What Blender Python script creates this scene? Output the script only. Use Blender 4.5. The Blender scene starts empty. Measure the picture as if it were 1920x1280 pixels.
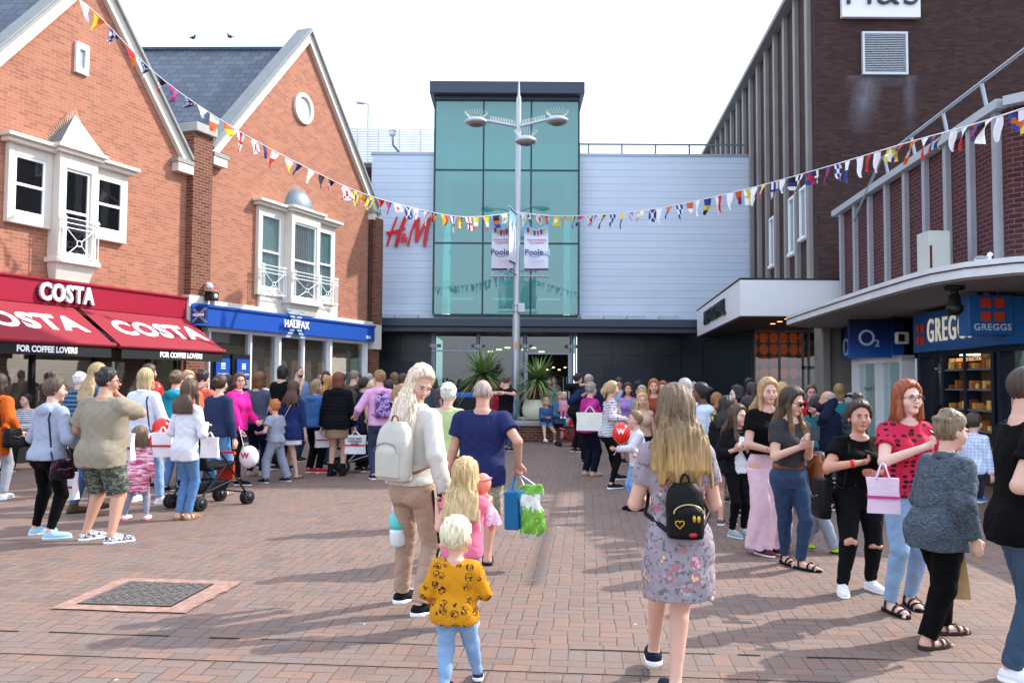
import bpy, math, random
import numpy as np
from mathutils import Vector, Matrix
random.seed(7); np.random.seed(7)
SC = bpy.context.scene
COL = SC.collection
R = math.radians
# ---------------------------------------------------------------- camera
F = 1600.0; CAMH = 1.6
_a = math.atan(80/1600.0); _r = 0.006
_fw = Vector((0, math.cos(_a), math.sin(_a))); _up0 = Vector((0, -math.sin(_a), math.cos(_a))); _rt0 = Vector((1, 0, 0))
_rt = _rt0*math.cos(_r) + _up0*math.sin(_r); _up = -_rt0*math.sin(_r) + _up0*math.cos(_r)
cd = bpy.data.cameras.new('camera'); cam = bpy.data.objects.new('camera', cd); COL.objects.link(cam)
cd.sensor_width = 36; cd.lens = 36*F/1920; cd.clip_end = 2000; cd.clip_start = 0.05
_m = Matrix.Identity(4)
for i in range(3):
    _m[i][0] = _rt[i]; _m[i][1] = _up[i]; _m[i][2] = -_fw[i]
_m[2][3] = CAMH
cam.matrix_world = _m
SC.camera = cam
# ---------------------------------------------------------------- world, sun, exposure
ELEV, AZ = R(40), R(25)          # sun from the right, a little ahead
sdir = Vector((math.cos(ELEV)*math.cos(AZ), math.cos(ELEV)*math.sin(AZ), math.sin(ELEV)))
W = bpy.data.worlds.new('World'); SC.world = W; W.use_nodes = True
nt = W.node_tree; bg = nt.nodes['Background']
sky = nt.nodes.new('ShaderNodeTexSky'); sky.sky_type = 'NISHITA'; sky.sun_disc = False
sky.sun_elevation = ELEV; sky.sun_rotation = R(65); sky.air_density = 1.0; sky.dust_density = 2.0; sky.ozone_density = 1.0
mixw = nt.nodes.new('ShaderNodeMix'); mixw.data_type = 'RGBA'      # thin bright cloud veil over the blue
mixw.inputs[0].default_value = 0.35
nt.links.new(sky.outputs[0], mixw.inputs[6]); mixw.inputs[7].default_value = (12.5, 14.0, 16.5, 1)
nt.links.new(mixw.outputs[2], bg.inputs[0]); bg.inputs[1].default_value = 0.14
sl = bpy.data.lights.new('sun', 'SUN'); sl.energy = 3.2; sl.angle = R(0.6); sl.color = (1, 0.955, 0.88)
so = bpy.data.objects.new('sun', sl); COL.objects.link(so); so.rotation_euler = sdir.to_track_quat('Z', 'Y').to_euler(); so.location = (20, 10, 30)
SC.view_settings.view_transform = 'Standard'; SC.view_settings.look = 'None'; SC.view_settings.gamma = 1
SC.view_settings.exposure = 0.95
# ---------------------------------------------------------------- pixel -> world helpers (photo pixels, 1920 wide)
def ray(px, py):
    return _fw + _rt*((px-960)/F) + _up*((640-py)/F)
def at(px, py, Y):
    d = ray(px, py); t = Y/d.y; return Vector((d.x*t, Y, CAMH + d.z*t))
def atz(px, py, z=0.0):
    d = ray(px, py); t = (z-CAMH)/d.z; return Vector((d.x*t, d.y*t, z))
def height_for(X, Y, py):
    # z at ground position X,Y that projects to image row py
    lo, hi = -2, 40
    for _ in range(50):
        m = (lo+hi)/2; v = Vector((X, Y, m-CAMH))
        y = 640 - F*v.dot(_up)/v.dot(_fw)
        if y > py: lo = m
        else: hi = m
    return (lo+hi)/2
# ---------------------------------------------------------------- materials
def lin(c):
    if isinstance(c, str):
        c = c.lstrip('#'); c = c if len(c) == 6 else ''.join(x*2 for x in c); c = [int(c[i:i+2], 16)/255 for i in (0, 2, 4)]
        c = [x/12.92 if x <= .04045 else ((x+.055)/1.055)**2.4 for x in c]
    return (c[0], c[1], c[2], 1)
class NT:
    def __init__(s, name):
        s.m = bpy.data.materials.new(name); s.m.use_nodes = True; s.t = s.m.node_tree
        s.b = s.t.nodes['Principled BSDF']; s.out = s.t.nodes['Material Output']
    def n(s, typ, **kw):
        n = s.t.nodes.new('ShaderNode'+typ)
        for k, v in kw.items():
            if k.startswith('i_'):
                k = k[2:]; key = int(k) if k.isdigit() else k.replace('_', ' ')
                s.put(n.inputs[key], v)
            else: setattr(n, k, v)
        return n
    def put(s, inp, v):
        if isinstance(v, bpy.types.NodeSocket): s.t.links.new(v, inp)
        else: inp.default_value = v
    def math(s, op, a, b=0.0, c=0.0):
        n = s.t.nodes.new('ShaderNodeMath'); n.operation = op
        s.put(n.inputs[0], a); s.put(n.inputs[1], b)
        if len(n.inputs) > 2: s.put(n.inputs[2], c)
        return n.outputs[0]
    def mix(s, f, a, b, mode='MIX'):
        n = s.t.nodes.new('ShaderNodeMix'); n.data_type = 'RGBA'; n.blend_type = mode
        s.put(n.inputs[0], f); s.put(n.inputs[6], a); s.put(n.inputs[7], b); return n.outputs[2]
    def ramp(s, f, stops, const=False):
        n = s.t.nodes.new('ShaderNodeValToRGB'); r = n.color_ramp
        if const: r.interpolation = 'CONSTANT'
        while len(r.elements) < len(stops): r.elements.new(0.5)
        for e, (p, c) in zip(r.elements, stops): e.position = p; e.color = lin(c) if not isinstance(c, float) else (c, c, c, 1)
        s.put(n.inputs[0], f); return n.outputs[0]
    def coord(s, kind='Object', scale=None):
        o = s.n('TexCoord').outputs[kind]
        if scale is not None:
            mp = s.n('Mapping'); s.put(mp.inputs[0], o); mp.inputs['Scale'].default_value = scale; o = mp.outputs[0]
        return o
    def noise(s, scale, detail=3, vec=None, out=0, rough=.5, dist=0):
        n = s.n('TexNoise', i_Scale=scale, i_Detail=detail, i_Roughness=rough, i_Distortion=dist)
        if vec is not None: s.put(n.inputs['Vector'], vec)
        return n.outputs[out]
    def bump(s, h, strength=.3, dist=.01):
        n = s.n('Bump', i_Strength=strength, i_Distance=dist, i_Height=h); s.put(s.b.inputs['Normal'], n.outputs[0])
    def col(s, c): s.put(s.b.inputs['Base Color'], c)
    def rough(s, v): s.put(s.b.inputs['Roughness'], v)
    def sp(s, v): s.put(s.b.inputs['Specular IOR Level'], v)
_mc = {}
def M(c, rough=.6, metal=0, var=.12, scale=6.0, bump=0, spec=.4, emit=0, name=None, coat=0):
    """a plain painted / stone / metal surface with a little tonal variation"""
    key = (str(c), rough, metal, var, scale, bump, spec, emit, coat)
    if key in _mc: return _mc[key]
    t = NT(name or 'surface'); base = lin(c)
    co = t.coord('Object'); nz = t.noise(scale, 4, co)
    dark = tuple(x*(1-var) for x in base[:3])+(1,); lite = tuple(min(1, x*(1+var*.7)) for x in base[:3])+(1,)
    t.col(t.mix(nz, dark, lite)); t.rough(rough); t.b.inputs['Metallic'].default_value = metal; t.sp(spec)
    if coat: t.b.inputs['Coat Weight'].default_value = coat
    if bump: t.bump(nz, bump, .01)
    if emit:
        t.put(t.b.inputs['Emission Color'], base); t.b.inputs['Emission Strength'].default_value = emit
    _mc[key] = t.m; return t.m
def glass_mat(name, tint, rough=.02, trans=.8, refl=1.0, body=.5):
    t = NT(name); t.t.nodes.remove(t.b)
    tr = t.n('BsdfTransparent'); tr.inputs[0].default_value = lin(tint)
    gl = t.n('BsdfGlossy'); gl.inputs['Roughness'].default_value = rough; gl.inputs[0].default_value = (refl, refl, refl, 1)
    df = t.n('BsdfDiffuse'); df.inputs[0].default_value = tuple(x*body for x in lin(tint)[:3])+(1,)
    m1 = t.n('MixShader'); m1.inputs[0].default_value = trans
    t.t.links.new(df.outputs[0], m1.inputs[1]); t.t.links.new(tr.outputs[0], m1.inputs[2])
    fr = t.n('Fresnel', i_IOR=1.5); m2 = t.n('MixShader')
    wv = t.noise(1.3, 2, t.coord('Object')); bp = t.n('Bump', i_Strength=.04, i_Distance=.05, i_Height=wv)
    t.put(gl.inputs['Normal'], bp.outputs[0])
    t.put(m2.inputs[0], t.math('MULTIPLY', t.math('MULTIPLY_ADD', fr.outputs[0], 1.6, .03), t.math('SUBTRACT', 1.0, t.n('NewGeometry').outputs['Backfacing']))); t.t.links.new(m1.outputs[0], m2.inputs[1]); t.t.links.new(gl.outputs[0], m2.inputs[2])
    t.t.links.new(m2.outputs[0], t.out.inputs[0]); return t.m
def brick_mat(name, c1, c2, c3, mortar, bw=.225, bh=.075, ms=.010, soot=None, zones=None):
    t = NT(name); uv = t.n('UVMap').outputs[0]
    nz = t.noise(.9, 4, uv)
    b = t.n('TexBrick', i_Vector=uv, i_Color1=(0, 0, 0, 1), i_Color2=(1, 1, 1, 1), i_Mortar=(.5, .5, .5, 1), i_Scale=1.0, i_Mortar_Size=ms, i_Mortar_Smooth=.1, i_Bias=0, i_Brick_Width=bw, i_Row_Height=bh)
    fac = t.math('ADD', t.math('MULTIPLY', b.outputs[0], .75), t.math('MULTIPLY', nz, .4))
    br = t.ramp(fac, [(.12, c1), (.5, c2), (.88, c3)])
    fine = t.noise(60, 3, uv)
    br = t.mix(.22, br, t.ramp(fine, [(.3, '#3a2a25'), (.7, '#e8cbb8')]), 'OVERLAY')
    big = t.noise(.35, 5, uv, rough=.6)
    br = t.mix(t.math('MULTIPLY', big, .35), br, lin(soot or c1))
    mo = t.mix(t.noise(2.2, 3, uv), lin(mortar), tuple(x*.75 for x in lin(mortar)[:3])+(1,))
    t.col(t.mix(b.outputs[1], br, mo)); t.rough(.88); t.sp(.25)
    t.bump(t.math('SUBTRACT', 1.0, b.outputs[1]), .35, .006)
    return t.m
# ---------------------------------------------------------------- mesh builder
class MB:
    def __init__(s): s.v = []; s.f = []; s.mi = []; s.sm = []
    def add(s, vs, fs, mi=0, smooth=False):
        o = len(s.v); s.v += [tuple(v) for v in vs]
        for f in fs: s.f.append(tuple(i+o for i in f)); s.mi.append(mi); s.sm.append(smooth)
        return s
    def hexa(s, a, mi=0):
        # 8 corners: bottom 4 ccw then top 4
        return s.add(a, [(3, 2, 1, 0), (4, 5, 6, 7), (0, 1, 5, 4), (1, 2, 6, 5), (2, 3, 7, 6), (3, 0, 4, 7)], mi)
    def box(s, x0, x1, y0, y1, z0, z1, mi=0, T=None, bev=0):
        a = [(x0, y0, z0), (x1, y0, z0), (x1, y1, z0), (x0, y1, z0), (x0, y0, z1), (x1, y0, z1), (x1, y1, z1), (x0, y1, z1)]
        if T: a = [T(*p) for p in a]
        return s.hexa(a, mi)
    def poly(s, pts, mi=0, smooth=False): return s.add(pts, [tuple(range(len(pts)))], mi, smooth)
    def prism(s, pts, off, mi=0):
        n = len(pts); a = [Vector(p) for p in pts]; b = [p+Vector(off) for p in a]
        fs = [tuple(range(n-1, -1, -1)), tuple(range(n, 2*n))] + [(i, (i+1) % n, n+(i+1) % n, n+i) for i in range(n)]
        return s.add(a+b, fs, mi)
    def tube(s, pts, r, seg=8, mi=0, caps=True, smooth=True, flat=1.0):
        pts = [Vector(p) for p in pts]; rs = r if isinstance(r, (list, tuple)) else [r]*len(pts)
        rings = []; pu = None
        for i, p in enumerate(pts):
            d = (pts[min(i+1, len(pts)-1)]-pts[max(i-1, 0)])
            if d.length < 1e-9: d = Vector((0, 0, 1))
            d.normalize()
            u = pu if pu is not None else (Vector((0, 0, 1)) if abs(d.z) < .95 else Vector((1, 0, 0)))
            u = (u - d*u.dot(d)); u.normalize(); w = d.cross(u); pu = u
            rings.append([p + (u*math.cos(t)*flat + w*math.sin(t))*rs[i] for t in [2*math.pi*k/seg for k in range(seg)]])
        vs = [v for rg in rings for v in rg]; fs = []
        for i in range(len(pts)-1):
            for k in range(seg):
                fs.append((i*seg+k, i*seg+(k+1) % seg, (i+1)*seg+(k+1) % seg, (i+1)*seg+k))
        s.add(vs, fs, mi, smooth)
        if caps:
            s.add(rings[0], [tuple(range(seg-1, -1, -1))], mi); s.add(rings[-1], [tuple(range(seg))], mi)
        return s
    def lathe(s, c, prof, seg=20, mi=0, ax=Vector((0, 0, 1)), smooth=True):
        c = Vector(c); ax = ax.normalized(); u = ax.orthogonal().normalized(); w = ax.cross(u)
        vs = []; fs = []
        for (r, h) in prof:
            for k in range(seg):
                t = 2*math.pi*k/seg; vs.append(c + ax*h + (u*math.cos(t)+w*math.sin(t))*r)
        for i in range(len(prof)-1):
            for k in range(seg): fs.append((i*seg+k, i*seg+(k+1) % seg, (i+1)*seg+(k+1) % seg, (i+1)*seg+k))
        fs.append(tuple(range(seg-1, -1, -1))); fs.append(tuple(range((len(prof)-1)*seg, len(prof)*seg)))
        return s.add(vs, fs, mi, smooth)
    def ball(s, c, r, seg=16, mi=0, sc=(1, 1, 1)):
        c = Vector(c); prof = []; n = seg//2
        vs = []; fs = []
        for i in range(n+1):
            th = math.pi*i/n
            for k in range(seg):
                ph = 2*math.pi*k/seg
                vs.append(c+Vector((r*sc[0]*math.sin(th)*math.cos(ph), r*sc[1]*math.sin(th)*math.sin(ph), -r*sc[2]*math.cos(th))))
        for i in range(n):
            for k in range(seg): fs.append((i*seg+k, i*seg+(k+1) % seg, (i+1)*seg+(k+1) % seg, (i+1)*seg+k))
        return s.add(vs, fs, mi, True)
    def mesh(s, name, mats):
        me = bpy.data.meshes.new(name); me.from_pydata([tuple(v) for v in s.v], [], s.f)
        for m in (mats if isinstance(mats, (list, tuple)) else [mats]): me.materials.append(m)
        me.polygons.foreach_set('material_index', s.mi); me.polygons.foreach_set('use_smooth', s.sm)
        uvl = me.uv_layers.new(name='UVMap'); data = np.zeros(len(me.loops)*2, dtype=np.float32)
        for p in me.polygons:
            n = p.normal
            if abs(n.z) > .995: t = Vector((1, 0, 0)); b = Vector((0, 1, 0))
            else:
                t = Vector((0, 0, 1)).cross(n); t.normalize(); b = n.cross(t)
            for li in p.loop_indices:
                co = me.vertices[me.loops[li].vertex_index].co
                data[li*2] = co.dot(t); data[li*2+1] = co.dot(b)
        uvl.data.foreach_set('uv', data)
        me.update(); return me
    def obj(s, name, mats, parent=None, bevel=0):
        o = bpy.data.objects.new(name, s.mesh(name, mats)); COL.objects.link(o); setp(o, parent)
        if bevel:
            md = o.modifiers.new('bevel', 'BEVEL'); md.width = bevel; md.segments = 2; md.limit_method = 'ANGLE'; md.angle_limit = R(40)
        return o
_pinv = {}
def setp(o, parent):
    if parent is not None:
        o.parent = parent
        if parent.name in _pinv: o.matrix_parent_inverse = _pinv[parent.name]
def thing(name, label, cat, loc=(0, 0, 0), group=None, world=True, rz=0):
    o = bpy.data.objects.new(name, None); COL.objects.link(o); o.location = loc; o.rotation_euler = (0, 0, rz)
    o.empty_display_size = .2
    if world: _pinv[o.name] = (Matrix.Translation(Vector(loc)) @ Matrix.Rotation(rz, 4, 'Z')).inverted()
    return tag(o, label, cat, group)
def tag(o, label=None, cat=None, group=None, kind=None):
    if label: o['label'] = label
    if cat: o['category'] = cat
    if group: o['group'] = group
    if kind: o['kind'] = kind
    return o
def copy_thing(root, loc, rz=None, label=None):
    r = root.copy(); COL.objects.link(r); r.location = loc
    if rz is not None: r.rotation_euler = (0, 0, rz)
    if label: r['label'] = label
    for ch in list(root.children):
        c = ch.copy(); COL.objects.link(c); c.parent = r
        for g in list(ch.children):
            d = g.copy(); COL.objects.link(d); d.parent = c
    return r
def text(txt, size, o, xa, ya, mat, parent, name='lettering', depth=.02, bold=0.0, align='CENTER', sx=1.0, font_space=1.0):
    """raised lettering: o origin, xa/ya plane axes, thickness along xa x ya"""
    cu = bpy.data.curves.new(name, 'FONT'); cu.body = txt; cu.size = size; cu.extrude = depth/2; cu.offset = bold
    cu.align_x = align; cu.align_y = 'CENTER'; cu.space_character = font_space; cu.resolution_u = 3
    tmp = bpy.data.objects.new('tmp', cu); COL.objects.link(tmp)
    dg = bpy.context.evaluated_depsgraph_get(); me = bpy.data.meshes.new_from_object(tmp.evaluated_get(dg))
    bpy.data.objects.remove(tmp)
    xa = Vector(xa); ya = Vector(ya); za = xa.cross(ya).normalized(); o = Vector(o)
    for v in me.vertices: v.co = o + xa*v.co.x*sx + ya*v.co.y + za*(v.co.z+depth/2)
    me.materials.clear(); me.materials.append(mat)
    ob = bpy.data.objects.new(name, me); COL.objects.link(ob); setp(ob, parent); return ob
# ================================================================ MATERIALS OF THE PLACE
def paving_mat(name, herring=True):
    t = NT(name); g = t.n('TexCoord').outputs['Object']
    mp = t.n('Mapping'); t.put(mp.inputs[0], g); mp.inputs['Rotation'].default_value = (0, 0, R(5.0)); mp.inputs['Scale'].default_value = (10/1.05, 10/1.05, 1)
    # slight waviness of the laid courses
    wz = t.n('VectorMath', operation='SCALE'); t.put(wz.inputs[0], t.noise(.35, 2, mp.outputs[0], out=1)); wz.inputs['Scale'].default_value = .35
    vv = t.n('VectorMath', operation='ADD'); t.put(vv.inputs[0], mp.outputs[0]); t.put(vv.inputs[1], wz.outputs[0])
    sp = t.n('SeparateXYZ'); t.put(sp.inputs[0], vv.outputs[0]); x, y = sp.outputs[0], sp.outputs[1]
    i = t.math('FLOOR', x); j = t.math('FLOOR', y); fx = t.math('SUBTRACT', x, i); fy = t.math('SUBTRACT', y, j)
    if herring:
        d = t.math('FLOORED_MODULO', t.math('ADD', t.math('SUBTRACT', i, j), 0.5), 4.0); d = t.math('FLOOR', d)
        def eq(v): return t.math('COMPARE', d, float(v), .2)
        e0, e1, e2, e3 = eq(0), eq(1), eq(2), eq(3)
        A = t.math('ADD', fx, e1); B = t.math('ADD', t.math('SUBTRACT', 1.0, fx), e0)
        C = t.math('ADD', fy, e2); D = t.math('ADD', t.math('SUBTRACT', 1.0, fy), e3)
        ax = t.math('SUBTRACT', i, e1); ay = t.math('SUBTRACT', j, e2)
    edge = t.math('MINIMUM', t.math('MINIMUM', A, B), t.math('MINIMUM', C, D))
    cb = t.n('CombineXYZ'); t.put(cb.inputs[0], ax); t.put(cb.inputs[1], ay)
    wn = t.n('TexWhiteNoise', noise_dimensions='2D'); t.put(wn.inputs['Vector'], cb.outputs[0])
    finish_paving(t, wn.outputs[0], edge, g); return t.m
def finish_paving(t, rnd, edge, g):
    c = t.ramp(rnd, [(0, '#725e54'), (.18, '#7e6e65'), (.34, '#85695d'), (.52, '#7a6f68'), (.66, '#896e60'), (.8, '#746c69'), (.93, '#8e6f5f')])
    big = t.noise(.22, 4, g); c = t.mix(t.math('MULTIPLY', big, .65), c, lin('#827067'))
    fine = t.noise(45, 5, g, rough=.7); c = t.mix(.35, c, t.ramp(fine, [(.25, '#3b3331'), (.75, '#c9b8b0')]), 'OVERLAY')
    st = t.noise(1.7, 6, g, rough=.65); c = t.mix(t.ramp(st, [(.56, 0.0), (.72, .45)]), c, lin('#4f4644'))
    vo = t.n('TexVoronoi', i_Vector=g, i_Scale=1.6, i_Randomness=1.0); gm = t.math('LESS_THAN', vo.outputs['Distance'], .022)
    c = t.mix(t.math('MULTIPLY', gm, .8), c, lin('#c9c3bd'))
    vo2 = t.n('TexVoronoi', i_Vector=g, i_Scale=4.3, i_Randomness=1.0); g2 = t.math('LESS_THAN', vo2.outputs['Distance'], .05)
    c = t.mix(t.math('MULTIPLY', g2, .35), c, lin('#3c3634'))
    jm = t.noise(3.1, 3, g); jw = t.math('MULTIPLY_ADD', jm, .085, -.012)
    jt = t.math('LESS_THAN', edge, jw)
    jcol = t.ramp(t.noise(2.0, 3, g), [(.35, '#2c2624'), (.62, '#4a4038'), (.74, '#56562c')])
    c = t.mix(t.math('MULTIPLY', jt, .82), c, jcol)
    t.col(c); t.rough(t.math('MULTIPLY_ADD', fine, .25, .6)); t.sp(.35)
    h = t.math('MINIMUM', t.math('MULTIPLY', edge, 9.0), 1.0)
    h = t.math('ADD', h, t.math('MULTIPLY', fine, .25)); h = t.math('ADD', h, t.math('MULTIPLY', rnd, .3))
    t.bump(h, .5, .006)
def course_mat(name, bw, bh, offx=.5):
    t = NT(name); g = t.n('TexCoord').outputs['Object']
    mp = t.n('Mapping'); t.put(mp.inputs[0], g); mp.inputs['Rotation'].default_value = (0, 0, R(5.0))
    b = t.n('TexBrick', i_Vector=mp.outputs[0], i_Color1=(0, 0, 0, 1), i_Color2=(1, 1, 1, 1), i_Scale=1.0, i_Mortar_Size=.003, i_Mortar_Smooth=0, i_Brick_Width=bw, i_Row_Height=bh)
    b.offset = offx
    e = t.math('SUBTRACT', 1.0, b.outputs[1])
    finish_paving(t, b.outputs[0], t.math('ADD', e, .001), g); return t.m
m_pave = paving_mat('block_paving')
m_brickL = brick_mat('orange_brick', '#905f4e', '#a66b54', '#b17860', '#ae8f7f', ms=.006, soot='#99664f')
m_brickD = brick_mat('dark_brown_brick', '#35262a', '#402c2b', '#523830', '#3e3434', soot='#362a2b')
m_brickW = brick_mat('wing_brick', '#3c1e22', '#4a2628', '#552d2c', '#6b5757', ms=.008, soot='#3a2022')
m_brickP = brick_mat('planter_brick', '#5a3530', '#73463f', '#80584e', '#8a7a72')
m_brickQ = brick_mat('pier_brick', '#55291d', '#74402f', '#85503c', '#8a7466')
m_stone = M('#d6d0c4', .8, var=.14, scale=2.5, bump=.15, name='pale_stone')
m_stone2 = M('#a9a8a4', .8, var=.22, scale=3, bump=.2, name='weathered_stone')
m_coptop = M('#8f9290', .7, var=.25, scale=4, name='coping_top')
m_white = M('#e8e9ea', .45, var=.04, name='white_paint')
m_wframe = M('#f1f2f4', .35, var=.03, name='white_frame')
m_lead = M('#76838f', .5, .25, var=.25, scale=5, bump=.2, name='lead_sheet')
def slate():
    t = NT('roof_slate'); uv = t.n('UVMap').outputs[0]
    b = t.n('TexBrick', i_Vector=uv, i_Color1=(0, 0, 0, 1), i_Color2=(1, 1, 1, 1), i_Scale=1.0, i_Mortar_Size=.012, i_Mortar_Smooth=.2, i_Brick_Width=.32, i_Row_Height=.26)
    c = t.ramp(b.outputs[0], [(0, '#343d4b'), (.5, '#404a59'), (1, '#4d5767')])
    c = t.mix(t.math('MULTIPLY', t.noise(.6, 5, uv), .4), c, lin('#566272')); c = t.mix(b.outputs[1], c, lin('#22262c'))
    t.col(c); t.rough(.5); t.bump(t.math('SUBTRACT', 1.0, b.outputs[1]), .6, .01); return t.m
m_slate = slate()
def clad():
    t = NT('pale_metal_cladding'); g = t.n('TexCoord').outputs['Object']
    sp = t.n('SeparateXYZ'); t.put(sp.inputs[0], g)
    row = t.math('FLOOR', t.math('DIVIDE', sp.outputs[2], .27)); fr = t.math('FRACT', t.math('DIVIDE', sp.outputs[2], .27))
    wn = t.n('TexWhiteNoise', noise_dimensions='2D'); cb = t.n('CombineXYZ'); t.put(cb.inputs[0], row)
    t.put(cb.inputs[1], t.math('FLOOR', t.math('ADD', t.math('DIVIDE', sp.outputs[0], 3.1), t.math('MULTIPLY', row, .37)))); t.put(wn.inputs['Vector'], cb.outputs[0])
    c = t.mix(wn.outputs[0], lin('#cfdcec'), lin('#dae4f0')); c = t.mix(t.math('MULTIPLY', t.noise(.5, 4, g), .5), c, lin('#c2d2e6'))
    ln = t.math('LESS_THAN', fr, .06); c = t.mix(t.math('MULTIPLY', ln, .6), c, lin('#8d98a6'))
    t.col(c); t.rough(.38); t.b.inputs['Metallic'].default_value = .03
    t.put(t.b.inputs['Roughness'], t.math('MULTIPLY_ADD', wn.outputs[0], .12, .32))
    t.bump(t.math('MINIMUM', t.math('MULTIPLY', fr, 10.0), 1.0), .25, .01); return t.m
m_clad = clad()
m_slateblue = M('#3d4654', .42, var=.06, name='dark_grey_blue_metal')
m_panel = M('#101f29', .3, var=.15, scale=1.5, spec=.5, name='dark_teal_panel')
m_black = M('#0d0e10', .5, var=.1, name='black_paint')
m_dark = M('#15130f', .7, var=.3, name='dark_interior')
m_concrete = M('#85817a', .85, var=.22, scale=3, bump=.25, name='concrete')
m_fin = M('#8a8580', .7, var=.28, scale=1.4, bump=.15, name='weathered_fin')
m_steel = M('#9aa3ad', .4, .6, var=.1, name='galvanised_steel')
m_glass = glass_mat('shop_glass', '#dde8e8', trans=.97)
m_glassdark = glass_mat('dark_window_glass', '#5b6670', trans=.9)
m_glassteal = glass_mat('teal_glass', '#74cdc7', trans=.60, body=.95)
m_crimson = M('#98102f', .4, var=.04, name='crimson_fascia', spec=.4)
m_awn = M('#8a1a2c', .75, var=.06, name='awning_canvas')
m_blue = M('#1a4da6', .4, var=.05, name='blue_fascia')
m_navyb = M('#123067', .45, var=.05, name='navy_sign')
# ================================================================ GROUND
nx, ny = 2, 2
g = MB(); g.poly([(-400, -60, 0), (400, -60, 0), (400, 700, 0), (-400, 700, 0)])
tag(g.obj('ground', m_pave), kind='structure')
# drainage courses crossing the square in the foreground
def band(d0, d1, z, m, x0=-9, x1=9, nm='paving_course'):
    ca, sa = math.cos(R(-5)), math.sin(R(-5)); b = MB()
    b.poly([(x*ca-y*sa, x*sa+y*ca, z) for x, y in ((x0, d0), (x1, d0), (x1, d1), (x0, d1))])
    return tag(b.obj(nm, m), kind='structure')
band(4.83, 5.04, .004, course_mat('stretcher_course', .21, .105), nm='paving_course_near')
band(5.04, 5.25, .004, course_mat('soldier_course', .105, .21, 0), nm='paving_course_soldier')
band(5.25, 5.355, .004, course_mat('single_course', .21, .105), nm='paving_course_far')
# sunken open joint along the soldier course
j = MB()
ca, sa = math.cos(R(-5)), math.sin(R(-5))
xs = np.linspace(-5.2, 6, 170); up = []; dn = []
for x in xs:
    wgt = max(0, math.sin(x*1.7)*.5+.35+.4*math.sin(x*5.1+1))*.008+.0008+random.random()*.003
    yy = 5.247+.004*math.sin(x*9)
    up.append((x*ca-(yy+wgt)*sa, x*sa+(yy+wgt)*ca, .008)); dn.append((x*ca-(yy-wgt)*sa, x*sa+(yy-wgt)*ca, .008))
for k in range(len(xs)-1):
    if math.sin(k*.9)+math.sin(k*.37+2)+random.random() > .2 or (k//9) % 3 == 0: j.poly([dn[k], dn[k+1], up[k+1], up[k]])
tag(j.obj('paving_gap', M('#241f1c', .95, var=.4, scale=30, name='open_joint')), kind='structure')
# manhole
q = [atz(165, 1133), atz(325, 1138), atz(385, 1100), atz(235, 1092)]
c0 = sum(q, Vector())/4; ex = (q[1]-q[0]).normalized(); ey = Vector((-ex.y, ex.x, 0)); hw = .34
def mh(x, y, z): return c0+ex*x+ey*y+Vector((0, 0, z))
mt = thing('manhole', 'square cast metal manhole cover set in patched pinkish mortar at the left foreground', 'manhole cover', c0)
b = MB(); n = 40; ring = []
for k in range(n):
    a = 2*math.pi*k/n; sx = math.cos(a); sy = math.sin(a); mx = max(abs(sx), abs(sy)); rr = (hw+.14+random.uniform(-.012, .018))
    ring.append(mh(sx/mx*rr*(1.1 if sx > 0 else 1), sy/mx*rr, .009))
b.poly(ring)
def mortar():
    t = NT('patched_mortar'); g_ = t.coord('Object'); nz = t.noise(14, 6, g_, rough=.7)
    t.col(t.ramp(nz, [(.3, '#7f6054'), (.5, '#957264'), (.66, '#a3897d'), (.8, '#bbb0a8')])); t.rough(.9); t.bump(nz, .7, .01); return t.m
b.obj('mortar_surround', mortar(), mt)
b = MB(); b.box(-hw, hw, -hw, hw, .010, .018, T=mh)
for i_ in range(14):
    for j_ in range(14):
        if (i_*7+j_*3) % 5 == 0: continue
        x = -hw+.04+i_*.0455; y = -hw+.04+j_*.0455
        o_ = .006 if (i_+j_) % 2 else -.004
        b.box(x, x+(.03 if (i_+j_) % 2 else .012), y, y+(.012 if (i_+j_) % 2 else .03), .0181, .023, T=mh)
b.obj('cover_plate', M('#625b57', .65, .2, var=.35, scale=20, name='cast_iron'), mt)
b = MB()
for a_ in (-1, 1):
    b.box(-hw-.012, hw+.012, a_*hw-.006 if a_ < 0 else hw+.0, (a_*hw if a_ < 0 else hw+.012), .010, .014, T=mh)
    b.box(a_*hw-.012 if a_ < 0 else hw, a_*hw if a_ < 0 else hw+.012, -hw, hw, .010, .014, T=mh)
b.obj('frame', m_black, mt)
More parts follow.
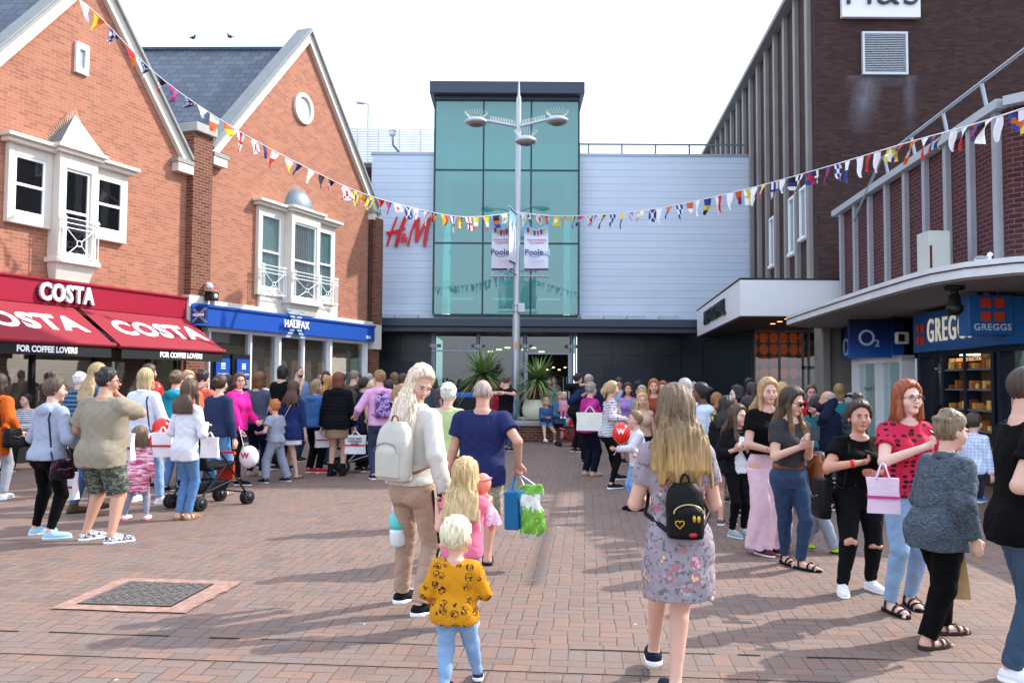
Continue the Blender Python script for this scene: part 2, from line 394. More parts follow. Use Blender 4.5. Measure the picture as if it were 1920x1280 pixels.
# ================================================================ LEFT BUILDINGS  (facade coordinates s along, z up, d outwards)
U = Vector((math.sin(R(21.8)), math.cos(R(21.8)), 0)); NL = Vector((math.cos(R(21.8)), -math.sin(R(21.8)), 0)); OL = Vector((-4.7, 29, 0))
def L(s, d, z): return OL - U*s + NL*d + Vector((0, 0, z))
def Lbox(b, s0, s1, d0, d1, z0, z1, mi=0): return b.hexa([L(s1, d0, z0), L(s1, d1, z0), L(s0, d1, z0), L(s0, d0, z0), L(s1, d0, z1), L(s1, d1, z1), L(s0, d1, z1), L(s0, d0, z1)], mi)
def gable(bld, s0, s1, zf, sa_, za, holes_z, name, roofdir, ridge_drop):
    # brick wall: thick slab polygon
    pts = [(s0, 3.0), (s0, zf), (sa_, za), (s1, zf), (s1, 3.0)]
    b = MB(); b.prism([L(s, -.35, z) for s, z in pts], NL*.35); b.obj('gable_wall', m_brickL, bld)
    # raking coping both sides
    for (sf, side) in ((s0, 'r'), (s1, 'l')):
        sg = 1 if sf > sa_ else -1
        c = MB(); th = .34; ddx = (sf-sa_); ddz = (zf-za); ln = math.hypot(ddx, ddz); nxp = (-ddz/ln*sg, abs(ddx)/ln)
        a0 = (sa_, za); a1 = (sf, zf)
        def quad(o0, o1, d0, d1, mi, e0=0, e1=0):
            p = [(a0[0]+(0 if True else 0), a0[1]+o0), (a1[0]+e1*sg, a1[1]+o0-e1*abs(ddz/ddx)), (a1[0]+e1*sg, a1[1]+o1-e1*abs(ddz/ddx)), (a0[0], a0[1]+o1)]
            c.prism([L(s, d0, z) for s, z in p], NL*(d1-d0), mi)
        quad(-.30, .02, .002, .12, 0); quad(.02, .11, -.4, .20, 1, 0, .0); quad(.11, .16, -.36, .16, 1)
        Lbox(c, min(sf, sf-sg*.5), max(sf, sf-sg*.5), -.3, .20, zf-.34, zf-.12, 0)
        Lbox(c, min(sf, sf-sg*.55), max(sf, sf-sg*.55), -.3, .22, zf-.118, zf-.02, 1)
        c.obj('coping', [m_stone, m_coptop], bld)
    # slate roof slopes running back from the gable
    rf = MB(); w = Vector(roofdir)
    for sf in (s0, s1):
        p0 = L(sa_, -.36, za-ridge_drop); p1 = L(sf, -.36, zf-ridge_drop*.4)
        rf.prism([p0, p1, p1+w, p0+w], Vector((0, 0, -.15)))
    rf.tube([L(sa_, -.36, za-ridge_drop+.03), L(sa_, -.36, za-ridge_drop+.03)+w], .07, 6)
    return rf.obj('roof', m_slate, bld)
def sash(bld, s0, s1, z0, z1, d, glass=m_glassdark, blind=None, th=.05, back=.3):
    if blind: glass = m_glass
    f = MB(); t = th
    Lbox(f, s0, s0+t, d, d+.06, z0, z1); Lbox(f, s1-t, s1, d, d+.06, z0, z1)
    Lbox(f, s0+t, s1-t, d, d+.059, z1-t, z1); Lbox(f, s0+t, s1-t, d, d+.059, z0, z0+t*1.2)
    zm = (z0+z1)/2; Lbox(f, s0+t, s1-t, d+.005, d+.065, zm-.025, zm+.03)
    fr = f.obj('window', m_wframe, bld, bevel=.006)
    gl = MB(); Lbox(gl, s0+t, s1-t, d+.02, d+.03, z0+t, z1-t); gl.obj('pane', glass, fr)
    bk = MB(); Lbox(bk, s0, s1, d-back, d-back+.01, z0, z1)
    bk.obj('room', m_dark if not blind else M('#c5cfcf', .8, name='blind_fabric'), fr)
    if blind:
        v = MB(); k = s0+t+.02
        while k < s1-t-.03:
            v.prism([L(k, d-.035, z0+t), L(k+.05, d-.01, z0+t), L(k+.05, d-.01, z1-t), L(k, d-.035, z1-t)], NL*.002); k += .085
        v.obj('blind', M('#d5dcd8', .8, name='blind_slat'), fr)
    return fr
def bay(bld, sc_, half_c, half_t, zc, zs, zsc, zb, proj, roof_kind, rail_sides, blind):
    st = MB()
    hc, ht = half_c, half_t
    # side panels (stone surrounds) with openings
    for sg in (-1, 1):
        a, b2 = (sc_+sg*hc, sc_+sg*ht); lo, hi = min(a, b2), max(a, b2)
        wo, wi = lo+.17, hi-.17
        if sg > 0: wo, wi = lo+.16, hi-.13
        else: wo, wi = lo+.13, hi-.16
        Lbox(st, lo, wo, .002, .12, zs, zc); Lbox(st, wi, hi, .002, .12, zs, zc)
        Lbox(st, wo, wi, .002, .119, zc-.2, zc); Lbox(st, wo, wi, .002, .119, zs, zs+.2)
        sash(bld, wo, wi, zs+.2, zc-.2, .05, blind=blind, back=.045)
        # cornice of side
        Lbox(st, lo-(.1 if sg < 0 else 0), hi+(.1 if sg > 0 else 0), .0, .24, zc, zc+.09); Lbox(st, lo-(.16 if sg < 0 else 0), hi+(.16 if sg > 0 else 0), 0, .32, zc+.09, zc+.17)
    # centre projecting
    w0, w1 = sc_-hc+.16, sc_+hc-.16
    Lbox(st, sc_-hc, w0, .004, proj, zsc, zc+.04); Lbox(st, w1, sc_+hc, .004, proj, zsc, zc+.04)
    Lbox(st, w0, w1, .004, proj-.002, zc-.25, zc+.04); Lbox(st, w0, w1, .004, proj-.002, zsc, zsc+.08)
    Lbox(st, sc_-hc-.08, sc_+hc+.08, .004, proj+.09, zc+.04, zc+.12); Lbox(st, sc_-hc-.14, sc_+hc+.14, .004, proj+.15, zc+.12, zc+.2)
    Lbox(st, sc_-hc-.07, sc_+hc+.07, .004, proj+.08, zsc-.1, zsc); 
    # corbel
    st.hexa([L(sc_+hc-.06, .004, zb), L(sc_+hc-.06, proj-.1, zb), L(sc_-hc+.06, proj-.1, zb), L(sc_-hc+.06, .004, zb), L(sc_+hc, .004, zsc-.1), L(sc_+hc, proj, zsc-.1), L(sc_-hc, proj, zsc-.1), L(sc_-hc, .004, zsc-.1)])
    st.obj('bay_surround', m_stone, bld, bevel=.012)
    fr = sash(bld, w0, w1, zsc+.08, zc-.25, proj-.10, blind=blind)
    # lead roof
    rf = MB()
    if roof_kind == 'pyramid':
        top = L(sc_, .12, zc+.95); base = [L(sc_-hc-.08, .0, zc+.2), L(sc_+hc+.08, .0, zc+.2), L(sc_+hc+.08, proj+.09, zc+.2), L(sc_-hc-.08, proj+.09, zc+.2)]
        rf.add(base+[top], [(0, 1, 4), (1, 2, 4), (2, 3, 4), (3, 0, 4), (3, 2, 1, 0)])
        edges = [(base[0], top), (base[1], top), (base[2], top), (base[3], top)]
        arc = [base[0].lerp(top, t) for t in np.linspace(0, 1, 20)]+[base[1].lerp(top, t) for t in np.linspace(0, 1, 20)]
    else:
        n1, n2 = 16, 8; vs = []; fs = []
        for i in range(n2+1):
            ph = math.pi/2*i/n2
            for k in range(n1+1):
                th = math.pi*k/n1; vs.append(L(sc_+math.cos(th)*math.cos(ph)*(hc*.85), .0+math.sin(th)*math.cos(ph)*(proj+.05), zc+.2+math.sin(ph)*.62))
        for i in range(n2):
            for k in range(n1): fs.append((i*(n1+1)+k, i*(n1+1)+k+1, (i+1)*(n1+1)+k+1, (i+1)*(n1+1)+k))
        rf.add(vs, fs, 0, True)
        arc = [L(sc_+math.cos(t)*hc*.85, .03, zc+.2+math.sin(t)*.62) for t in np.linspace(0, math.pi, 36)]
    rf.obj('bay_roof', m_lead, bld)
    sk = MB()
    for p in arc:
        d_ = (p-L(sc_, .1, zc+.2)); d_.normalize(); sk.tube([p, p+d_*.11+Vector((0, 0, .03))], .006, 4)
    sk.obj('bird_spikes', M('#d8d8c8', .5, name='spike_plastic'), bld)
    # railings
    def rail(s0, s1, d, z0, z1, nm='railing'):
        rl = MB(); r = .012
        for z in (z0+.04, z1-.20, z1-.10, z1): rl.tube([L(s0, d, z), L(s1, d, z)], r, 6)
        for k in (0, .07, .14):
            rl.tube([L(s0+k, d, z0-.05), L(s0+k, d, z1+.05)], r, 6); rl.tube([L(s1-k, d, z0-.05), L(s1-k, d, z1+.05)], r, 6)
        for z in (z1-.2, z1, z0+.04):
            Lbox(rl, s0-.02, s0+.16, d-.02, d+.02, z-.015, z+.015); Lbox(rl, s1-.16, s1+.02, d-.02, d+.02, z-.015, z+.015)
        a, b2 = s0+.14, s1-.14; c, e = z0+.04, z1-.20; cs, cz = (a+b2)/2, (c+e)/2; rr = .06
        for (p, q_) in ((a, c), (a, e), (b2, c), (b2, e)):
            v = Vector((p-cs, q_-cz)); v.normalize()
            rl.tube([L(p, d, q_), L(cs+v.x*rr, d, cz+v.y*rr)], .011, 5)
        rl.tube([L(cs+rr*math.cos(t), d, cz+rr*math.sin(t)) for t in np.linspace(0, 2*math.pi, 17)], .011, 5, caps=False)
        rl.obj(nm, m_wframe, bld)
    rail(sc_-hc-.0, sc_+hc+.0, proj+.06, zsc+.0, zsc+.82)
    if rail_sides:
        rail(sc_-ht+.0, sc_-hc-.04, .24, zs-.0, zs+.82); rail(sc_+hc+.04, sc_+ht, .24, zs, zs+.82)
# --- coffee shop building
bc = thing('coffee_shop_building', 'orange brick gabled building over the red coffee shop front, bay window with pointed lead roof', 'building', L(12, -3, 0))
gable(bc, 8.9, 14.7, 7.0, 11.8, 10.5, None, 'c', (-9, .4, 0), .35)
b = MB(); Lbox(b, 14.7, 18.5, -.35, 0, 3, 7.2); Lbox(b, 8.6, 15, -9, -.36, 0, 6.6); b.obj('side_wall', m_brickL, bc)
bay(bc, 12.28, .47, 1.45, 6.2, 4.66, 4.1, 3.66, .30, 'pyramid', False, False)
# slit vent window in gable
f = MB()
for (a, b2, z0, z1) in ((12.16, 12.24, 8.1, 8.75), (11.92, 12.0, 8.1, 8.75)): Lbox(f, a, b2, .002, .07, z0, z1)
Lbox(f, 12.0, 12.16, .002, .069, 8.62, 8.75); Lbox(f, 12.0, 12.16, .002, .069, 8.1, 8.22)
sv = f.obj('vent_window', m_wframe, bc); f = MB(); Lbox(f, 12.0, 12.16, .002, .02, 8.22, 8.62); f.obj('pane', M('#9aa0a6', .6, name='vent_panel'), sv)
# fascia, letters, shopfront
b = MB(); Lbox(b, 8.98, 17, .002, .16, 3.14, 3.62); Lbox(b, 8.95, 17, .002, .20, 3.62, 3.66); fa = b.obj('fascia', m_crimson, bc)
def logo(txt, size, s, d, z, mat, parent, bold=.012, depth=.05, sx=1.0, sp=1.0, nm='lettering'):
    return text(txt, size, L(s, d, z), -(-U), Vector((0, 0, 1)), mat, parent, nm, depth, bold, sx=sx, font_space=sp)
logo('COSTA', .48, 12.42, .20, 3.37, M('#f4f4f2', .4, var=.02, name='white_letter'), fa, bold=.016, depth=.06, sx=.76, sp=1.12)
logo('COSTA', .49, 12.44, .165, 3.36, M('#5a1024', .5, name='letter_return'), fa, bold=.018, depth=.03, sx=.77, sp=1.12, nm='letter_backing')
b = MB()
for s in (9.0, 9.9, 11.4, 12.9, 14.4, 16): Lbox(b, s, s+.08, -.1, .0, .0, 3.14)
Lbox(b, 9.0, 17, -.1, -.002, 2.3, 2.38); Lbox(b, 9.0, 17, -.1, -.002, 0, .3)
sf = b.obj('shopfront_frame', m_black, bc)
b = MB(); Lbox(b, 9.0, 17, -.07, -.06, .3, 3.1); b.obj('pane', m_glass, sf)
b = MB(); Lbox(b, 9.0, 17.2, -2.6, -2.5, 0, 3.1); Lbox(b, 9.0, 17.2, -2.5, -.36, 2.9, 2.99); Lbox(b, 9.0, 17.2, -2.5, -.1, .001, .012); b.obj('interior', M('#2a1d14', .8, var=.5, scale=2, name='cafe_interior'), sf)
b = MB(); Lbox(b, 12.6, 16.9, -1.5, -1.0, .01, 1.1); Lbox(b, 13, 16, -2.4, -2.3, 1.4, 2.2); b.obj('counter', M('#6e7a70', .5, name='counter_front'), sf)
b = MB()
for k in range(9):
    p = L(9.8+k*.75, -1.6, 2.45); b.lathe(p, [(.02, .12), (.09, 0), (.085, -.01)], 12)
b.obj('pendant_lamps', M('#ffd9a0', .5, emit=2.5, name='lamp_glow'), sf)
b = MB(); Lbox(b, 8.62, 8.98, -.3, .06, 0, 3.14); b.obj('door_pier', m_brickL, bc)
# pier and rain pipe between the buildings
pr = thing('brick_pier', 'tall brick pier with grey stone cap between the two gabled buildings', 'brick pier', L(8.55, 0, 0))
b = MB(); Lbox(b, 8.25, 8.9, -.25, .2, 3.72, 7.75); b.obj('shaft', m_brickQ, pr)
b = MB(); Lbox(b, 8.2, 8.95, -.3, .31, 7.752, 7.98); b.obj('cap', m_stone2, pr, bevel=.02)
b = MB(); Lbox(b, 8.25, 8.96, -.24, .22, 3.531, 3.72); Lbox(b, 8.81, 8.97, -.24, .22, 2.85, 3.53); b.obj('stone_block', m_stone, pr)
b = MB(); Lbox(b, 8.25, 8.9, -.24, .12, 0, 2.849); b.obj('pier_base', m_brickQ, pr)
b = MB(); b.tube([L(8.2, .1, 3.6), L(8.2, .1, 7.4)], .05, 8); b.obj('rain_pipe', M('#3b2520', .6, name='pipe'), pr)
# --- bank building
bh = thing('bank_building', 'orange brick gabled building over the blue bank front, bay window with domed lead roof', 'building', L(4, -3, 0))
gable(bh, 0.0, 8.2, 7.45, 4.1, 12.1, None, 'h', (-16, .35, 0), .45)
b = MB(); Lbox(b, -.1, 8.2, -9, -.36, 0, 7.2); b.obj('side_wall', m_brickL, bh)
bay(bh, 4.45, .70, 1.85, 6.45, 4.0, 3.95, 3.55, .36, 'dome', True, True)
# round window
def disc(c, r0, r1, d0, d1, mat, par, nm, n=40):
    m_ = MB(); vs = []
    for dd in (d0, d1):
        for rr in (r0, r1):
            for k in range(n):
                a = 2*math.pi*k/n; vs.append(L(c[0]+rr*math.cos(a), dd, c[1]+rr*math.sin(a)))
    fs = []
    for k in range(n):
        k2 = (k+1) % n; A, B, C, D = 0, n, 2*n, 3*n
        fs += [(C+k, D+k, D+k2, C+k2), (B+k, B+k2, D+k2, D+k), (A+k, C+k, C+k2, A+k2)]
    m_.add(vs, fs); return m_.obj(nm, mat, par)
rw = disc((4.25, 9.75), .34, .46, .0, .08, m_stone, bh, 'round_window')
b = MB(); b.poly([L(4.25+.345*math.cos(a), .02, 9.75+.345*math.sin(a)) for a in np.linspace(2*math.pi, 0, 40, endpoint=False)]); b.obj('pane', M('#cfd3d6', .5, name='blank_panel'), rw)
b = MB(); Lbox(b, .35, 8.0, .002, .16, 3.52, 3.66); b.obj('string_course', m_stone, bh)
b = MB(); Lbox(b, 4.25-1.9, 4.25+1.9, .002, .08, 3.66, 4.0); b.obj('apron_stone', m_stone, bh)
b = MB(); Lbox(b, .35, 8.8, .002, .24, 3.0, 3.5); Lbox(b, .33, 8.82, .002, .28, 3.47, 3.53); fb = b.obj('fascia', m_blue, bh)
m_wl = M('#f4f4f2', .4, var=.02, name='white_letter')
logo('HALIFAX', .29, 4.8, .32, 3.26, m_wl, fb, bold=.007, depth=.03, sx=.95, sp=1.08)
logo('20-21', .13, .75, .245, 3.12, m_wl, fb, bold=.003, depth=.01)
def xlogo(s, z, w, h, d, par):
    x = MB(); n = 9
    for k in range(n):
        zz = z-h/2+h*(k+.15)/n; z2 = zz+h/n*.6
        for sg in (1, -1):
            t0 = (zz-z)/(h/2)*w/2*sg; t1 = (z2-z)/(h/2)*w/2*sg
            if abs(t1-t0) < 1e-6: continue
            x.prism([L(s+t0-.11, d, zz), L(s+t0+.11, d, zz), L(s+t1+.11, d, z2), L(s+t1-.11, d, z2)], NL*(.02+.002*sg))
    x.obj('cross_emblem', M('#9fb4d8', .4, name='pale_blue_emblem'), par)
xlogo(4.8, 3.3, .75, .85, .285, fb)
# projecting bank sign by the pier
ps = thing('projecting_sign', 'square navy hanging sign with pale cross emblem on the pier left of the bank', 'sign', L(8.2, .3, 3.3))
b = MB(); Lbox(b, 8.82, 8.94, .262, .30, 2.92, 3.5); b.obj('bracket', m_blue, ps)
b = MB(); Lbox(b, 8.84, 8.92, .301, .68, 3.02, 3.42); pb = b.obj('panel', m_navyb, ps)
fx = MB(); E0 = L(8.922, .49, 3.22)
for sg in (1, -1):
    for k in range(8):
        z0 = -.18+k*.045; z1 = z0+.03; t0 = z0*1.2*sg; t1 = z1*1.2*sg
        fx.prism([E0+NL*(t0-.045)+Vector((0, 0, z0)), E0+NL*(t0+.06)+Vector((0, 0, z0)), E0+NL*(t1+.06)+Vector((0, 0, z1)), E0+NL*(t1-.06)+Vector((0, 0, z1))], -U*(.006+.002*sg))
fx.obj('cross_emblem', M('#8ea2c8', .4, name='pale_emblem'), pb)
text('HALIFAX', .085, E0-U*.012, NL, Vector((0, 0, 1)), m_wl, pb, depth=.008, bold=.004)
# alarm / cctv at pier top
al = thing('security_camera', 'small black security camera and lamp box on the pier above the blue sign', 'camera', L(8.3, .3, 3.9))
b = MB(); Lbox(b, 8.25, 8.5, .262, .5, 3.62, 3.85); b.obj('housing', m_black, al, bevel=.02)
b = MB(); b.ball(L(8.4, .34, 3.98), .08); b.tube([L(8.4, .24, 4.05), L(8.4, .34, 4.05), L(8.4, .34, 3.98)], .03, 8); b.obj('dome_camera', m_white, al)
b = MB(); b.lathe(L(8.37, .505, 3.73), [(.06, -.01), (.06, .01)], 16, ax=NL); b.obj('lens', m_white, al)
# shopfront bank
b = MB()
for s in (.45, 2.55, 5.1): Lbox(b, s, s+.10, -.2, .04, 0, 2.98)
for s in (3.9, 6.3, 7.9): Lbox(b, s, s+.06, -.2, -.02, 0, 2.98)
Lbox(b, .45, 8.05, -.2, -.0, 2.9, 2.999); Lbox(b, .45, 5.1, -.2, .0, 0, .35)
sf = b.obj('shopfront_frame', m_wframe, bh)
b = MB(); Lbox(b, .5, 8.0, -.12, -.11, .35, 2.9); b.obj('pane', m_glass, sf)
b = MB(); Lbox(b, .4, 8.2, -3.6, -3.5, 0, 3.0); Lbox(b, .4, 8.2, -3.5, -.36, 2.98, 3.0); b.obj('interior', M('#28303a', .8, var=.4, scale=1.2, name='bank_interior'), sf)
b = MB(); Lbox(b, 3.95, 5.05, -.5, -.48, .9, 2.0); b.obj('window_poster', M('#1273b8', .5, var=.3, scale=3, name='blue_poster'), sf)
b = MB(); Lbox(b, 3.98, 4.4, -.478, -.47, 1.4, 1.85); b.obj('poster_panel', M('#e58a1e', .5, name='orange_poster'), sf)
text('Switch', .3, L(4.6, -.465, 1.8), U, Vector((0, 0, 1)), M('#e8b41e', .5, name='yellow_print'), sf, depth=.004, bold=.006)
b = MB(); Lbox(b, 1.0, 1.75, -.4, -.34, 1.45, 1.98, 0); b.obj('display_frame', m_white, sf)
b = MB(); Lbox(b, 1.05, 1.7, -.338, -.33, 1.5, 1.93); b.obj('display_screen', M('#1b3c78', .3, name='screen_print'), sf)
# cash machines
for k, s in enumerate((6.75, 7.55)):
    b = MB(); Lbox(b, s-.35, s+.35, -.1, .0, .0, 2.35); cm = b.obj('cash_machine', M('#15181c', .4, name='machine_panel'), bh)
    b = MB(); Lbox(b, s-.3, s+.22, .002, .05, 1.72, 2.22); c2 = b.obj('sign_panel', m_blue, cm)
    text('cash machine', .075, L(s-.04, .055, 1.82), U, Vector((0, 0, 1)), m_wl, c2, depth=.004, bold=.001)
    b = MB()
    for q_ in range(3): Lbox(b, s-.12, s+.04, .052, .056, 1.95+q_*.06, 1.985+q_*.06)
    b.obj('sign_mark', m_wl, c2)
    b = MB(); Lbox(b, s-.28, s+.2, .002, .08, 1.45, 1.68); b.obj('keypad_hood', M('#9ba1a6', .4, .4, name='steel_hood'), cm)
# end pier of bank with stone block
pe = thing('brick_pier', 'narrow brick pier with pale stone block at the right end of the bank', 'brick pier', L(.1, 0, 0))
b = MB(); Lbox(b, -.15, .34, -.3, .22, 3.6, 7.2); Lbox(b, -.15, .34, -.3, .12, 0, 2.75); b.obj('shaft', m_brickQ, pe)
b = MB(); Lbox(b, -.16, .34, -.3, .2, 2.751, 3.599); b.obj('stone_block', m_stone, pe)
b = MB(); b.tube([L(.42, .06, 3.66), L(.42, .06, 7.0)], .05, 8); b.obj('rain_pipe', M('#3b2520', .6, name='pipe'), pe)
# awnings
def awning(s0, s1, label):
    a = thing('awning', label, 'awning', L((s0+s1)/2, 0, 3.1), 'crimson awnings over the coffee shop')
    z0, z1, p = 3.12, 2.36, 1.33
    b = MB(); b.prism([L(s1, .2, z0), L(s0, .2, z0), L(s0, p, z1), L(s1, p, z1)], Vector((0, 0, -.012))); cv = b.obj('canvas', m_awn, a)
    b = MB(); b.tube([L(s1+.03, p, z1-.03), L(s0-.03, p, z1-.03)], .05, 10); b.obj('front_rail', m_awn, a)
    b = MB(); Lbox(b, s0+.05, s1-.05, p-.01, p+.002, z1-.28, z1-.07); va = b.obj('valance', M('#15171a', .8, name='black_canvas'), a)
    sc_ = (s0+s1)/2
    text('FOR COFFEE LOVERS', .155, L(sc_-.18, p+.003, z1-.175), U, Vector((0, 0, 1)), m_wl, va, depth=.004, bold=.007, sx=.88)
    v = (L(s0, .2, z0)-L(s0, p, z1)).normalized()
    text('COSTA', .74, L(sc_-.1, .2, z0).lerp(L(sc_-.1, p, z1), .52)+Vector((0, 0, .004)), U, v, m_wl, cv, depth=.004, bold=.03, sx=1.0, font_space=1.1)
    b = MB()
    for s in (s0+.12, s1-.12): b = MB(); b.tube([L(s, .1, 2.9), L(s, .75, 2.6), L(s, p-.05, z1-.05)], .02, 6); b.obj('folding_arm', m_steel, a)
awning(9.0, 12.08, 'crimson awning nearest the bank, its whole shop name in view')
awning(12.24, 15.6, 'crimson awning cut by the left edge of the picture')
# cafe barrier
cb_ = thing('cafe_barrier', 'maroon canvas cafe barrier on chrome posts at the left edge', 'barrier', atz(30, 845))
p0 = atz(-60, 850); p1 = atz(38, 843)
b = MB(); dv = (p1-p0).normalized(); up_ = Vector((0, 0, 1)); nrm = dv.cross(up_)
b.prism([p0+up_*.12, p1+up_*.12, p1+up_*.98, p0+up_*.98], nrm*.02); cvs = b.obj('canvas_banner', M('#5e1222', .8, name='maroon_canvas'), cb_)
text('COFFEE LOVERS', .17, p0.lerp(p1, .5)+up_*.55-nrm*-.03, dv, up_, m_wl, cvs, depth=.004, bold=.004)
b = MB(); p2 = atz(46, 843)
for p in (p0, p2): b.tube([p+up_*.02, p+up_*1.05], .02, 8); b.lathe(p, [(.16, 0), (.16, .012), (.03, .03)], 16)
b.tube([p0+up_*1.02, p2+up_*1.02], .015, 6); b.obj('posts', m_steel, cb_)
# cafe table
ct = thing('cafe_table', 'light wooden cafe table behind the maroon barrier', 'table', atz(20, 812))
c = atz(20, 812); b = MB(); b.box(c.x-.5, c.x+.5, c.y-.35, c.y+.35, .72, .75); b.obj('tabletop', M('#c2a36e', .5, name='pale_wood'), ct); b = MB(); b.tube([c+up_*.0, c+up_*.72], .03, 8); b.lathe(c, [(.25, 0), (.25, .02), (.04, .04)], 16); b.obj('leg', m_black, ct)
# ================================================================ DEPARTMENT STORE with glass tower
hb = thing('glass_front_store', 'clothing store with tall teal glass tower between pale metal clad walls', 'building', (0, 34, 0))
YF = 32.0
def wx(px, Y=YF): return at(px, 600, Y).x
def wz(py, Y=YF, px=960): return at(px, py, Y).z
xl, xt0, xt1, xr = wx(693), wx(814), wx(1083), wx(1411)
zc0, zc1 = 3.9, wz(292)
b = MB(); b.box(xl, xt0, YF, YF+9, zc0, zc1); b.obj('clad_wall', m_clad, hb)
b = MB(); b.box(xt1, xr, YF, YF+9, zc0, zc1); b.obj('clad_wall', m_clad, hb)
b = MB(); b.box(xl-.03, xt0, YF-.03, YF+9, zc1, zc1+.10); b.box(xt1, xr, YF-.03, YF+9, zc1, zc1+.10); b.obj('parapet_trim', M('#9fb0c0', .4, .4, name='trim_metal'), hb)
b = MB(); b.box(xl-4.2, xl-.002, YF+.6, YF+8, 0, wz(308)); b.obj('rear_wall', m_brickD, hb)
# tower
zt = wz(196); zb = wz(592); yb = YF-.45
tw = MB(); 
tw.box(xt0-.18, xt1+.18, yb-.45, YF+5.5, wz(190), wz(168)); tw.box(xt0-.04, xt1+.04, yb-.12, YF+5.2, zt-.02, wz(190)); tw.obj('tower_roof', m_slateblue, hb, bevel=.02)
xm = [xt0, wx(905), wx(994), xt1]; zm = [zb, wz(460), wz(325), zt]
mu = MB()
for x in xm[1:-1]: mu.box(x-.03, x+.03, yb-.02, yb+.05, zb, zt)
for z in zm[1:-1]: mu.box(xt0, xt1, yb-.019, yb+.049, z-.03, z+.03)
for x in (xt0, xt1): mu.box(x-.035, x+.035, yb-.01, yb+.06, zb, zt)
mu.box(xt0, xt1, yb-.018, yb+.05, zb-.06, zb); mu.obj('mullions', M('#1f3b44', .4, name='mullion'), hb)
for i in range(3):
    for k in range(3):
        pn = MB(); pn.box(xm[i]+.03, xm[i+1]-.03, yb, yb+.015, zm[k]+.03, zm[k+1]-.03); pn.obj('tower_pane', m_glassteal, hb)
sd = MB(); sd.box(xt0-.005, xt0+.01, yb+.06, YF, zb, zt); sd.box(xt1-.01, xt1+.005, yb+.06, YF, zb, zt)
sd.box(xt0, xt0+.012, YF+.0, YF+5, zc1+.1, zt); sd.box(xt1-.012, xt1, YF, YF+5, zc1+.1, zt); sd.box(xt0, xt1, YF+5, YF+5.02, zc1-1.5, zt)
sd.obj('side_glazing', m_glassteal, hb)
ib = MB(); ib.box(xt0+.3, xt1-.3, YF+4.0, YF+4.1, zb, wz(300)); ib.box(xt0+.02, xt1-.02, yb+.1, YF+5, zb-.2, zb-.05)
ib.box(xt0+.3, xt1-.3, YF+3.0, YF+4, wz(452), wz(446)); ib.box(xt0+.3, xt1-.3, YF+3.0, YF+4, wz(312), wz(306)); ib.obj('tower_interior', M('#a9b8b8', .7, var=.2, scale=.8, name='inner_wall'), hb)
fx = MB()
for i in range(3):
    for sx_ in (xm[i]+.25, xm[i+1]-.25):
        fx.tube([(sx_, yb+.4, zb), (sx_, yb+.4, zt)], .025, 6)
    for z in zm[:-1]+[zb+.9, zm[1]+1, zm[2]+1.1]: fx.tube([(xm[i]+.15, yb+.35, z+.35), (xm[i+1]-.15, yb+.35, z+.35)], .018, 6)
fx.obj('tower_frame', M('#7d9aa0', .4, .4, name='inner_steel'), hb)
b = MB()
for i in range(3): b.box(xm[i]+.3, xm[i]+1.3, YF+3.4, YF+3.45, wz(545), wz(542))
b.obj('strip_lights', M('#f2fff8', .5, emit=.8, name='tube_light'), hb)
# letters H&M (slanted strokes)
sg = thing('wall_sign', 'red slanted store letters on the pale cladding left of the glass tower', 'sign', (wx(765), YF-.1, wz(430)))
def stroke(cr, k):
    b_ = MB(); pts = [at(680+x/3.764, 380+y/3.764, YF-.12) for x, y in cr]; b_.prism([p-Vector((0, .01*k, 0)) for p in pts], Vector((0, .07, 0))); return b_
m_hm = M('#d80f1c', .35, var=.03, name='red_letter')
def letter(strokes):
    l_ = MB()
    for k, s_ in enumerate(strokes): q_ = stroke(s_, k); l_.add(q_.v, q_.f)
    l_.obj('letter', m_hm, sg)
letter([[(236, 100), (248, 98), (212, 200), (178, 306), (166, 302), (196, 205)], [(164, 204), (200, 203), (300, 172), (304, 184), (240, 214), (204, 222), (186, 236), (166, 218)], [(290, 100), (318, 96), (276, 200), (246, 310), (222, 306), (250, 205)]])
letter([[(372, 108), (388, 112), (348, 205), (328, 302), (316, 300), (336, 205)], [(372, 108), (404, 104), (398, 200), (388, 276), (368, 278), (372, 190)], [(368, 278), (388, 276), (440, 160), (524, 70), (508, 72), (440, 130), (395, 215)], [(456, 120), (482, 104), (462, 205), (446, 308), (424, 304), (436, 205)]])
text('&', .46, at(680+293/3.764, 380+250/3.764, YF-.12), Vector((1, 0, .0)), Vector((.12, 0, 1)), m_hm, sg, 'letter', .06, .008)
# canopy
b = MB(); yc = YF-1.6; xa_, xb_ = at(690, 600, yc).x, at(1311, 600, yc).x
b.box(xa_, xb_, yc, YF-.002, at(960, 612, yc).z, at(960, 597, yc).z); b.box(xa_, xb_-.02, yc+.12, YF-.002, at(960, 622, yc).z, at(960, 612, yc).z-.01); b.obj('entrance_canopy', m_slateblue, hb, bevel=.015)
zcan = at(960, 622, yc).z
b = MB()
for px in (725, 768, 1105, 1148, 1190, 1250): b.box(wx(px)-.35, wx(px)+.35, YF-.5, YF-.1, at(960, 597, yc).z+.01, at(960, 597, yc).z+.22)
b.obj('uplighters', M('#c4ccd2', .5, name='light_box'), hb)
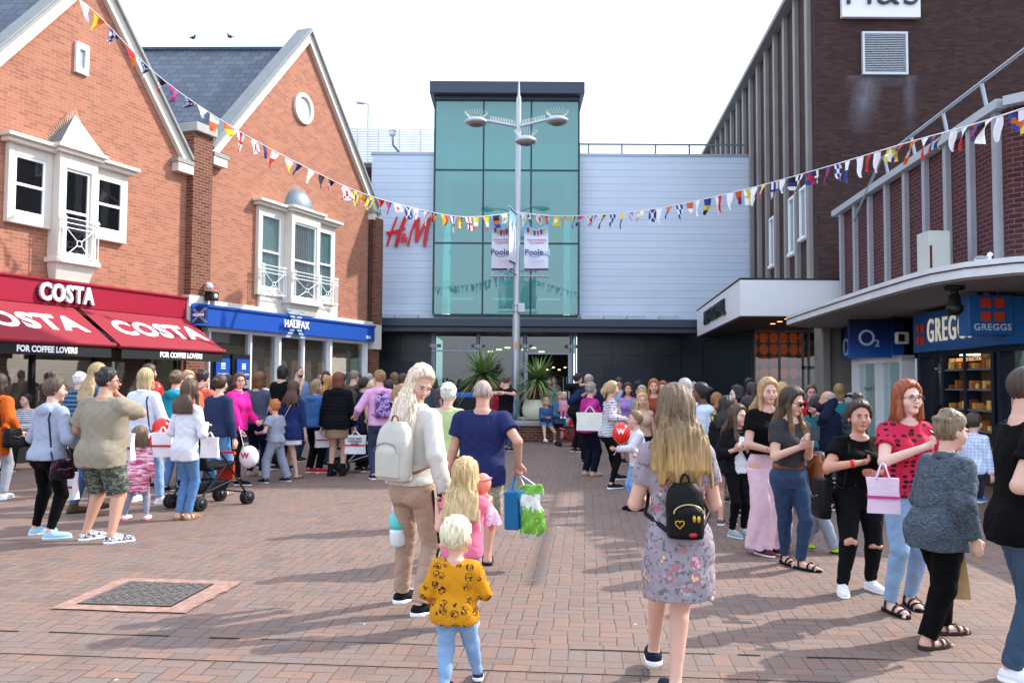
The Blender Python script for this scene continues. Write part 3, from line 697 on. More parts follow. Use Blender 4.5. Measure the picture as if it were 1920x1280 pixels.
# ground floor dark panels
b = MB()
def panels(x0, x1, cols, y):
    n_ = cols; w_ = (x1-x0)/n_
    for i in range(n_):
        zz = 0
        for hgt in (.9, .9, .9, .95):
            b.box(x0+i*w_+.008, x0+(i+1)*w_-.008, y-.02, y+.05, zz+.008, min(zz+hgt, zcan+.1)-.008); zz += hgt
    b.box(x0, x1, y+.051, y+.2, 0, zcan+.1)
panels(wx(690), wx(812), 2, YF+.1); b.obj('ground_panels', m_panel, hb); b = MB(); panels(wx(1083), wx(1470), 6, YF+.1); b.obj('ground_panels', m_panel, hb)
b = MB(); b.box(wx(700), wx(776), YF+.02, YF+.078, 0, wz(678)); b.obj('service_door', M('#232c3a', .4, name='steel_door'), hb)
b = MB(); b.box(wx(1133), wx(1222), YF+.02, YF+.078, 0, wz(686)); b.obj('service_door', M('#232c3a', .4, name='steel_door'), hb)
# glazed entrance
en = MB()
for px in (815, 897, 985, 1072): en.tube([(wx(px), YF-.05, 0), (wx(px), YF-.05, zcan)], .07, 10)
for px in (812, 1079): en.box(wx(px)-.03, wx(px)+.03, YF-.08, YF, 0, zcan)
en.box(wx(812), wx(900), YF-.12, YF-.08, wz(660), wz(657)); en.box(wx(985), wx(1070), YF-.12, YF-.08, wz(664), wz(661)); en.box(wx(985), wx(990), YF-.12, YF-.08, 0, wz(664)); en.box(wx(1065), wx(1070), YF-.12, YF-.08, 0, wz(664))
for px in (815, 897, 985, 1072):
    for k in (-1, 1): en.lathe((wx(px)+k*.2, YF-.16, wz(649)), [(.06, -.03), (.06, .03)], 12, ax=Vector((0, 1, 0)))
    en.box(wx(px)-.25, wx(px)+.25, YF-.13, YF-.1, wz(652), wz(646))
for px in (1056, 1062): en.tube([(wx(px), YF-.2, .6), (wx(px), YF-.2, 1.9)], .015, 6)
en_o = en.obj('entrance_frame', m_steel, hb)
b = MB(); b.box(wx(812), wx(985), YF-.02, YF-.005, .05, zcan); b.box(wx(985), wx(1079), YF-.019, YF-.006, wz(662), zcan); b.obj('pane', glass_mat('lobby_glass', '#a9c4c0', trans=.93), en_o)
b = MB(); b.box(wx(812)-.2, wx(1083)+.2, YF+7, YF+7.1, 0, 4.2); b.box(wx(812)-.2, wx(1083)+.2, YF+.2, YF+7, zcan+.1, zcan+.2); b.box(wx(812)-.2, wx(1083)+.2, YF+.2, YF+7, .004, .012)
b.obj('lobby', M('#2f2f2e', .6, var=.5, scale=.7, name='lobby_wall'), en_o)
b = MB(); b.box(wx(858), wx(868), YF+1.0, YF+1.1, .3, wz(664)); b.box(wx(872), wx(876), YF+1.0, YF+1.1, .3, 3.2); b.obj('red_display', M('#b31218', .5, name='red_panel'), en_o)
b = MB()
for k in range(7): b.box(wx(910)+k*.35, wx(910)+k*.35+.25, YF+3, YF+3.05, 2.9+.08*(k % 3), 2.97+.08*(k % 3))
for k in range(6): b.lathe((wx(1010)+k*.25, YF+4, 2.2+.1*(k % 2)), [(.01, 0), (.07, .02), (.01, .04)], 8)
b.obj('ceiling_lights', M('#ffdca8', .5, emit=3, name='shop_light'), en_o)
# railing on roof
rl = thing('roof_railing', 'grey steel railing along the flat roof right of the glass tower', 'railing', (wx(1240), YF+.6, zc1))
b = MB(); z1 = at(1240, 270, YF+.6).z; b.box(xt1+.02, at(1395, 270, YF+.6).x, YF+.57, YF+.63, z1-.06, z1)
for px in (1088, 1106, 1170, 1235, 1300, 1362): b.box(wx(px)-.03, wx(px)+.03, YF+.55, YF+.65, zc1+.1, z1-.06)
b.obj('rails', M('#6d7880', .4, .4, name='rail_metal'), rl)
# louvre screen
ls = thing('louvre_screen', 'grey slatted plant screen on the roof behind the bank gable', 'screen', at(730, 280, 38))
b = MB(); ys = 38; x0, x1 = at(620, 270, ys).x, at(818, 270, ys).x; z0, z1 = at(730, 306, ys).z, at(730, 240, ys).z
for k in range(14): zz = z0+(z1-z0)*k/14; b.add([(x0, ys, zz), (x1, ys, zz), (x1, ys+.02, zz+.10), (x0, ys+.02, zz+.10)], [(0, 1, 2, 3), (3, 2, 1, 0)])
b.obj('slats', M('#e2e6ea', .5, .1, name='louvre_metal'), ls)
b = MB()
for k in range(5): x = x0+(x1-x0)*(k+.2)/5; b.box(x, x+.06, ys+.14, ys+.2, z0-.1, z1)
b.box(x0, x1, ys+.3, ys+.36, z0-.4, z0+.1); b.obj('screen_frame', M('#6f767c', .5, name='frame_metal'), ls)
# dome cctv on roof
cc = thing('dome_camera', 'white dome camera on a bent pole above the left pale wall', 'camera', at(735, 290, 31.9))
b = MB(); b.tube([at(752, 291, 32.2), at(737, 272, 31.8), at(736, 256, 31.8)], .04, 8); b.obj('arm', m_steel, cc)
b = MB(); b.ball(at(735.5, 250, 31.8), .14); b.lathe(at(735.5, 247, 31.8), [(.15, 0), (.12, .08), (.04, .12)], 14); b.obj('dome', m_white, cc)
def far_lamp():
    t = thing('street_lamp', 'thin far street lamp standing beyond the roofs at left of the glass tower', 'street lamp', (at(689, 300, 60).x, 60, 0))
    b = MB(); xx = at(689, 300, 60).x; zz = at(689, 196, 60).z; b.tube([(xx, 60, 0), (xx, 60, zz)], [.12, .06], 8); b.obj('pole', m_steel, t)
    b = MB(); b.tube([(xx, 60, zz), (xx-.3, 60, zz+.08)], .04, 6); b.hexa([(xx-.85, 59.85, zz+.08), (xx-.3, 59.85, zz), (xx-.3, 60.15, zz), (xx-.85, 60.15, zz+.08), (xx-.85, 59.85, zz+.17), (xx-.3, 59.85, zz+.12), (xx-.3, 60.15, zz+.12), (xx-.85, 60.15, zz+.17)]); b.obj('lamp_head', m_steel, t)
far_lamp()
# ================================================================ RIGHT: tall brown brick store
RV = Vector((.078, .997, 0)).normalized(); RN = Vector((-RV.y, RV.x, 0))
ms = thing('brown_brick_store', 'tall dark brown brick department store with pale vertical fins on its side', 'building', (12, 26, 0))
P0 = Vector((8.3, 23.1, 0))
def S(u, d, z): return P0+RV*u+RN*d+Vector((0, 0, z))    # along the side wall, d outwards (left)
def Sbox(b, u0, u1, d0, d1, z0, z1, mi=0): return b.hexa([S(u0, d1, z0), S(u0, d0, z0), S(u1, d0, z0), S(u1, d1, z0), S(u0, d1, z1), S(u0, d0, z1), S(u1, d0, z1), S(u1, d1, z1)], mi)
ZT = 13.2
b = MB(); b.hexa([S(0, 0, 3.5), Vector((30, 23.1, 3.5)), Vector((30, 50, 3.5)), S(24, 0, 3.5), S(0, 0, ZT+4.2), Vector((30, 23.1, ZT+4.2)), Vector((30, 50, ZT+4.2)), S(24, 0, ZT+4.2)])
# front block is taller than frame, side wall top at ZT: build side separately
b = MB(); b.hexa([S(0, 0, 3.4), Vector((30, 23.1, 3.4)), Vector((30, 30, 3.4)), S(.9, 0, 3.4), S(0, 0, 20), Vector((30, 23.1, 20)), Vector((30, 30, 20)), S(.9, 0, 20)]); b.obj('front_wall', m_brickD, ms)
b = MB(); Sbox(b, .901, 26, -12, 0, 3.4, ZT-.1); b.obj('side_wall', m_brickD, ms)
b = MB(); Sbox(b, .6, 26, -.6, .34, ZT-.1, ZT+.06); b.obj('roof_edge', m_fin, ms)
u = .35
nf = 0
while u < 25 and nf < 26:
    b = MB(); Sbox(b, u, u+.26, .002, .12, 4.25, ZT-.1 if u > .8 else 20); b.obj('fin', m_fin, ms); u += 1.32; nf += 1
# side windows between fins
for u_, z0, z1 in ((1.08, 5.85, 7.3), (2.4, 5.6, 7.3), (5.04, 5.6, 7.2)):
    b = MB(); Sbox(b, u_-.28+.0, u_-.22, .002, .09, z0, z1); Sbox(b, u_+.36, u_+.42, .002, .09, z0, z1); Sbox(b, u_-.22, u_+.36, .002, .089, z1-.07, z1); Sbox(b, u_-.3, u_+.42, .002, .14, z0-.08, z0)
    w_ = b.obj('window', m_wframe, ms); b = MB(); Sbox(b, u_-.22, u_+.36, .004, .03, z0, z1-.07); b.obj('pane', M('#6b7c88', .15, spec=.7, name='pane_reflecting'), w_)
# vent grille
def vent():
    Y = 23.05; x0, x1 = at(1616, 100, Y).x, at(1701, 100, Y).x; z0, z1 = at(1660, 141, Y).z, at(1660, 61, Y).z
    b = MB(); t = .06
    b.box(x0, x0+t, Y-.06, Y+.04, z0, z1); b.box(x1-t, x1, Y-.06, Y+.04, z0, z1); b.box(x0+t, x1-t, Y-.059, Y+.04, z1-t, z1); b.box(x0+t, x1-t, Y-.059, Y+.04, z0, z0+t)
    o = b.obj('vent_grille', M('#c6cbd0', .4, .2, name='vent_frame'), ms)
    b = MB(); n_ = 22
    for k in range(n_):
        z = z0+t+(z1-z0-2*t)*k/n_; b.prism([(x0+t, Y-.05, z), (x1-t, Y-.05, z), (x1-t, Y-.01, z+.035), (x0+t, Y-.01, z+.035)], (0, 0, .008))
    b.obj('louvres', M('#c6cbd0', .4, .2, name='vent_frame'), o)
    b = MB(); b.box(x0+t, x1-t, Y+.02, Y+.04, z0+t, z1-t); b.obj('backing', m_black, o)
    # lime bloom running down the bricks under the grille
    tt = NT('lime_stain'); uv = tt.n('UVMap').outputs[0]; tt.t.nodes.remove(tt.b)
    df = tt.n('BsdfDiffuse'); df.inputs[0].default_value = lin('#9a9aa4'); tr = tt.n('BsdfTransparent'); mx = tt.n('MixShader')
    sp = tt.n('SeparateXYZ'); tt.put(sp.inputs[0], tt.coord('Generated')); X_, Z_ = sp.outputs[0], sp.outputs[2]
    l1 = tt.math('SUBTRACT', 1.0, tt.math('MULTIPLY', tt.math('ABSOLUTE', tt.math('SUBTRACT', X_, tt.math('MULTIPLY_ADD', Z_, .16, .16))), 4.2))
    l2 = tt.math('SUBTRACT', 1.0, tt.math('MULTIPLY', tt.math('ABSOLUTE', tt.math('SUBTRACT', X_, .86)), 9.0))
    tp = tt.math('MULTIPLY', tt.math('SUBTRACT', Z_, .78), 4.0)
    mk = tt.math('MAXIMUM', tt.math('MAXIMUM', l1, tt.math('MULTIPLY', l2, .6)), tt.math('MULTIPLY', tp, .6)); mk = tt.math('MAXIMUM', mk, 0.0)
    edge_ = tt.math('MINIMUM', tt.math('MULTIPLY', Z_, 1.6), tt.math('MULTIPLY', tt.math('SUBTRACT', 1.0, tt.math('ABSOLUTE', tt.math('MULTIPLY_ADD', X_, 2.0, -1.0))), 6.0))
    fac = tt.math('MULTIPLY', tt.math('MULTIPLY', mk, tt.math('MINIMUM', edge_, 1.0)), tt.math('MULTIPLY', tt.noise(2.2, 5, uv, rough=.7), .85))
    tt.put(mx.inputs[0], fac); tt.t.links.new(tr.outputs[0], mx.inputs[1]); tt.t.links.new(df.outputs[0], mx.inputs[2]); tt.t.links.new(mx.outputs[0], tt.out.inputs[0])
    b = MB(); b.poly([(x0-.45, Y+.044, z0-1.7), (x1+.35, Y+.044, z0-1.7), (x1+.35, Y+.044, z0+.0), (x0-.45, Y+.044, z0+.0)]); b.obj('lime_stain', tt.m, ms)
    # sign board
    Y = 22.98; x0, x1 = at(1577, 0, Y).x, at(1724, 0, Y).x; zb_ = at(1650, 34, Y).z
    s_ = thing('wall_sign', 'white board with dark store letters high on the brown brick wall', 'sign', ((x0+x1)/2, Y, zb_+.6))
    b = MB(); b.box(x0, x1, Y-.06, Y+.08, zb_, zb_+1.25); b.obj('board', m_white, s_, bevel=.01)
    text('M&S', .92, ((x0+x1)/2, Y-.07, zb_+.62), Vector((1, 0, 0)), Vector((0, 0, 1)), M('#26323c', .4, name='dark_letter'), s_, depth=.06, bold=-.008, sx=1.15, font_space=1.1)
vent()
# white entrance canopy of food hall
fc = thing('food_hall_canopy', 'white box canopy with black lettering over the food hall entrance', 'canopy', (7, 22, 3.3))
A = Vector((5.6, 20.9, 0)); Bp = Vector((6.5, 29.9, 0)); Cc = Vector((8.12, 20.9, 0)); Dd = Vector((9.5, 30, 0))
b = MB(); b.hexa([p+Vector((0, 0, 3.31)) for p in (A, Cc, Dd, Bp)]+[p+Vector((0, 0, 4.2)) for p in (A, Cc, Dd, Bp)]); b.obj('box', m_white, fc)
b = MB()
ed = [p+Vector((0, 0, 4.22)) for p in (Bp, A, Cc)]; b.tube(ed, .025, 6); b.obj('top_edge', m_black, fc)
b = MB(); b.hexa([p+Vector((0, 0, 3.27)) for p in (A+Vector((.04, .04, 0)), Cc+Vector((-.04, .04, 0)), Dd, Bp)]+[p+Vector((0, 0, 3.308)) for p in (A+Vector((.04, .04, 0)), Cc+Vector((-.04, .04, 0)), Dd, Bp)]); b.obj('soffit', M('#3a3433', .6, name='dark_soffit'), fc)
v1 = (A-Bp).normalized(); text('M&S FOODHALL', .62, Bp.lerp(A, .50)+Vector((-.012, 0, 3.74)), v1, Vector((0, 0, 1)), m_black, fc, depth=.05, bold=.006, sx=1.0)
b = MB()
for (px, py) in ((1462, 603), (1476, 598), (1449, 607)): p = atz(px, py, 3.268); b.lathe(p, [(.07, 0), (.07, .004)], 12)
b.obj('downlight', M('#ffb36b', .5, emit=4, name='warm_downlight'), fc)
# food hall glazing with orange display
fh = thing('food_hall_window', 'glazed food hall front with rows of orange and red discs under the white canopy', 'shop window', (8, 25.5, 0))
Y = 25.6; x0, x1 = at(1413, 600, Y).x, at(1542, 600, Y).x
def disp():
    t = NT('orange_disc_print'); g_ = t.n('TexCoord').outputs['Object']; sp = t.n('SeparateXYZ'); t.put(sp.inputs[0], g_)
    a_ = t.math('FRACT', t.math('DIVIDE', sp.outputs[0], .30)); c_ = t.math('FRACT', t.math('DIVIDE', sp.outputs[2], .36))
    dd = t.math('SQRT', t.math('ADD', t.math('POWER', t.math('SUBTRACT', a_, .5), 2.0), t.math('POWER', t.math('SUBTRACT', c_, .5), 2.0)))
    inn = t.math('LESS_THAN', dd, .46); rw_ = t.math('FLOOR', t.math('DIVIDE', sp.outputs[2], .36))
    rr = t.n('TexWhiteNoise', noise_dimensions='1D'); t.put(rr.inputs['W'], rw_)
    cc_ = t.ramp(rr.outputs[0], [(0, '#7a1608'), (.35, '#a52408'), (.6, '#c04a08'), (.85, '#8a1206')])
    cc_ = t.mix(t.math('MULTIPLY', t.noise(3, 3, g_), .5), cc_, lin('#3a0a06'))
    t.col(t.mix(inn, lin('#140605'), cc_)); t.rough(.5)
    t.put(t.b.inputs['Emission Color'], t.mix(inn, (0, 0, 0, 1), cc_)); t.b.inputs['Emission Strength'].default_value = .3; return t.m
b = MB(); b.box(x0, x1-.5, Y+.3, Y+.35, 0, 3.2); b.obj('display_wall', disp(), fh)
b = MB()
for x in (x0, at(1460, 600, Y).x, at(1504, 600, Y).x, at(1515, 600, Y).x, x1-.06): b.box(x, x+.05, Y, Y+.1, 0, 3.25)
b.box(x0, x1, Y, Y+.1, 3.2, 3.3); b.box(at(1504, 600, Y).x, x1, Y, Y+.1, 2.1, 2.2); b.obj('frame', M('#6b6a66', .4, .3, name='door_frame'), fh)
b = MB(); b.box(x0, x1, Y+.05, Y+.06, 0, 3.2); b.obj('pane', m_glass, fh)
b = MB(); b.box(x1-.5, x1+2.5, Y+1.5, Y+1.6, 0, 3.3); b.obj('interior', M('#4a2410', .6, var=.5, name='warm_interior'), fh)
# recess side + concrete pillar
b = MB(); b.box(x0-.02, x0-.1, Y, YF, 0, 3.27); b.box(x1, x1+3, Y, Y+.2, 0, 3.3); b.obj('recess_wall', m_panel, ms)
cp = thing('concrete_pillar', 'grey concrete pillar beside the food hall doors under the long canopy', 'pillar', at(1560, 900, 20.4)-Vector((0, 0, at(1560, 900, 20.4).z)))
b = MB(); xx0, xx1 = at(1541, 700, 20.4).x, at(1583, 700, 20.4).x; b.box(xx0, xx0+.18, 20.3, 20.9, 0, 3.3); b.box(xx0+.18, xx1+.2, 20.42, 21.4, 0, 3.3); b.obj('shaft', m_concrete, cp, bevel=.015)
# ================================================================ RIGHT WING (shops) 
rg = thing('shop_wing', 'brick wing with pale fins above the bakery and phone shop', 'building', (9, 16, 0))
W0 = Vector((7.9, 20.5, 0))
def Wp(u, d, z): return W0-RV*u+RN*d+Vector((0, 0, z))    # u towards the camera, d outwards (left)
def Wbox(b, u0, u1, d0, d1, z0, z1, mi=0): return b.hexa([Wp(u1, d1, z0), Wp(u1, d0, z0), Wp(u0, d0, z0), Wp(u0, d1, z0), Wp(u1, d1, z1), Wp(u1, d0, z1), Wp(u0, d0, z1), Wp(u0, d1, z1)], mi)
UE = 8.15
c1 = Wp(UE, 0, 0); c2 = c1+Vector((.9, -1.0, 0)); c3 = c2+Vector((8, -1.0, 0))
up_ = Vector((0, 0, 1))
b = MB(); b.prism([W0+up_*3.1, c1+up_*3.1, c2+up_*3.1, c3+up_*3.1, Vector((16, 20.5, 3.1))], up_*2.6); b.obj('upper_wall', m_brickW, rg)
b = MB()
for pa, pb_ in ((W0-RV*-.05, c1), (c1, c2), (c2, c3)):
    dv = (pb_-pa).normalized(); nn = Vector((dv.y, -dv.x, 0)); nn = nn if nn.x < 0 or nn.y < 0 else -nn
    if (pa, pb_) != (None, None): b.hexa([pa+nn*.16+up_*5.702, pb_+nn*.16+up_*5.702, pb_-nn*.3+up_*5.702, pa-nn*.3+up_*5.702, pa+nn*.16+up_*5.84, pb_+nn*.16+up_*5.84, pb_-nn*.3+up_*5.84, pa-nn*.3+up_*5.84])
b.obj('coping', M('#a9adb0', .5, .2, name='coping_metal'), rg)
for k, u in enumerate((.3, 1.3, 2.28, 3.28, 4.28, 5.22, 6.12, 7.0, 7.85)):
    b = MB(); Wbox(b, u, u+.13, .002, .09, 3.2, 5.70); b.obj('fin', M('#9b9ba1', .6, var=.15, name='pale_fin'), rg)
b = MB(); dv = (c2-c1).normalized(); nn = Vector((dv.y, -dv.x, 0)); nn = -nn if nn.y > 0 else nn
for k in (.75,): p = c1+dv*k; b.hexa([p+nn*.15+up_*3.2, p+dv*.14+nn*.15+up_*3.2, p+dv*.14+up_*3.2, p+up_*3.2, p+nn*.15+up_*5.7, p+dv*.14+nn*.15+up_*5.7, p+dv*.14+up_*5.7, p+up_*5.7])
b.obj('fin', M('#9b9ba1', .6, var=.15, name='pale_fin'), rg)
# roof handrail
b = MB(); pts = [Wp(u, .25, 5.55+.58*(1 if u > 2 else .3+u*.35)) for u in (1.6, 2.4, 8)]
pts = [Wp(2.0, .15, 5.35), Wp(2.9, .1, 6.15), Wp(8.2, .1, 6.45), c1+Vector((.6, -.4, 6.45))]; b.tube([Wp(1.75, .2, 5.25), Wp(3.2, .1, 6.25), Wp(10.5, .1, 6.3)], .03, 8)
for u in (3.4, 4.8, 6.2, 7.6): b.tube([Wp(u, .02, 5.84), Wp(u, .1, 6.27)], .035, 6)
b.obj('roof_handrail', m_steel, rg)
# canopy slab
edge = [(6.32, 19.6), (6.1, 17.5), (5.92, 15.6), (5.75, 13.6), (5.66, 12.2), (5.66, 11.5), (5.8, 10.9), (6.15, 10.4), (6.8, 10.05), (8.2, 9.75), (14, 9.3)]
poly = [(8.4, 21.0), (7.2, 20.3)]+edge+[(14, 21.0)]
poly = [(x, y) for x, y in poly]
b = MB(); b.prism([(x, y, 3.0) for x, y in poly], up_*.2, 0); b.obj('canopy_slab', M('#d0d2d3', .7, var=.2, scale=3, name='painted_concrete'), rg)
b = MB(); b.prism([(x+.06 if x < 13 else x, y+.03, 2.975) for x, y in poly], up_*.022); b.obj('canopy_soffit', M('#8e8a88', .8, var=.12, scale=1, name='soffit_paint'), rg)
b = MB()
for i in range(len(edge)-2): p, q_ = Vector((*edge[i], 3.12)), Vector((*edge[i+1], 3.12)); n_ = (q_-p).cross(up_).normalized(); n_ = n_ if n_.x < 0 or n_.y < -.5 else -n_; b.tube([p-up_*.0+n_*.012, q_+n_*.012], .01, 5)
b.obj('canopy_cable', m_black, rg)
# shop fronts below
sh = MB(); Wbox(sh, -.2, 12, -.5, -.35, 0, 3.0); sh.obj('ground_wall', M('#171a22', .5, name='dark_shop_wall'), rg)
# phone shop
ph = thing('phone_shop_front', 'blue phone shop fascia over a white framed glass front beside the concrete pillar', 'shop front', Wp(2.2, 0, 0))
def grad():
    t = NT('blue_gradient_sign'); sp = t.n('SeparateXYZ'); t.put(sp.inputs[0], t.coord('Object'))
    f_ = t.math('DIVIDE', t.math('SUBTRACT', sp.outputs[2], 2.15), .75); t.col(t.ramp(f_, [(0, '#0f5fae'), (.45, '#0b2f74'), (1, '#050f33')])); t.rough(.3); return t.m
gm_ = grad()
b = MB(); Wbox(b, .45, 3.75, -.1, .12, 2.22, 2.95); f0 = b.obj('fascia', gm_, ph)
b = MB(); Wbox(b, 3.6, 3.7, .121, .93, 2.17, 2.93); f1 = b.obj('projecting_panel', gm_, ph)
m_o2 = M('#b9cfe6', .4, name='pale_letter')
def o2(o, xa, sz, par):
    nrm = xa.cross(up_).normalized(); m_ = MB(); n = 36; ro, ri = sz, sz*.72; vs = []
    for t_ in (0, .012):
        for rr in (ro, ri):
            for k in range(n): a = 2*math.pi*k/n; vs.append(o+xa*rr*math.cos(a)+up_*rr*1.02*math.sin(a)+nrm*t_)
    fs = []
    for k in range(n):
        k2 = (k+1) % n; fs += [(k, k2, n+k2, n+k), (2*n+k, 3*n+k, 3*n+k2, 2*n+k2), (k, 2*n+k, 2*n+k2, k2), (n+k, n+k2, 3*n+k2, 3*n+k)]
    m_.add(vs, fs); m_.obj('letter_ring', m_o2, par); text('2', sz*1.2, o+xa*sz*1.3-up_*sz*.75+nrm*.002, xa, up_, m_o2, par, depth=.01, bold=.004)
o2(Wp(3.705, .60, 2.56), -RN, .155, f1)
o2(Wp(.85, .125, 2.50), -RV, .20, f0)
b = MB()
for u in (.65, 2.2, 3.62): Wbox(b, u, u+.12, -.3, -.05, 0, 2.22)
Wbox(b, .65, 3.74, -.3, -.049, 2.1, 2.22); fr_ = b.obj('shopfront_frame', m_wframe, ph)
b = MB(); Wbox(b, .77, 3.62, -.2, -.19, .1, 2.1); b.obj('pane', m_glass, fr_)
b = MB(); Wbox(b, .6, 3.75, -.34, -.33, 0, 2.15); b.obj('interior', M('#a9b5bb', .7, var=.25, scale=2, emit=.25, name='glowing_interior'), fr_)  # shop lighting put into the pale back plate as a weak glow
text('Saucey 01 | 02', .13, Wp(1.5, -.185, 1.55), -RV, up_, M('#3b4650', .5, name='grey_print'), fr_, depth=.003)
b = MB(); Wbox(b, 3.2, 3.5, -.32, -.30, .2, 1.4); b.obj('poster', M('#b2477f', .5, var=.5, scale=6, name='pink_poster'), fr_)
# round projecting cream sign between the shops
rs = thing('projecting_sign', 'small cream bulkhead lamp on the wall between phone shop and bakery', 'lamp', Wp(3.95, .2, 2.5))
b = MB(); Wbox(b, 3.92, 4.04, -.1, .15, 2.42, 2.66); b.obj('housing', M('#d9d6cf', .5, name='cream_plastic'), rs, bevel=.03)
b = MB(); Wbox(b, 4.041, 4.06, .0, .11, 2.47, 2.61); b.obj('face', m_black, rs)
# bakery
gk = thing('bakery_front', 'blue bakery shop front with big cream letters and lit food shelves', 'shop front', Wp(6.5, 0, 0))
m_gb = M('#1a5a9a', .4, var=.05, name='bakery_blue')
b = MB(); Wbox(b, 4.85, 8.3, -.1, .14, 2.22, 2.9); f0 = b.obj('fascia', m_gb, gk)
text('GREGGS', .58, Wp(6.42, .16, 2.55), -RV, up_, M('#e6e0cc', .4, emit=.22, name='cream_letter'), f0, depth=.02, bold=.001, sx=.70, font_space=1.2)
m_or = M('#c8401c', .4, var=.06, name='orange_square')
def squares(o, xa, s, par):
    n_ = xa.cross(up_).normalized(); m_ = MB()
    for i in (-1, 1):
        for k in (-1, 1):
            p = o+xa*(i*s*.72)+up_*(k*s*.72); m_.prism([p-xa*s*.5-up_*s*.5, p+xa*s*.5-up_*s*.5, p+xa*s*.5+up_*s*.5, p-xa*s*.5+up_*s*.5], n_*.015)
    m_.obj('squares_emblem', m_or, par)
squares(Wp(5.2, .145, 2.53), -RV, .15, f0)
# projecting bakery sign
b = MB(); qa = at(1816, 590, 12.3)
bs = thing('projecting_sign', 'square blue projecting bakery sign with four orange squares, hanging under the canopy', 'sign', (qa.x+.3, 12.3, 2.6))
x0 = at(1817, 590, 12.2).x; x1 = at(1901, 590, 12.2).x; z0 = at(1855, 628, 12.2).z; z1 = at(1855, 553, 12.2).z
b = MB(); b.box(x0, x1, 12.2, 12.5, z0, z1); b.obj('panel', m_gb, bs, bevel=.01)
b = MB(); b.box(x0+.2, x0+.26, 12.3, 12.36, z1, 2.98); b.box(x1-.26, x1-.2, 12.3, 12.36, z1, 2.98); b.obj('hanger', m_black, bs)
squares(Vector(((x0+x1)/2+.01, 12.195, z0+.365)), Vector((1, 0, 0)), .135, bs)
text('GREGGS', .135, ((x0+x1)/2+.01, 12.195, z0+.11), Vector((1, 0, 0)), up_, M('#c9d3da', .4, name='pale_letter2'), bs, depth=.008, bold=.002, font_space=1.1)
b = MB()
for u in (4.5, 5.5, 6.35, 7.3, 7.5, 8.35): Wbox(b, u, u+.1, -.32, -.08, 0, 2.22)
Wbox(b, 4.5, 8.45, -.32, -.079, 2.14, 2.22); fr_ = b.obj('shopfront_frame', M('#101c2c', .4, name='navy_frame'), gk)
b = MB(); Wbox(b, 4.6, 5.5, -.2, -.19, .1, 2.14); b.obj('pane', m_glass, fr_); b = MB(); Wbox(b, 7.6, 8.35, -.2, -.19, .1, 2.14); b.obj('pane', m_glass, fr_)
b = MB()
for k in range(5): Wbox(b, 5.6, 7.3, -.34, -.1, .55+k*.33, .58+k*.33)
b.obj('shelf', M('#8a8c8e', .4, .5, name='steel_shelf'), fr_)
b = MB(); Wbox(b, 5.6, 7.3, -.345, -.34, 0, 2.14); b.obj('shelf_back', M('#3a2a1c', .6, var=.4, emit=.15, name='glowing_shelf_back'), fr_)  # lit look comes from the panel's own faint glow
for k in range(5):
    for q_ in range(13):
        if random.random() < .12: continue
        uu = 5.66+q_*.125; b = MB(); hh_ = random.uniform(.05, .16); Wbox(b, uu, uu+random.uniform(.06, .11), -.3+random.random()*.05, -.13, .581+k*.33, .581+k*.33+hh_)
        b.obj('food_pack', M(random.choice(['#b5762a', '#c99440', '#8a4a1e', '#d6b468', '#77301a', '#9a5a20']), .6, var=.6, scale=25, emit=.05, name='food_pack_print_glow'), fr_, bevel=.012)  # printed packs also glow a little, standing in for shelf lighting
text('COLD SANDWICH SELECTION', .085, Wp(6.4, -.09, 2.05), -RV, up_, M('#d9a860', .5, emit=.6, name='shelf_print'), fr_, depth=.004)
b = MB(); Wbox(b, 6.2, 6.5, -.3, -.1, 2.12, 2.139); b.obj('ceiling_light', M('#ffe2b0', .5, emit=5, name='shop_lamp'), fr_)
b = MB(); Wbox(b, 7.72, 8.05, -.188, -.18, .7, 1.62); po = b.obj('poster', m_white, fr_)
b = MB(); Wbox(b, 7.75, 8.02, -.179, -.176, 1.32, 1.58, 0); Wbox(b, 7.75, 8.02, -.179, -.176, 1.02, 1.2, 1); b.obj('poster_print', [M('#c2183e', .5, var=.4, scale=12, name='red_print'), M('#e8b9bd', .5, name='pink_print')], po)
text('M\nLUN', .17, Wp(8.2, -.185, 1.75), -RV, up_, m_wl, fr_, depth=.004, bold=.004)
# stuff on the canopy
ac = thing('equipment_cabinet', 'cream metal cabinet with a rust streak standing on the canopy edge', 'cabinet', (6.3, 12.9, 3.2))
b = MB(); p = at(1765, 500, 13.2); xx = at(1742, 480, 13.2).x; xz = at(1783, 480, 13.2).x
b.box(xx, xz, 13.2, 13.6, 3.2, at(1760, 432, 13.2).z); b.obj('case', M('#b9bab4', .5, var=.08, name='cabinet_paint'), ac, bevel=.015)
b = MB(); b.box(xx+.01, xx+.05, 13.197, 13.199, 3.22, at(1760, 460, 13.2).z); b.obj('rust_streak', M('#5f2c18', .9, name='rust'), ac)
def gull():
    t = thing('seagull', 'white and grey seagull sitting on the edge of the concrete canopy', 'seagull', at(1850, 487, 11.4))
    c = at(1847, 486, 11.6)
    b = MB(); b.ball(c+Vector((-.03, 0, .0)), .065, 14, sc=(1.9, .9, .7)); b.ball(c+Vector((.07, -.0, .065)), .034, 12, sc=(1.1, 1, 1)); b.tube([c+Vector((.04, 0, .01)), c+Vector((.065, 0, .06))], [.04, .026], 10); b.obj('body', M('#e4e4e2', .7, name='white_feathers'), t)
    b = MB(); b.ball(c+Vector((-.055, -.02, .012)), .058, 12, sc=(1.8, .8, .6)); b.obj('wing', M('#8d9296', .7, name='grey_feathers'), t)
    b = MB(); b.tube([c+Vector((.10, 0, .062)), c+Vector((.135, 0, .056))], [.009, .003], 6); b.obj('beak', M('#c98a2a', .5, name='beak'), t)
gull()
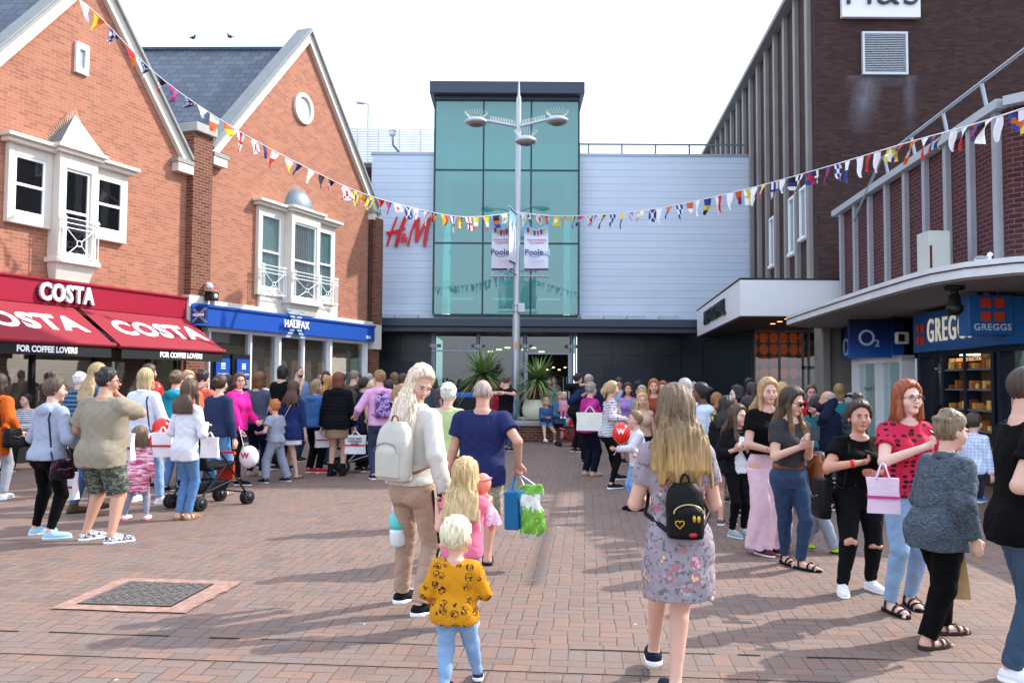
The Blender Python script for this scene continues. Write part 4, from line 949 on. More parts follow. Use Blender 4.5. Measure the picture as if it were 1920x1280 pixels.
cv = thing('canopy_camera', 'black bulky camera hanging under the edge of the concrete canopy', 'camera', at(1790, 540, 11.6))
p = at(1789, 524, 11.6); p.z = 2.975
b = MB(); b.lathe(p, [(.13, 0), (.13, -.05), (.05, -.07), (.05, -.12), (.075, -.13), (.08, -.26), (.11, -.28), (.11, -.34), (.06, -.40)], 14); b.obj('housing', m_black, cv)
# pigeons on ridge
for k, (px, py) in enumerate(((362, 68), (431, 66))):
    t = thing('pigeon', ('dark pigeon facing left on the slate ridge, nearer the left gable', 'dark pigeon on the slate ridge, nearer the middle gable')[k], 'pigeon', at(px, py+4, 25.6), 'pigeons on the slate ridge')
    c = at(px, py+3, 25.6); b = MB(); b.ball(c, .055, 12, sc=(1.5, .8, .95)); b.ball(c+Vector((.06-.12*k, 0, .075)), .03, 10); b.tube([c+Vector((.04-.08*k, 0, .03)), c+Vector((.06-.12*k, 0, .075))], .032, 8); b.obj('body', M('#3a3f48', .7, name='pigeon_grey'), t)
    b = MB(); b.prism([c+Vector((s_*(.055-.11*k), .0, .012)) for s_ in (-1, -1.6, -2.4)]+[c+Vector((-(.055-.11*k)*2.2, 0, -.03))], (0, .03, 0)); b.obj('tail', M('#22252b', .7, name='tail_grey'), t)
# ================================================================ STREET FURNITURE
up_ = Vector((0, 0, 1))
# planter wall
pw = thing('brick_planter', 'low brick planter wall with stone capping around the lamp post', 'planter', (-1, 25, 0))
b = MB(); b.box(-5.0, 1.72, 23.8, 27.3, 0, .44); b.obj('brick_base', m_brickP, pw)
b = MB(); b.box(-5.04, 1.76, 23.74, 27.36, .442, .56); b.obj('stone_cap', m_stone2, pw, bevel=.02)
# lamp post
LX, LY = at(966, 780, 25.2).x, 25.2
lp = thing('lamp_post', 'tall silver three armed lamp post with banners rising from the brick planter', 'lamp post', (LX, LY, .56))
Z = lambda py: at(960, py, LY).z
tilt = .0055
def lpx(z): return LX+(z-.56)*tilt
b = MB(); zs = [.56, Z(600), Z(592), Z(400), Z(392), Z(185), Z(178), Z(130)]; rs = [.125, .115, .10, .09, .085, .07, .035, .008]
b.tube([(lpx(z), LY, z) for z in zs], rs, 16); b.lathe((LX, LY, .56), [(.2, 0), (.2, .03), (.13, .06)], 16)
b.obj('pole', M('#aeb4ba', .35, .5, var=.08, name='silver_paint'), lp)
ms_ = M('#b4bac0', .35, .4, name='silver_arm')
for (px, py, dy, rr) in ((893, 224, 0, .33), (1045, 222, 0, .33), (986, 259, -1.5, .30)):
    c = at(px, py, LY+dy); z0 = Z(236) if dy == 0 else Z(252)
    arm = MB(); a0 = Vector((lpx(z0), LY, z0-.03)); arm.tube([a0, c+Vector((.25 if px < 960 else -.25, 0, -.03)) if dy == 0 else c+Vector((0, .2, 0))], .045, 8); am = arm.obj('arm', ms_, lp)
    h = MB(); h.lathe(c-up_*.14, [(rr*.55, -.03), (rr*.9, .0), (rr*1.05, .04), (rr, .08), (rr*.75, .15), (rr*.3, .19), (.01, .20)], 22); hd = h.obj('lamp_head', ms_, am)
    h = MB(); h.lathe(c-up_*.17, [(.02, -.05), (rr*.5, -.03), (rr*.86, .03)], 22); h.obj('lens', M('#7c7068', .25, name='lamp_lens'), hd)
    s = MB()
    for k in range(26):
        a = 2*math.pi*k/26; p = c+Vector((math.cos(a)*rr*.7, math.sin(a)*rr*.7, .08)); s.tube([p, p+Vector((math.cos(a)*.12, math.sin(a)*.12, .13))], .005, 4)
    if dy == 0:
        for k in range(16): p = a0.lerp(c, .1+.6*k/16)+up_*.03; s.tube([p, p+up_*.15], .007, 4)
    s.obj('bird_spikes', M('#dcdcd0', .5, name='spike_plastic2'), am)
# banner arms
for z in (Z(403), Z(517)):
    b = MB(); b.tube([(at(919, 520, LY).x, LY, z-.02), (lpx(z), LY, z), (at(1030, 520, LY).x, LY, z-.02)], .028, 8); b.tube([(lpx(z), LY, z+.0), (lpx(z)-.25, LY-.75, z+.1)], .028, 8); b.obj('banner_arm', M('#a8a4b8', .35, .4, name='arm_metal'), lp)
b = MB(); z = Z(578); b.box(lpx(z)+.05, lpx(z)+.24, LY-.2, LY-.04, z-.12, z+.14); b.lathe((lpx(z), LY, z-.1), [(.128, 0), (.128, .03)], 16); b.lathe((lpx(z), LY, z+.08), [(.128, 0), (.128, .03)], 16); b.obj('control_box', ms_, lp)
b = MB(); z = Z(648); b.box(lpx(z)-.03, lpx(z)+.05, LY-.13, LY-.11, z-.1, z+.1); b.obj('number_plate', M('#e0a020', .5, name='yellow_plate'), lp)
def banner_mat():
    t = NT('banner_print'); sp = t.n('SeparateXYZ'); t.put(sp.inputs[0], t.coord('Generated'))
    c = t.ramp(sp.outputs[2], [(0, '#d5d3e6'), (.3, '#e6e8f3'), (.62, '#dfe9f6'), (.82, '#8fb6e2'), (1, '#6596d2')])
    c = t.mix(t.math('LESS_THAN', t.math('ABSOLUTE', t.math('SUBTRACT', sp.outputs[2], .025)), .022), c, lin('#4e2f58'))
    t.col(c); t.rough(.7); return t.m
bm = banner_mat()
def banner(px0, px1, flip, label, lab_txt):
    t = thing('banner', label, 'banner', (at((px0+px1)/2, 460, LY).x, LY-.06, Z(460)), 'festival banners on the lamp post')
    x0, x1 = at(px0, 460, LY).x, at(px1, 460, LY).x; z0, z1 = Z(508), Z(412); m_ = MB(); N = 12; vs = []
    for yy in (-.07, -.062):
        for j in range(N+1):
            for i in range(N+1):
                u, v = i/N, j/N; sag = -.30*(1-(2*u-1)**2)*(v**5)
                vs.append((x0+(x1-x0)*u, LY+yy+.03*math.sin(u*5+v*3), z0+(z1-z0)*v+sag))
    fs = []
    K = (N+1)**2
    for j in range(N):
        for i in range(N):
            a = j*(N+1)+i; fs.append((a, a+1, a+N+2, a+N+1)); fs.append((K+a+N+1, K+a+N+2, K+a+1, K+a))
    m_.add(vs, fs, 0, True); c = m_.obj('cloth', bm, t)
    xc = (x0+x1)/2; y = LY-.115
    text('Poole', .24, (xc-.07, y, Z(474)), Vector((1, 0, 0)), up_, M('#3a4270', .5, name='indigo_print'), c, depth=.004, bold=.004)
    text('bid', .24, (xc+.27, y, Z(474)), Vector((1, 0, 0)), up_, M('#bcd0e6', .5, name='light_print'), c, depth=.004, bold=.003)
    text(lab_txt, .085, (xc, y, Z(453)), Vector((1, 0, 0)), up_, M('#c8788c', .5, name='rose_print'), c, depth=.003, bold=.002)
    text('thank you for supporting\nour town centre', .045, (xc, y, Z(490)), Vector((1, 0, 0)), up_, M('#c0b8d0', .5, name='pale_print'), c, depth=.003)
    w_ = MB(); w_.tube([(xc-.2+k*.05, y, Z(480)-.035*math.sin(k*.55)) for k in range(13)], .010, 5); w_.obj('swoosh', M('#5f93cc', .5, name='swoosh_print'), c)
    fl = MB()
    for k in range(6):
        xx = x0+.06+(x1-x0-.12)*k/6; zz = Z(426)-.12*math.sin((k+.5)/6*3.14); fl.poly([(xx, y, zz), (xx+.03, y-.001, zz-.16), (xx+.075, y-.001, zz-.15), (xx+.08, y, zz)], k % 4)
    fl.obj('printed_flags', [M('#8c2438', .6, name='f1'), M('#c9b24a', .6, name='f2'), M('#4a4a6a', .6, name='f3'), M('#c05058', .6, name='f4')], c)
    s_ = MB(); s_.tube([(x0+.02, LY-.05, z0), (x0+.02, LY, Z(517))], .006, 4); s_.tube([(x1-.02, LY-.05, z0), (x1-.02, LY, Z(517))], .006, 4); s_.tube([(x0+.01, LY-.06, z1), (x0, LY, Z(403))], .006, 4); s_.tube([(x1-.01, LY-.06, z1), (x1, LY, Z(403))], .006, 4); s_.obj('ties', m_white, t)
banner(922, 962, 0, 'pale printed banner hanging left of the lamp post', 'National Busking\nTournament')
banner(983, 1028, 1, 'pale printed banner hanging right of the lamp post', 'National Busking\nTournament')
t = thing('banner', 'narrow banner seen edge on, hanging towards the camera from the lamp post', 'banner', (lpx(6)-.12, LY-.4, 6))
b = MB(); z0, z1 = Z(497), Z(405); b.prism([(lpx(6)-.05, LY-.12, z0), (lpx(6)-.24, LY-.74, z0-.02), (lpx(6)-.24, LY-.74, z1+.05), (lpx(6)-.05, LY-.12, z1)], (.008, 0, 0)); b.obj('cloth', bm, t)
# ---------------------------------------------------------------- bunting
FC = ['#c92a34', '#ddc430', '#34468f', '#ececf0', '#2a2b36', '#d0662e']
fmats = [M(c, .7, var=.05, spec=.2, name='flag_'+str(i)) for i, c in enumerate(FC)]
def flag_mesh(kind, w, h, c):
    """signal flag hanging from its top edge; local x along rope, z down"""
    m_ = MB(); a, b_, c_ = c; NX, NZ = 6, 7
    for j in range(NZ):
        for i in range(NX):
            u0, u1, v0, v1 = i/NX, (i+1)/NX, j/NZ, (j+1)/NZ
            def P(u, v):
                if kind == 'tri': x = w*(.5+(u-.5)*(1-v*.92))
                elif kind == 'pen': x = w*(.5+(u-.5)*(1-v*.45))
                else: x = w*u
                return (x+.05*math.sin(v*3+a)*v, .035*math.sin(u*4+v*4+b_)*v, -h*v)
            um, vm = (u0+u1)/2-.5, (v0+v1)/2-.5
            pt = (a*7+b_*3+c_) % 8
            if pt == 0: k = a if vm < 0 else b_
            elif pt == 1: k = a if um < 0 else b_
            elif pt == 2: k = a if (abs(um) < .15 or abs(vm) < .12) else b_
            elif pt == 3: k = [a, b_][(i//2+j//2) % 2]
            elif pt == 4: k = a if um*um+vm*vm < .07 else b_
            elif pt == 5: k = [a, b_, c_][min(2, j*3//NZ)]
            elif pt == 6: k = a if abs(abs(um)-abs(vm)) < .1 else b_
            else: k = a
            m_.add([P(u0, v0), P(u0, v1), P(u1, v1), P(u1, v0)], [(0, 1, 2, 3)], k, True)
    return m_
def bunting(label, pts, pxs, big, name_seed):
    """pts: 3D control points of the rope (polyline, dense), pxs: flags count"""
    rnd = random.Random(name_seed)
    t = thing('bunting', label, 'bunting', pts[0])
    b = MB(); b.tube(pts, .010, 5); b.obj('rope', M('#ececf2', .7, name='rope'), t)
    acc = [0]
    for i in range(1, len(pts)): acc.append(acc[-1]+(pts[i]-pts[i-1]).length)
    def ev(s_):
        for i in range(1, len(pts)):
            if acc[i] >= s_: return pts[i-1].lerp(pts[i], (s_-acc[i-1])/(acc[i]-acc[i-1])), (pts[i]-pts[i-1]).normalized()
        return pts[-1], (pts[-1]-pts[-2]).normalized()
    tot = acc[-1]; n = pxs; s_ = .2; k = 0
    while s_ < tot-.2 and k < 99:
        p, d = ev(s_); dh = Vector((d.x, d.y, 0)).normalized()
        w = rnd.uniform(.18, .27)*big; h = rnd.uniform(.24, .40)*big; kind = rnd.choice(['rect', 'tri', 'tri', 'pen'])
        if kind == 'tri': h *= 1.2
        c = rnd.sample(range(6), 3)
        if 4 in c[:2] and rnd.random() < .7: c = [3, rnd.choice([0, 2]), 3]
        if rnd.random() < .3: c[1] = 3
        m_ = flag_mesh(kind, w, h, c); tw = rnd.uniform(-1.2, 1.2); sw = rnd.uniform(-.35, .25); nv = []
        for (x, y, z) in m_.v:
            f = min(1, -z/h*1.3); xx = x*math.cos(tw*f)-.0; yy = y+x*math.sin(tw*f)
            q_ = p + d*(x*(1-f)) + dh*(xx*f) + Vector((-dh.y, dh.x, 0))*yy + up_*z + dh*(sw*(-z))
            nv.append(tuple(q_))
        m_.v = nv; m_.obj('flag', fmats, t); s_ += rnd.uniform(.27, .42)*big; k += 1
    return t
def rope(ctrl, n=60):
    """smooth Catmull-Rom through photo-derived control points"""
    P = [at(*c) for c in ctrl]; P = [P[0]*2-P[1]]+P+[P[-1]*2-P[-2]]; out = []
    for i in range(1, len(P)-2):
        for k in range(8):
            t = k/8; a, b_, c, d = P[i-1], P[i], P[i+1], P[i+2]
            out.append(.5*((2*b_)+(c-a)*t+(2*a-5*b_+4*c-d)*t*t+(3*b_-a-3*c+d)*t**3))
    out.append(P[-2]); return out
bunting('left string of signal flags from the coffee shop gable to the lamp post', rope([(130, -15, 15.5), (185, 30, 16), (300, 145, 17), (430, 235, 18.2), (560, 307, 19.6), (690, 366, 21.3), (830, 402, 23.3), (900, 406, 24.3), (966, 398, 25.1)]), 0, .98, 3)
bunting('right string of signal flags from the lamp post over the brick wing', rope([(968, 398, 25.1), (1040, 405, 24), (1140, 402, 22.5), (1250, 388, 21), (1390, 357, 19), (1540, 316, 16.5), (1700, 268, 14), (1820, 235, 12), (1960, 190, 10)]), 0, .90, 8)
# ---------------------------------------------------------------- pots with spiky palms
def leaf_m():
    t = NT('cordyline_leaf'); g_ = t.coord('Object'); t.col(t.mix(t.noise(3, 3, g_), lin('#3a6034'), lin('#9db264'))); t.rough(.45); t.b.inputs['Subsurface Weight'].default_value = 0; return t.m
lm = leaf_m(); dl = M('#8a7f58', .8, name='dry_leaf')
def cordyline(px, pyc, Y, rad, potcol, px_pot, label, nl, seed, potr=.36):
    rnd = random.Random(seed); c = at(px, pyc, Y)
    pt = thing('planter_pot', label+', round pot', 'plant pot', (c.x, Y, .56)); base = at(px_pot, 700, Y)
    pt['label'] = label
    b = MB(); prof = [(.16, 0), (potr*.8, .06), (potr, .24), (potr*.98, .38), (potr*.8, .56), (potr*.74, .6), (potr*.66, .6), (potr*.6, .5)]; b.lathe((base.x, Y, .56), prof, 28); b.obj('pot', M(potcol, .5, var=.06, name='glazed_pot'), pt)
    b = MB(); b.lathe((base.x, Y, 1.04), [(potr*.66, 0), (potr*.66, .03)], 20); b.obj('soil', M('#2c2119', .95, name='soil'), pt)
    pl = thing('spiky_palm', 'spiky green cordyline growing in the '+('blue' if potcol != '#e2e0c4' else 'cream')+' pot by the lamp post', 'plant', (base.x, Y, 1.07))
    b = MB(); b.tube([(base.x, Y, 1.0), ((base.x+c.x)/2, Y, (1.0+c.z)/2), (c.x, Y, c.z)], [.09, .075, .07], 8); b.obj('trunk', M('#5a4a38', .9, bump=.4, name='bark'), pl)
    f = MB(); f2 = MB()
    for k in range(nl):
        th = rnd.uniform(0, 2*math.pi); el = math.asin(rnd.uniform(-.55, 1)); ln = rad*rnd.uniform(.75, 1.1); w = rnd.uniform(.018, .032)
        d = Vector((math.cos(th)*math.cos(el), math.sin(th)*math.cos(el), math.sin(el))); sd = d.cross(up_); sd = sd.normalized() if sd.length > .01 else Vector((1, 0, 0))
        vs = []; fs = []; n = 6; drp = rnd.uniform(.05, .35)*(1.2-max(0, d.z))
        for i in range(n+1):
            u = i/n; p = c+d*ln*u-up_*drp*ln*u*u*1.2; ww = w*(1-u**2.5)*(.6+.8*min(1, u*3)); vs += [p-sd*ww, p+sd*ww, ]
        for i in range(n): fs.append((2*i, 2*i+1, 2*i+3, 2*i+2))
        (f if el > -.35 else f2).add(vs, fs)
    for k in range(22):
        th = rnd.uniform(0, 6.28); p = c-up_*rnd.uniform(0, .25); q_ = p+Vector((math.cos(th)*.35, math.sin(th)*.35, -.5)); f2.tube([p, (p+q_)/2+Vector((math.cos(th)*.1, math.sin(th)*.1, .05)), q_], [.012, .01, .003], 4)
    f.obj('leaves', lm, pl); f2.obj('dry_leaves', dl, pl)
cordyline(906, 702, 25.0, 1.02, '#86aec4', 951, 'pale blue round plant pot left of the lamp post', 230, 1)
cordyline(1008, 712, 24.6, .88, '#e2e0c4', 1004, 'cream round plant pot right of the lamp post', 200, 2, .38)
# blue topped bins
for k, (px, lab) in enumerate(((846, 'dark litter bin with blue top, left one behind the planter'), (880, 'dark litter bin with blue top nearest the left palm'))):
    p = at(px, 760, 27.8); t = thing('litter_bin', lab, 'bin', (p.x, 27.8, 0), 'litter bins')
    b = MB(); b.box(p.x-.32, p.x+.32, 27.6, 28.2, 0, 1.15); b.obj('body', m_black, t, bevel=.03); b = MB(); b.box(p.x-.35, p.x+.35, 27.55, 28.25, 1.152, 1.32); b.obj('top', M('#1d70c8', .5, name='blue_plastic'), t, bevel=.04)
# ================================================================ PEOPLE: bodies and clothes grown as one smooth surface each
def _seg(X, Y, Z, a, b):
    ab = b-a; L2 = float(ab.dot(ab))+1e-12
    t = ((X-a[0])*ab[0]+(Y-a[1])*ab[1]+(Z-a[2])*ab[2])/L2
    return np.clip(t, 0, 1)
class Pm:
    """a rounded primitive: kind, bounding box, distance function, blend radius, optional cut planes"""
    def __init__(s, fn, lo, hi, k=.02, sub=False, cuts=()):
        s.fn = fn; s.lo = np.array(lo, float); s.hi = np.array(hi, float); s.k = k; s.sub = sub; s.cuts = cuts
def A3(v): return np.array(v, float)
def cap(a, b, ra, rb, k=.02, sub=False, cuts=(), sc=None):
    a, b = A3(a), A3(b); r = max(ra, rb)
    if sc is None:
        def fn(X, Y, Z):
            t = _seg(X, Y, Z, a, b); d = b-a
            return np.sqrt((X-a[0]-t*d[0])**2+(Y-a[1]-t*d[1])**2+(Z-a[2]-t*d[2])**2)-(ra+(rb-ra)*t)
        return Pm(fn, np.minimum(a, b)-r, np.maximum(a, b)+r, k, sub, cuts)
    sc = A3(sc)
    def fn(X, Y, Z):
        t = _seg(X/sc[0], Y/sc[1], Z/sc[2], a/sc, b/sc); d = b-a
        return (np.sqrt(((X-a[0]-t*d[0])/sc[0])**2+((Y-a[1]-t*d[1])/sc[1])**2+((Z-a[2]-t*d[2])/sc[2])**2)-(ra+(rb-ra)*t))*min(sc)
    return Pm(fn, np.minimum(a, b)-r*sc, np.maximum(a, b)+r*sc, k, sub, cuts)
def ell(c, r, Rm=None, k=.02, sub=False, cuts=()):
    c, r = A3(c), A3(r)
    def fn(X, Y, Z):
        x, y, z = X-c[0], Y-c[1], Z-c[2]
        if Rm is not None:
            x, y, z = (Rm[0][0]*x+Rm[1][0]*y+Rm[2][0]*z, Rm[0][1]*x+Rm[1][1]*y+Rm[2][1]*z, Rm[0][2]*x+Rm[1][2]*y+Rm[2][2]*z)
        k0 = np.sqrt((x/r[0])**2+(y/r[1])**2+(z/r[2])**2); k1 = np.sqrt((x/r[0]**2)**2+(y/r[1]**2)**2+(z/r[2]**2)**2)+1e-9
        return k0*(k0-1)/k1
    m = r if Rm is None else np.full(3, max(r))
    return Pm(fn, c-m, c+m, k, sub, cuts)
def loft(secs, k=.02, sub=False, cuts=(), p=2.0):
    """secs: (z, cx, cy, rx, ry); flat ends"""
    S_ = sorted(secs); z = A3([s[0] for s in S_]); C = [A3([s[i] for s in S_]) for i in (1, 2, 3, 4)]
    zz = np.linspace(z[0], z[-1], 60); Q = [np.interp(zz, z, c) for c in C]
    ker = np.ones(7)/7; Q = [np.convolve(np.pad(q, 3, 'edge'), ker, 'valid') for q in Q]
    def fn(X, Y, Z):
        cx, cy, rx, ry = [np.interp(Z, zz, q) for q in Q]
        u, v = (X-cx)/rx, (Y-cy)/ry
        d = (np.power(np.abs(u)**p+np.abs(v)**p+1e-9, 1/p)-1)*np.minimum(rx, ry)
        return np.maximum(d, np.maximum(z[0]-Z, Z-z[-1]))
    lo = [min(C[0]-C[2]), min(C[1]-C[3]), z[0]]; hi = [max(C[0]+C[2]), max(C[1]+C[3]), z[-1]]
    return Pm(fn, lo, hi, k, sub, cuts)
def surf(prims, vox, disp=None, gcuts=()):
    add = [p for p in prims if not p.sub]; lo = np.min([p.lo for p in add], 0)-3*vox-.012; hi = np.max([p.hi for p in add], 0)+3*vox+.012
    n = np.ceil((hi-lo)/vox).astype(int)+1; ax = [lo[i]+vox*np.arange(n[i]) for i in range(3)]
    Fd = np.full(n, 1.0, np.float32)
    for p in prims:
        pad = p.k+2.5*vox+.012
        i0 = np.maximum(0, np.floor((p.lo-pad-lo)/vox).astype(int)); i1 = np.minimum(n, np.ceil((p.hi+pad-lo)/vox).astype(int)+1)
        if np.any(i1 <= i0): continue
        X = ax[0][i0[0]:i1[0], None, None]; Y = ax[1][None, i0[1]:i1[1], None]; Z = ax[2][None, None, i0[2]:i1[2]]
        d = p.fn(X, Y, Z)
        for (q, nn) in p.cuts: d = np.maximum(d, (X-q[0])*nn[0]+(Y-q[1])*nn[1]+(Z-q[2])*nn[2])
        sl_ = (slice(i0[0], i1[0]), slice(i0[1], i1[1]), slice(i0[2], i1[2])); f = Fd[sl_]
        if p.sub: Fd[sl_] = np.maximum(f, -d)
        else:
            h = np.maximum(p.k-np.abs(f-d), 0)/max(p.k, 1e-6); Fd[sl_] = np.minimum(f, d)-h*h*p.k*.25
    if disp is not None:
        X, Y, Z = ax[0][:, None, None], ax[1][None, :, None], ax[2][None, None, :]
        Fd = Fd+np.where(np.abs(Fd) < .05, disp(X, Y, Z), 0).astype(np.float32)
    for (q, nn) in gcuts:
        Fd = np.maximum(Fd, ((ax[0][:, None, None]-q[0])*nn[0]+(ax[1][None, :, None]-q[1])*nn[1]+(ax[2][None, None, :]-q[2])*nn[2]))
    ins = Fd < 0
    ins[0] = ins[-1] = False; ins[:, 0] = ins[:, -1] = False; ins[:, :, 0] = ins[:, :, -1] = False
    Fd = np.where(ins, np.minimum(Fd, -1e-5), np.maximum(Fd, 1e-5))
    c = ins[:-1, :-1, :-1].astype(np.int8)
    tot = c.copy()
    for dx, dy, dz in ((1, 0, 0), (0, 1, 0), (0, 0, 1), (1, 1, 0), (1, 0, 1), (0, 1, 1), (1, 1, 1)):
        tot += ins[dx:dx+n[0]-1, dy:dy+n[1]-1, dz:dz+n[2]-1]
    act = (tot > 0) & (tot < 8); I, J, K = np.nonzero(act)
    if len(I) == 0: return np.zeros((0, 3)), np.zeros((0, 4), int)
    idx = np.full(act.shape, -1, np.int32); idx[I, J, K] = np.arange(len(I))
    cor = [(a, b, c_) for a in (0, 1) for b in (0, 1) for c_ in (0, 1)]
    val = {co: Fd[I+co[0], J+co[1], K+co[2]] for co in cor}
    acc = np.zeros((len(I), 3)); cnt = np.zeros(len(I))
    for a in cor:
        for axx in range(3):
            if a[axx] == 0:
                b = list(a); b[axx] = 1; b = tuple(b); va, vb = val[a], val[b]; cr = (va < 0) != (vb < 0)
                t = np.where(cr, va/(va-vb+1e-12), 0); pos = np.tile(np.array(a, float), (len(I), 1)); pos[:, axx] = t
                acc[cr] += pos[cr]; cnt += cr
    V = lo+vox*(np.stack([I, J, K], 1)+acc/np.maximum(cnt, 1)[:, None])
    quads = []
    for axx in range(3):
        s0 = [slice(None)]*3; s1 = [slice(None)]*3; s0[axx] = slice(0, -1); s1[axx] = slice(1, None)
        a, b = ins[tuple(s0)], ins[tuple(s1)]; P_ = np.nonzero(a != b); flip = a[P_]
        P_ = [np.array(p) for p in P_]; u, v = [(1, 2), (2, 0), (0, 1)][axx]
        ok = (P_[u] > 0) & (P_[v] > 0) & (P_[u] < act.shape[u]) & (P_[v] < act.shape[v]); P_ = [p[ok] for p in P_]; flip = flip[ok]
        def g_(du, dv):
            q = [p.copy() for p in P_]; q[u] -= du; q[v] -= dv; return idx[q[0], q[1], q[2]]
        q = np.stack([g_(1, 1), g_(0, 1), g_(0, 0), g_(1, 0)], 1); q[~flip] = q[~flip][:, ::-1]; quads.append(q)
    Q = np.concatenate(quads); Q = Q[(Q >= 0).all(1)]
    return V, Q
def to_obj(name, V, Q, mat, parent):
    me = bpy.data.meshes.new(name); me.vertices.add(len(V)); me.vertices.foreach_set('co', V.astype(np.float32).ravel())
    me.loops.add(len(Q)*4); me.loops.foreach_set('vertex_index', Q.astype(np.int32).ravel())
    me.polygons.add(len(Q)); me.polygons.foreach_set('loop_start', np.arange(0, len(Q)*4, 4, dtype=np.int32)); me.polygons.foreach_set('loop_total', np.full(len(Q), 4, np.int32))
    me.polygons.foreach_set('use_smooth', np.ones(len(Q), bool)); me.update(calc_edges=True); me.materials.append(mat)
    o = bpy.data.objects.new(name, me); COL.objects.link(o); setp(o, parent); return o
# ---- materials
def skin_mat(c):
    key = ('skin', c)
    if key in _mc: return _mc[key]
    t = NT('skin'); g_ = t.coord('Object'); b_ = lin(c); n_ = t.noise(9, 4, g_)
    t.col(t.mix(n_, tuple(x*.88 for x in b_[:3])+(1,), (min(1, b_[0]*1.08), b_[1]*.98, b_[2]*.95, 1))); t.rough(.55); t.sp(.35)
    t.b.inputs['Subsurface Weight'].default_value = .06; t.b.inputs['Subsurface Radius'].default_value = (.02, .008, .004); t.b.inputs['Subsurface Scale'].default_value = .4
    _mc[key] = t.m; return t.m
def hair_mat(c, c2=None, z0=None, z1=None):
    key = ('hair', c, c2, z0)
    if key in _mc: return _mc[key]
    t = NT('hair'); g_ = t.coord('Object', (95, 95, 5)); b_ = lin(c); n_ = t.noise(1.0, 3, g_, rough=.6)
    hi = tuple(min(1, x*1.55+.01) for x in b_[:3])+(1,); lo_ = tuple(x*.5 for x in b_[:3])+(1,)
    col = t.ramp(n_, [(.3, 0.0), (.7, 1.0)]); cc = t.mix(col, lo_, hi)
    if c2:
        e_ = lin(c2); hi2 = tuple(min(1, x*1.4) for x in e_[:3])+(1,); lo2 = tuple(x*.55 for x in e_[:3])+(1,)
        sp = t.n('SeparateXYZ'); t.put(sp.inputs[0], t.coord('Object')); f_ = t.math('DIVIDE', t.math('SUBTRACT', z0, sp.outputs[2]), z0-z1)
        f_ = t.math('ADD', f_, t.math('MULTIPLY_ADD', t.noise(1.0, 2, t.coord('Object', (40, 40, 4))), .7, -.35)); n_f = t.n('Clamp'); t.put(n_f.inputs[0], f_)
        cc = t.mix(n_f.outputs[0], cc, t.mix(col, lo2, hi2))
    t.col(cc); t.rough(.5); t.sp(.35); t.bump(n_, .7, .006); _mc[key] = t.m; return t.m
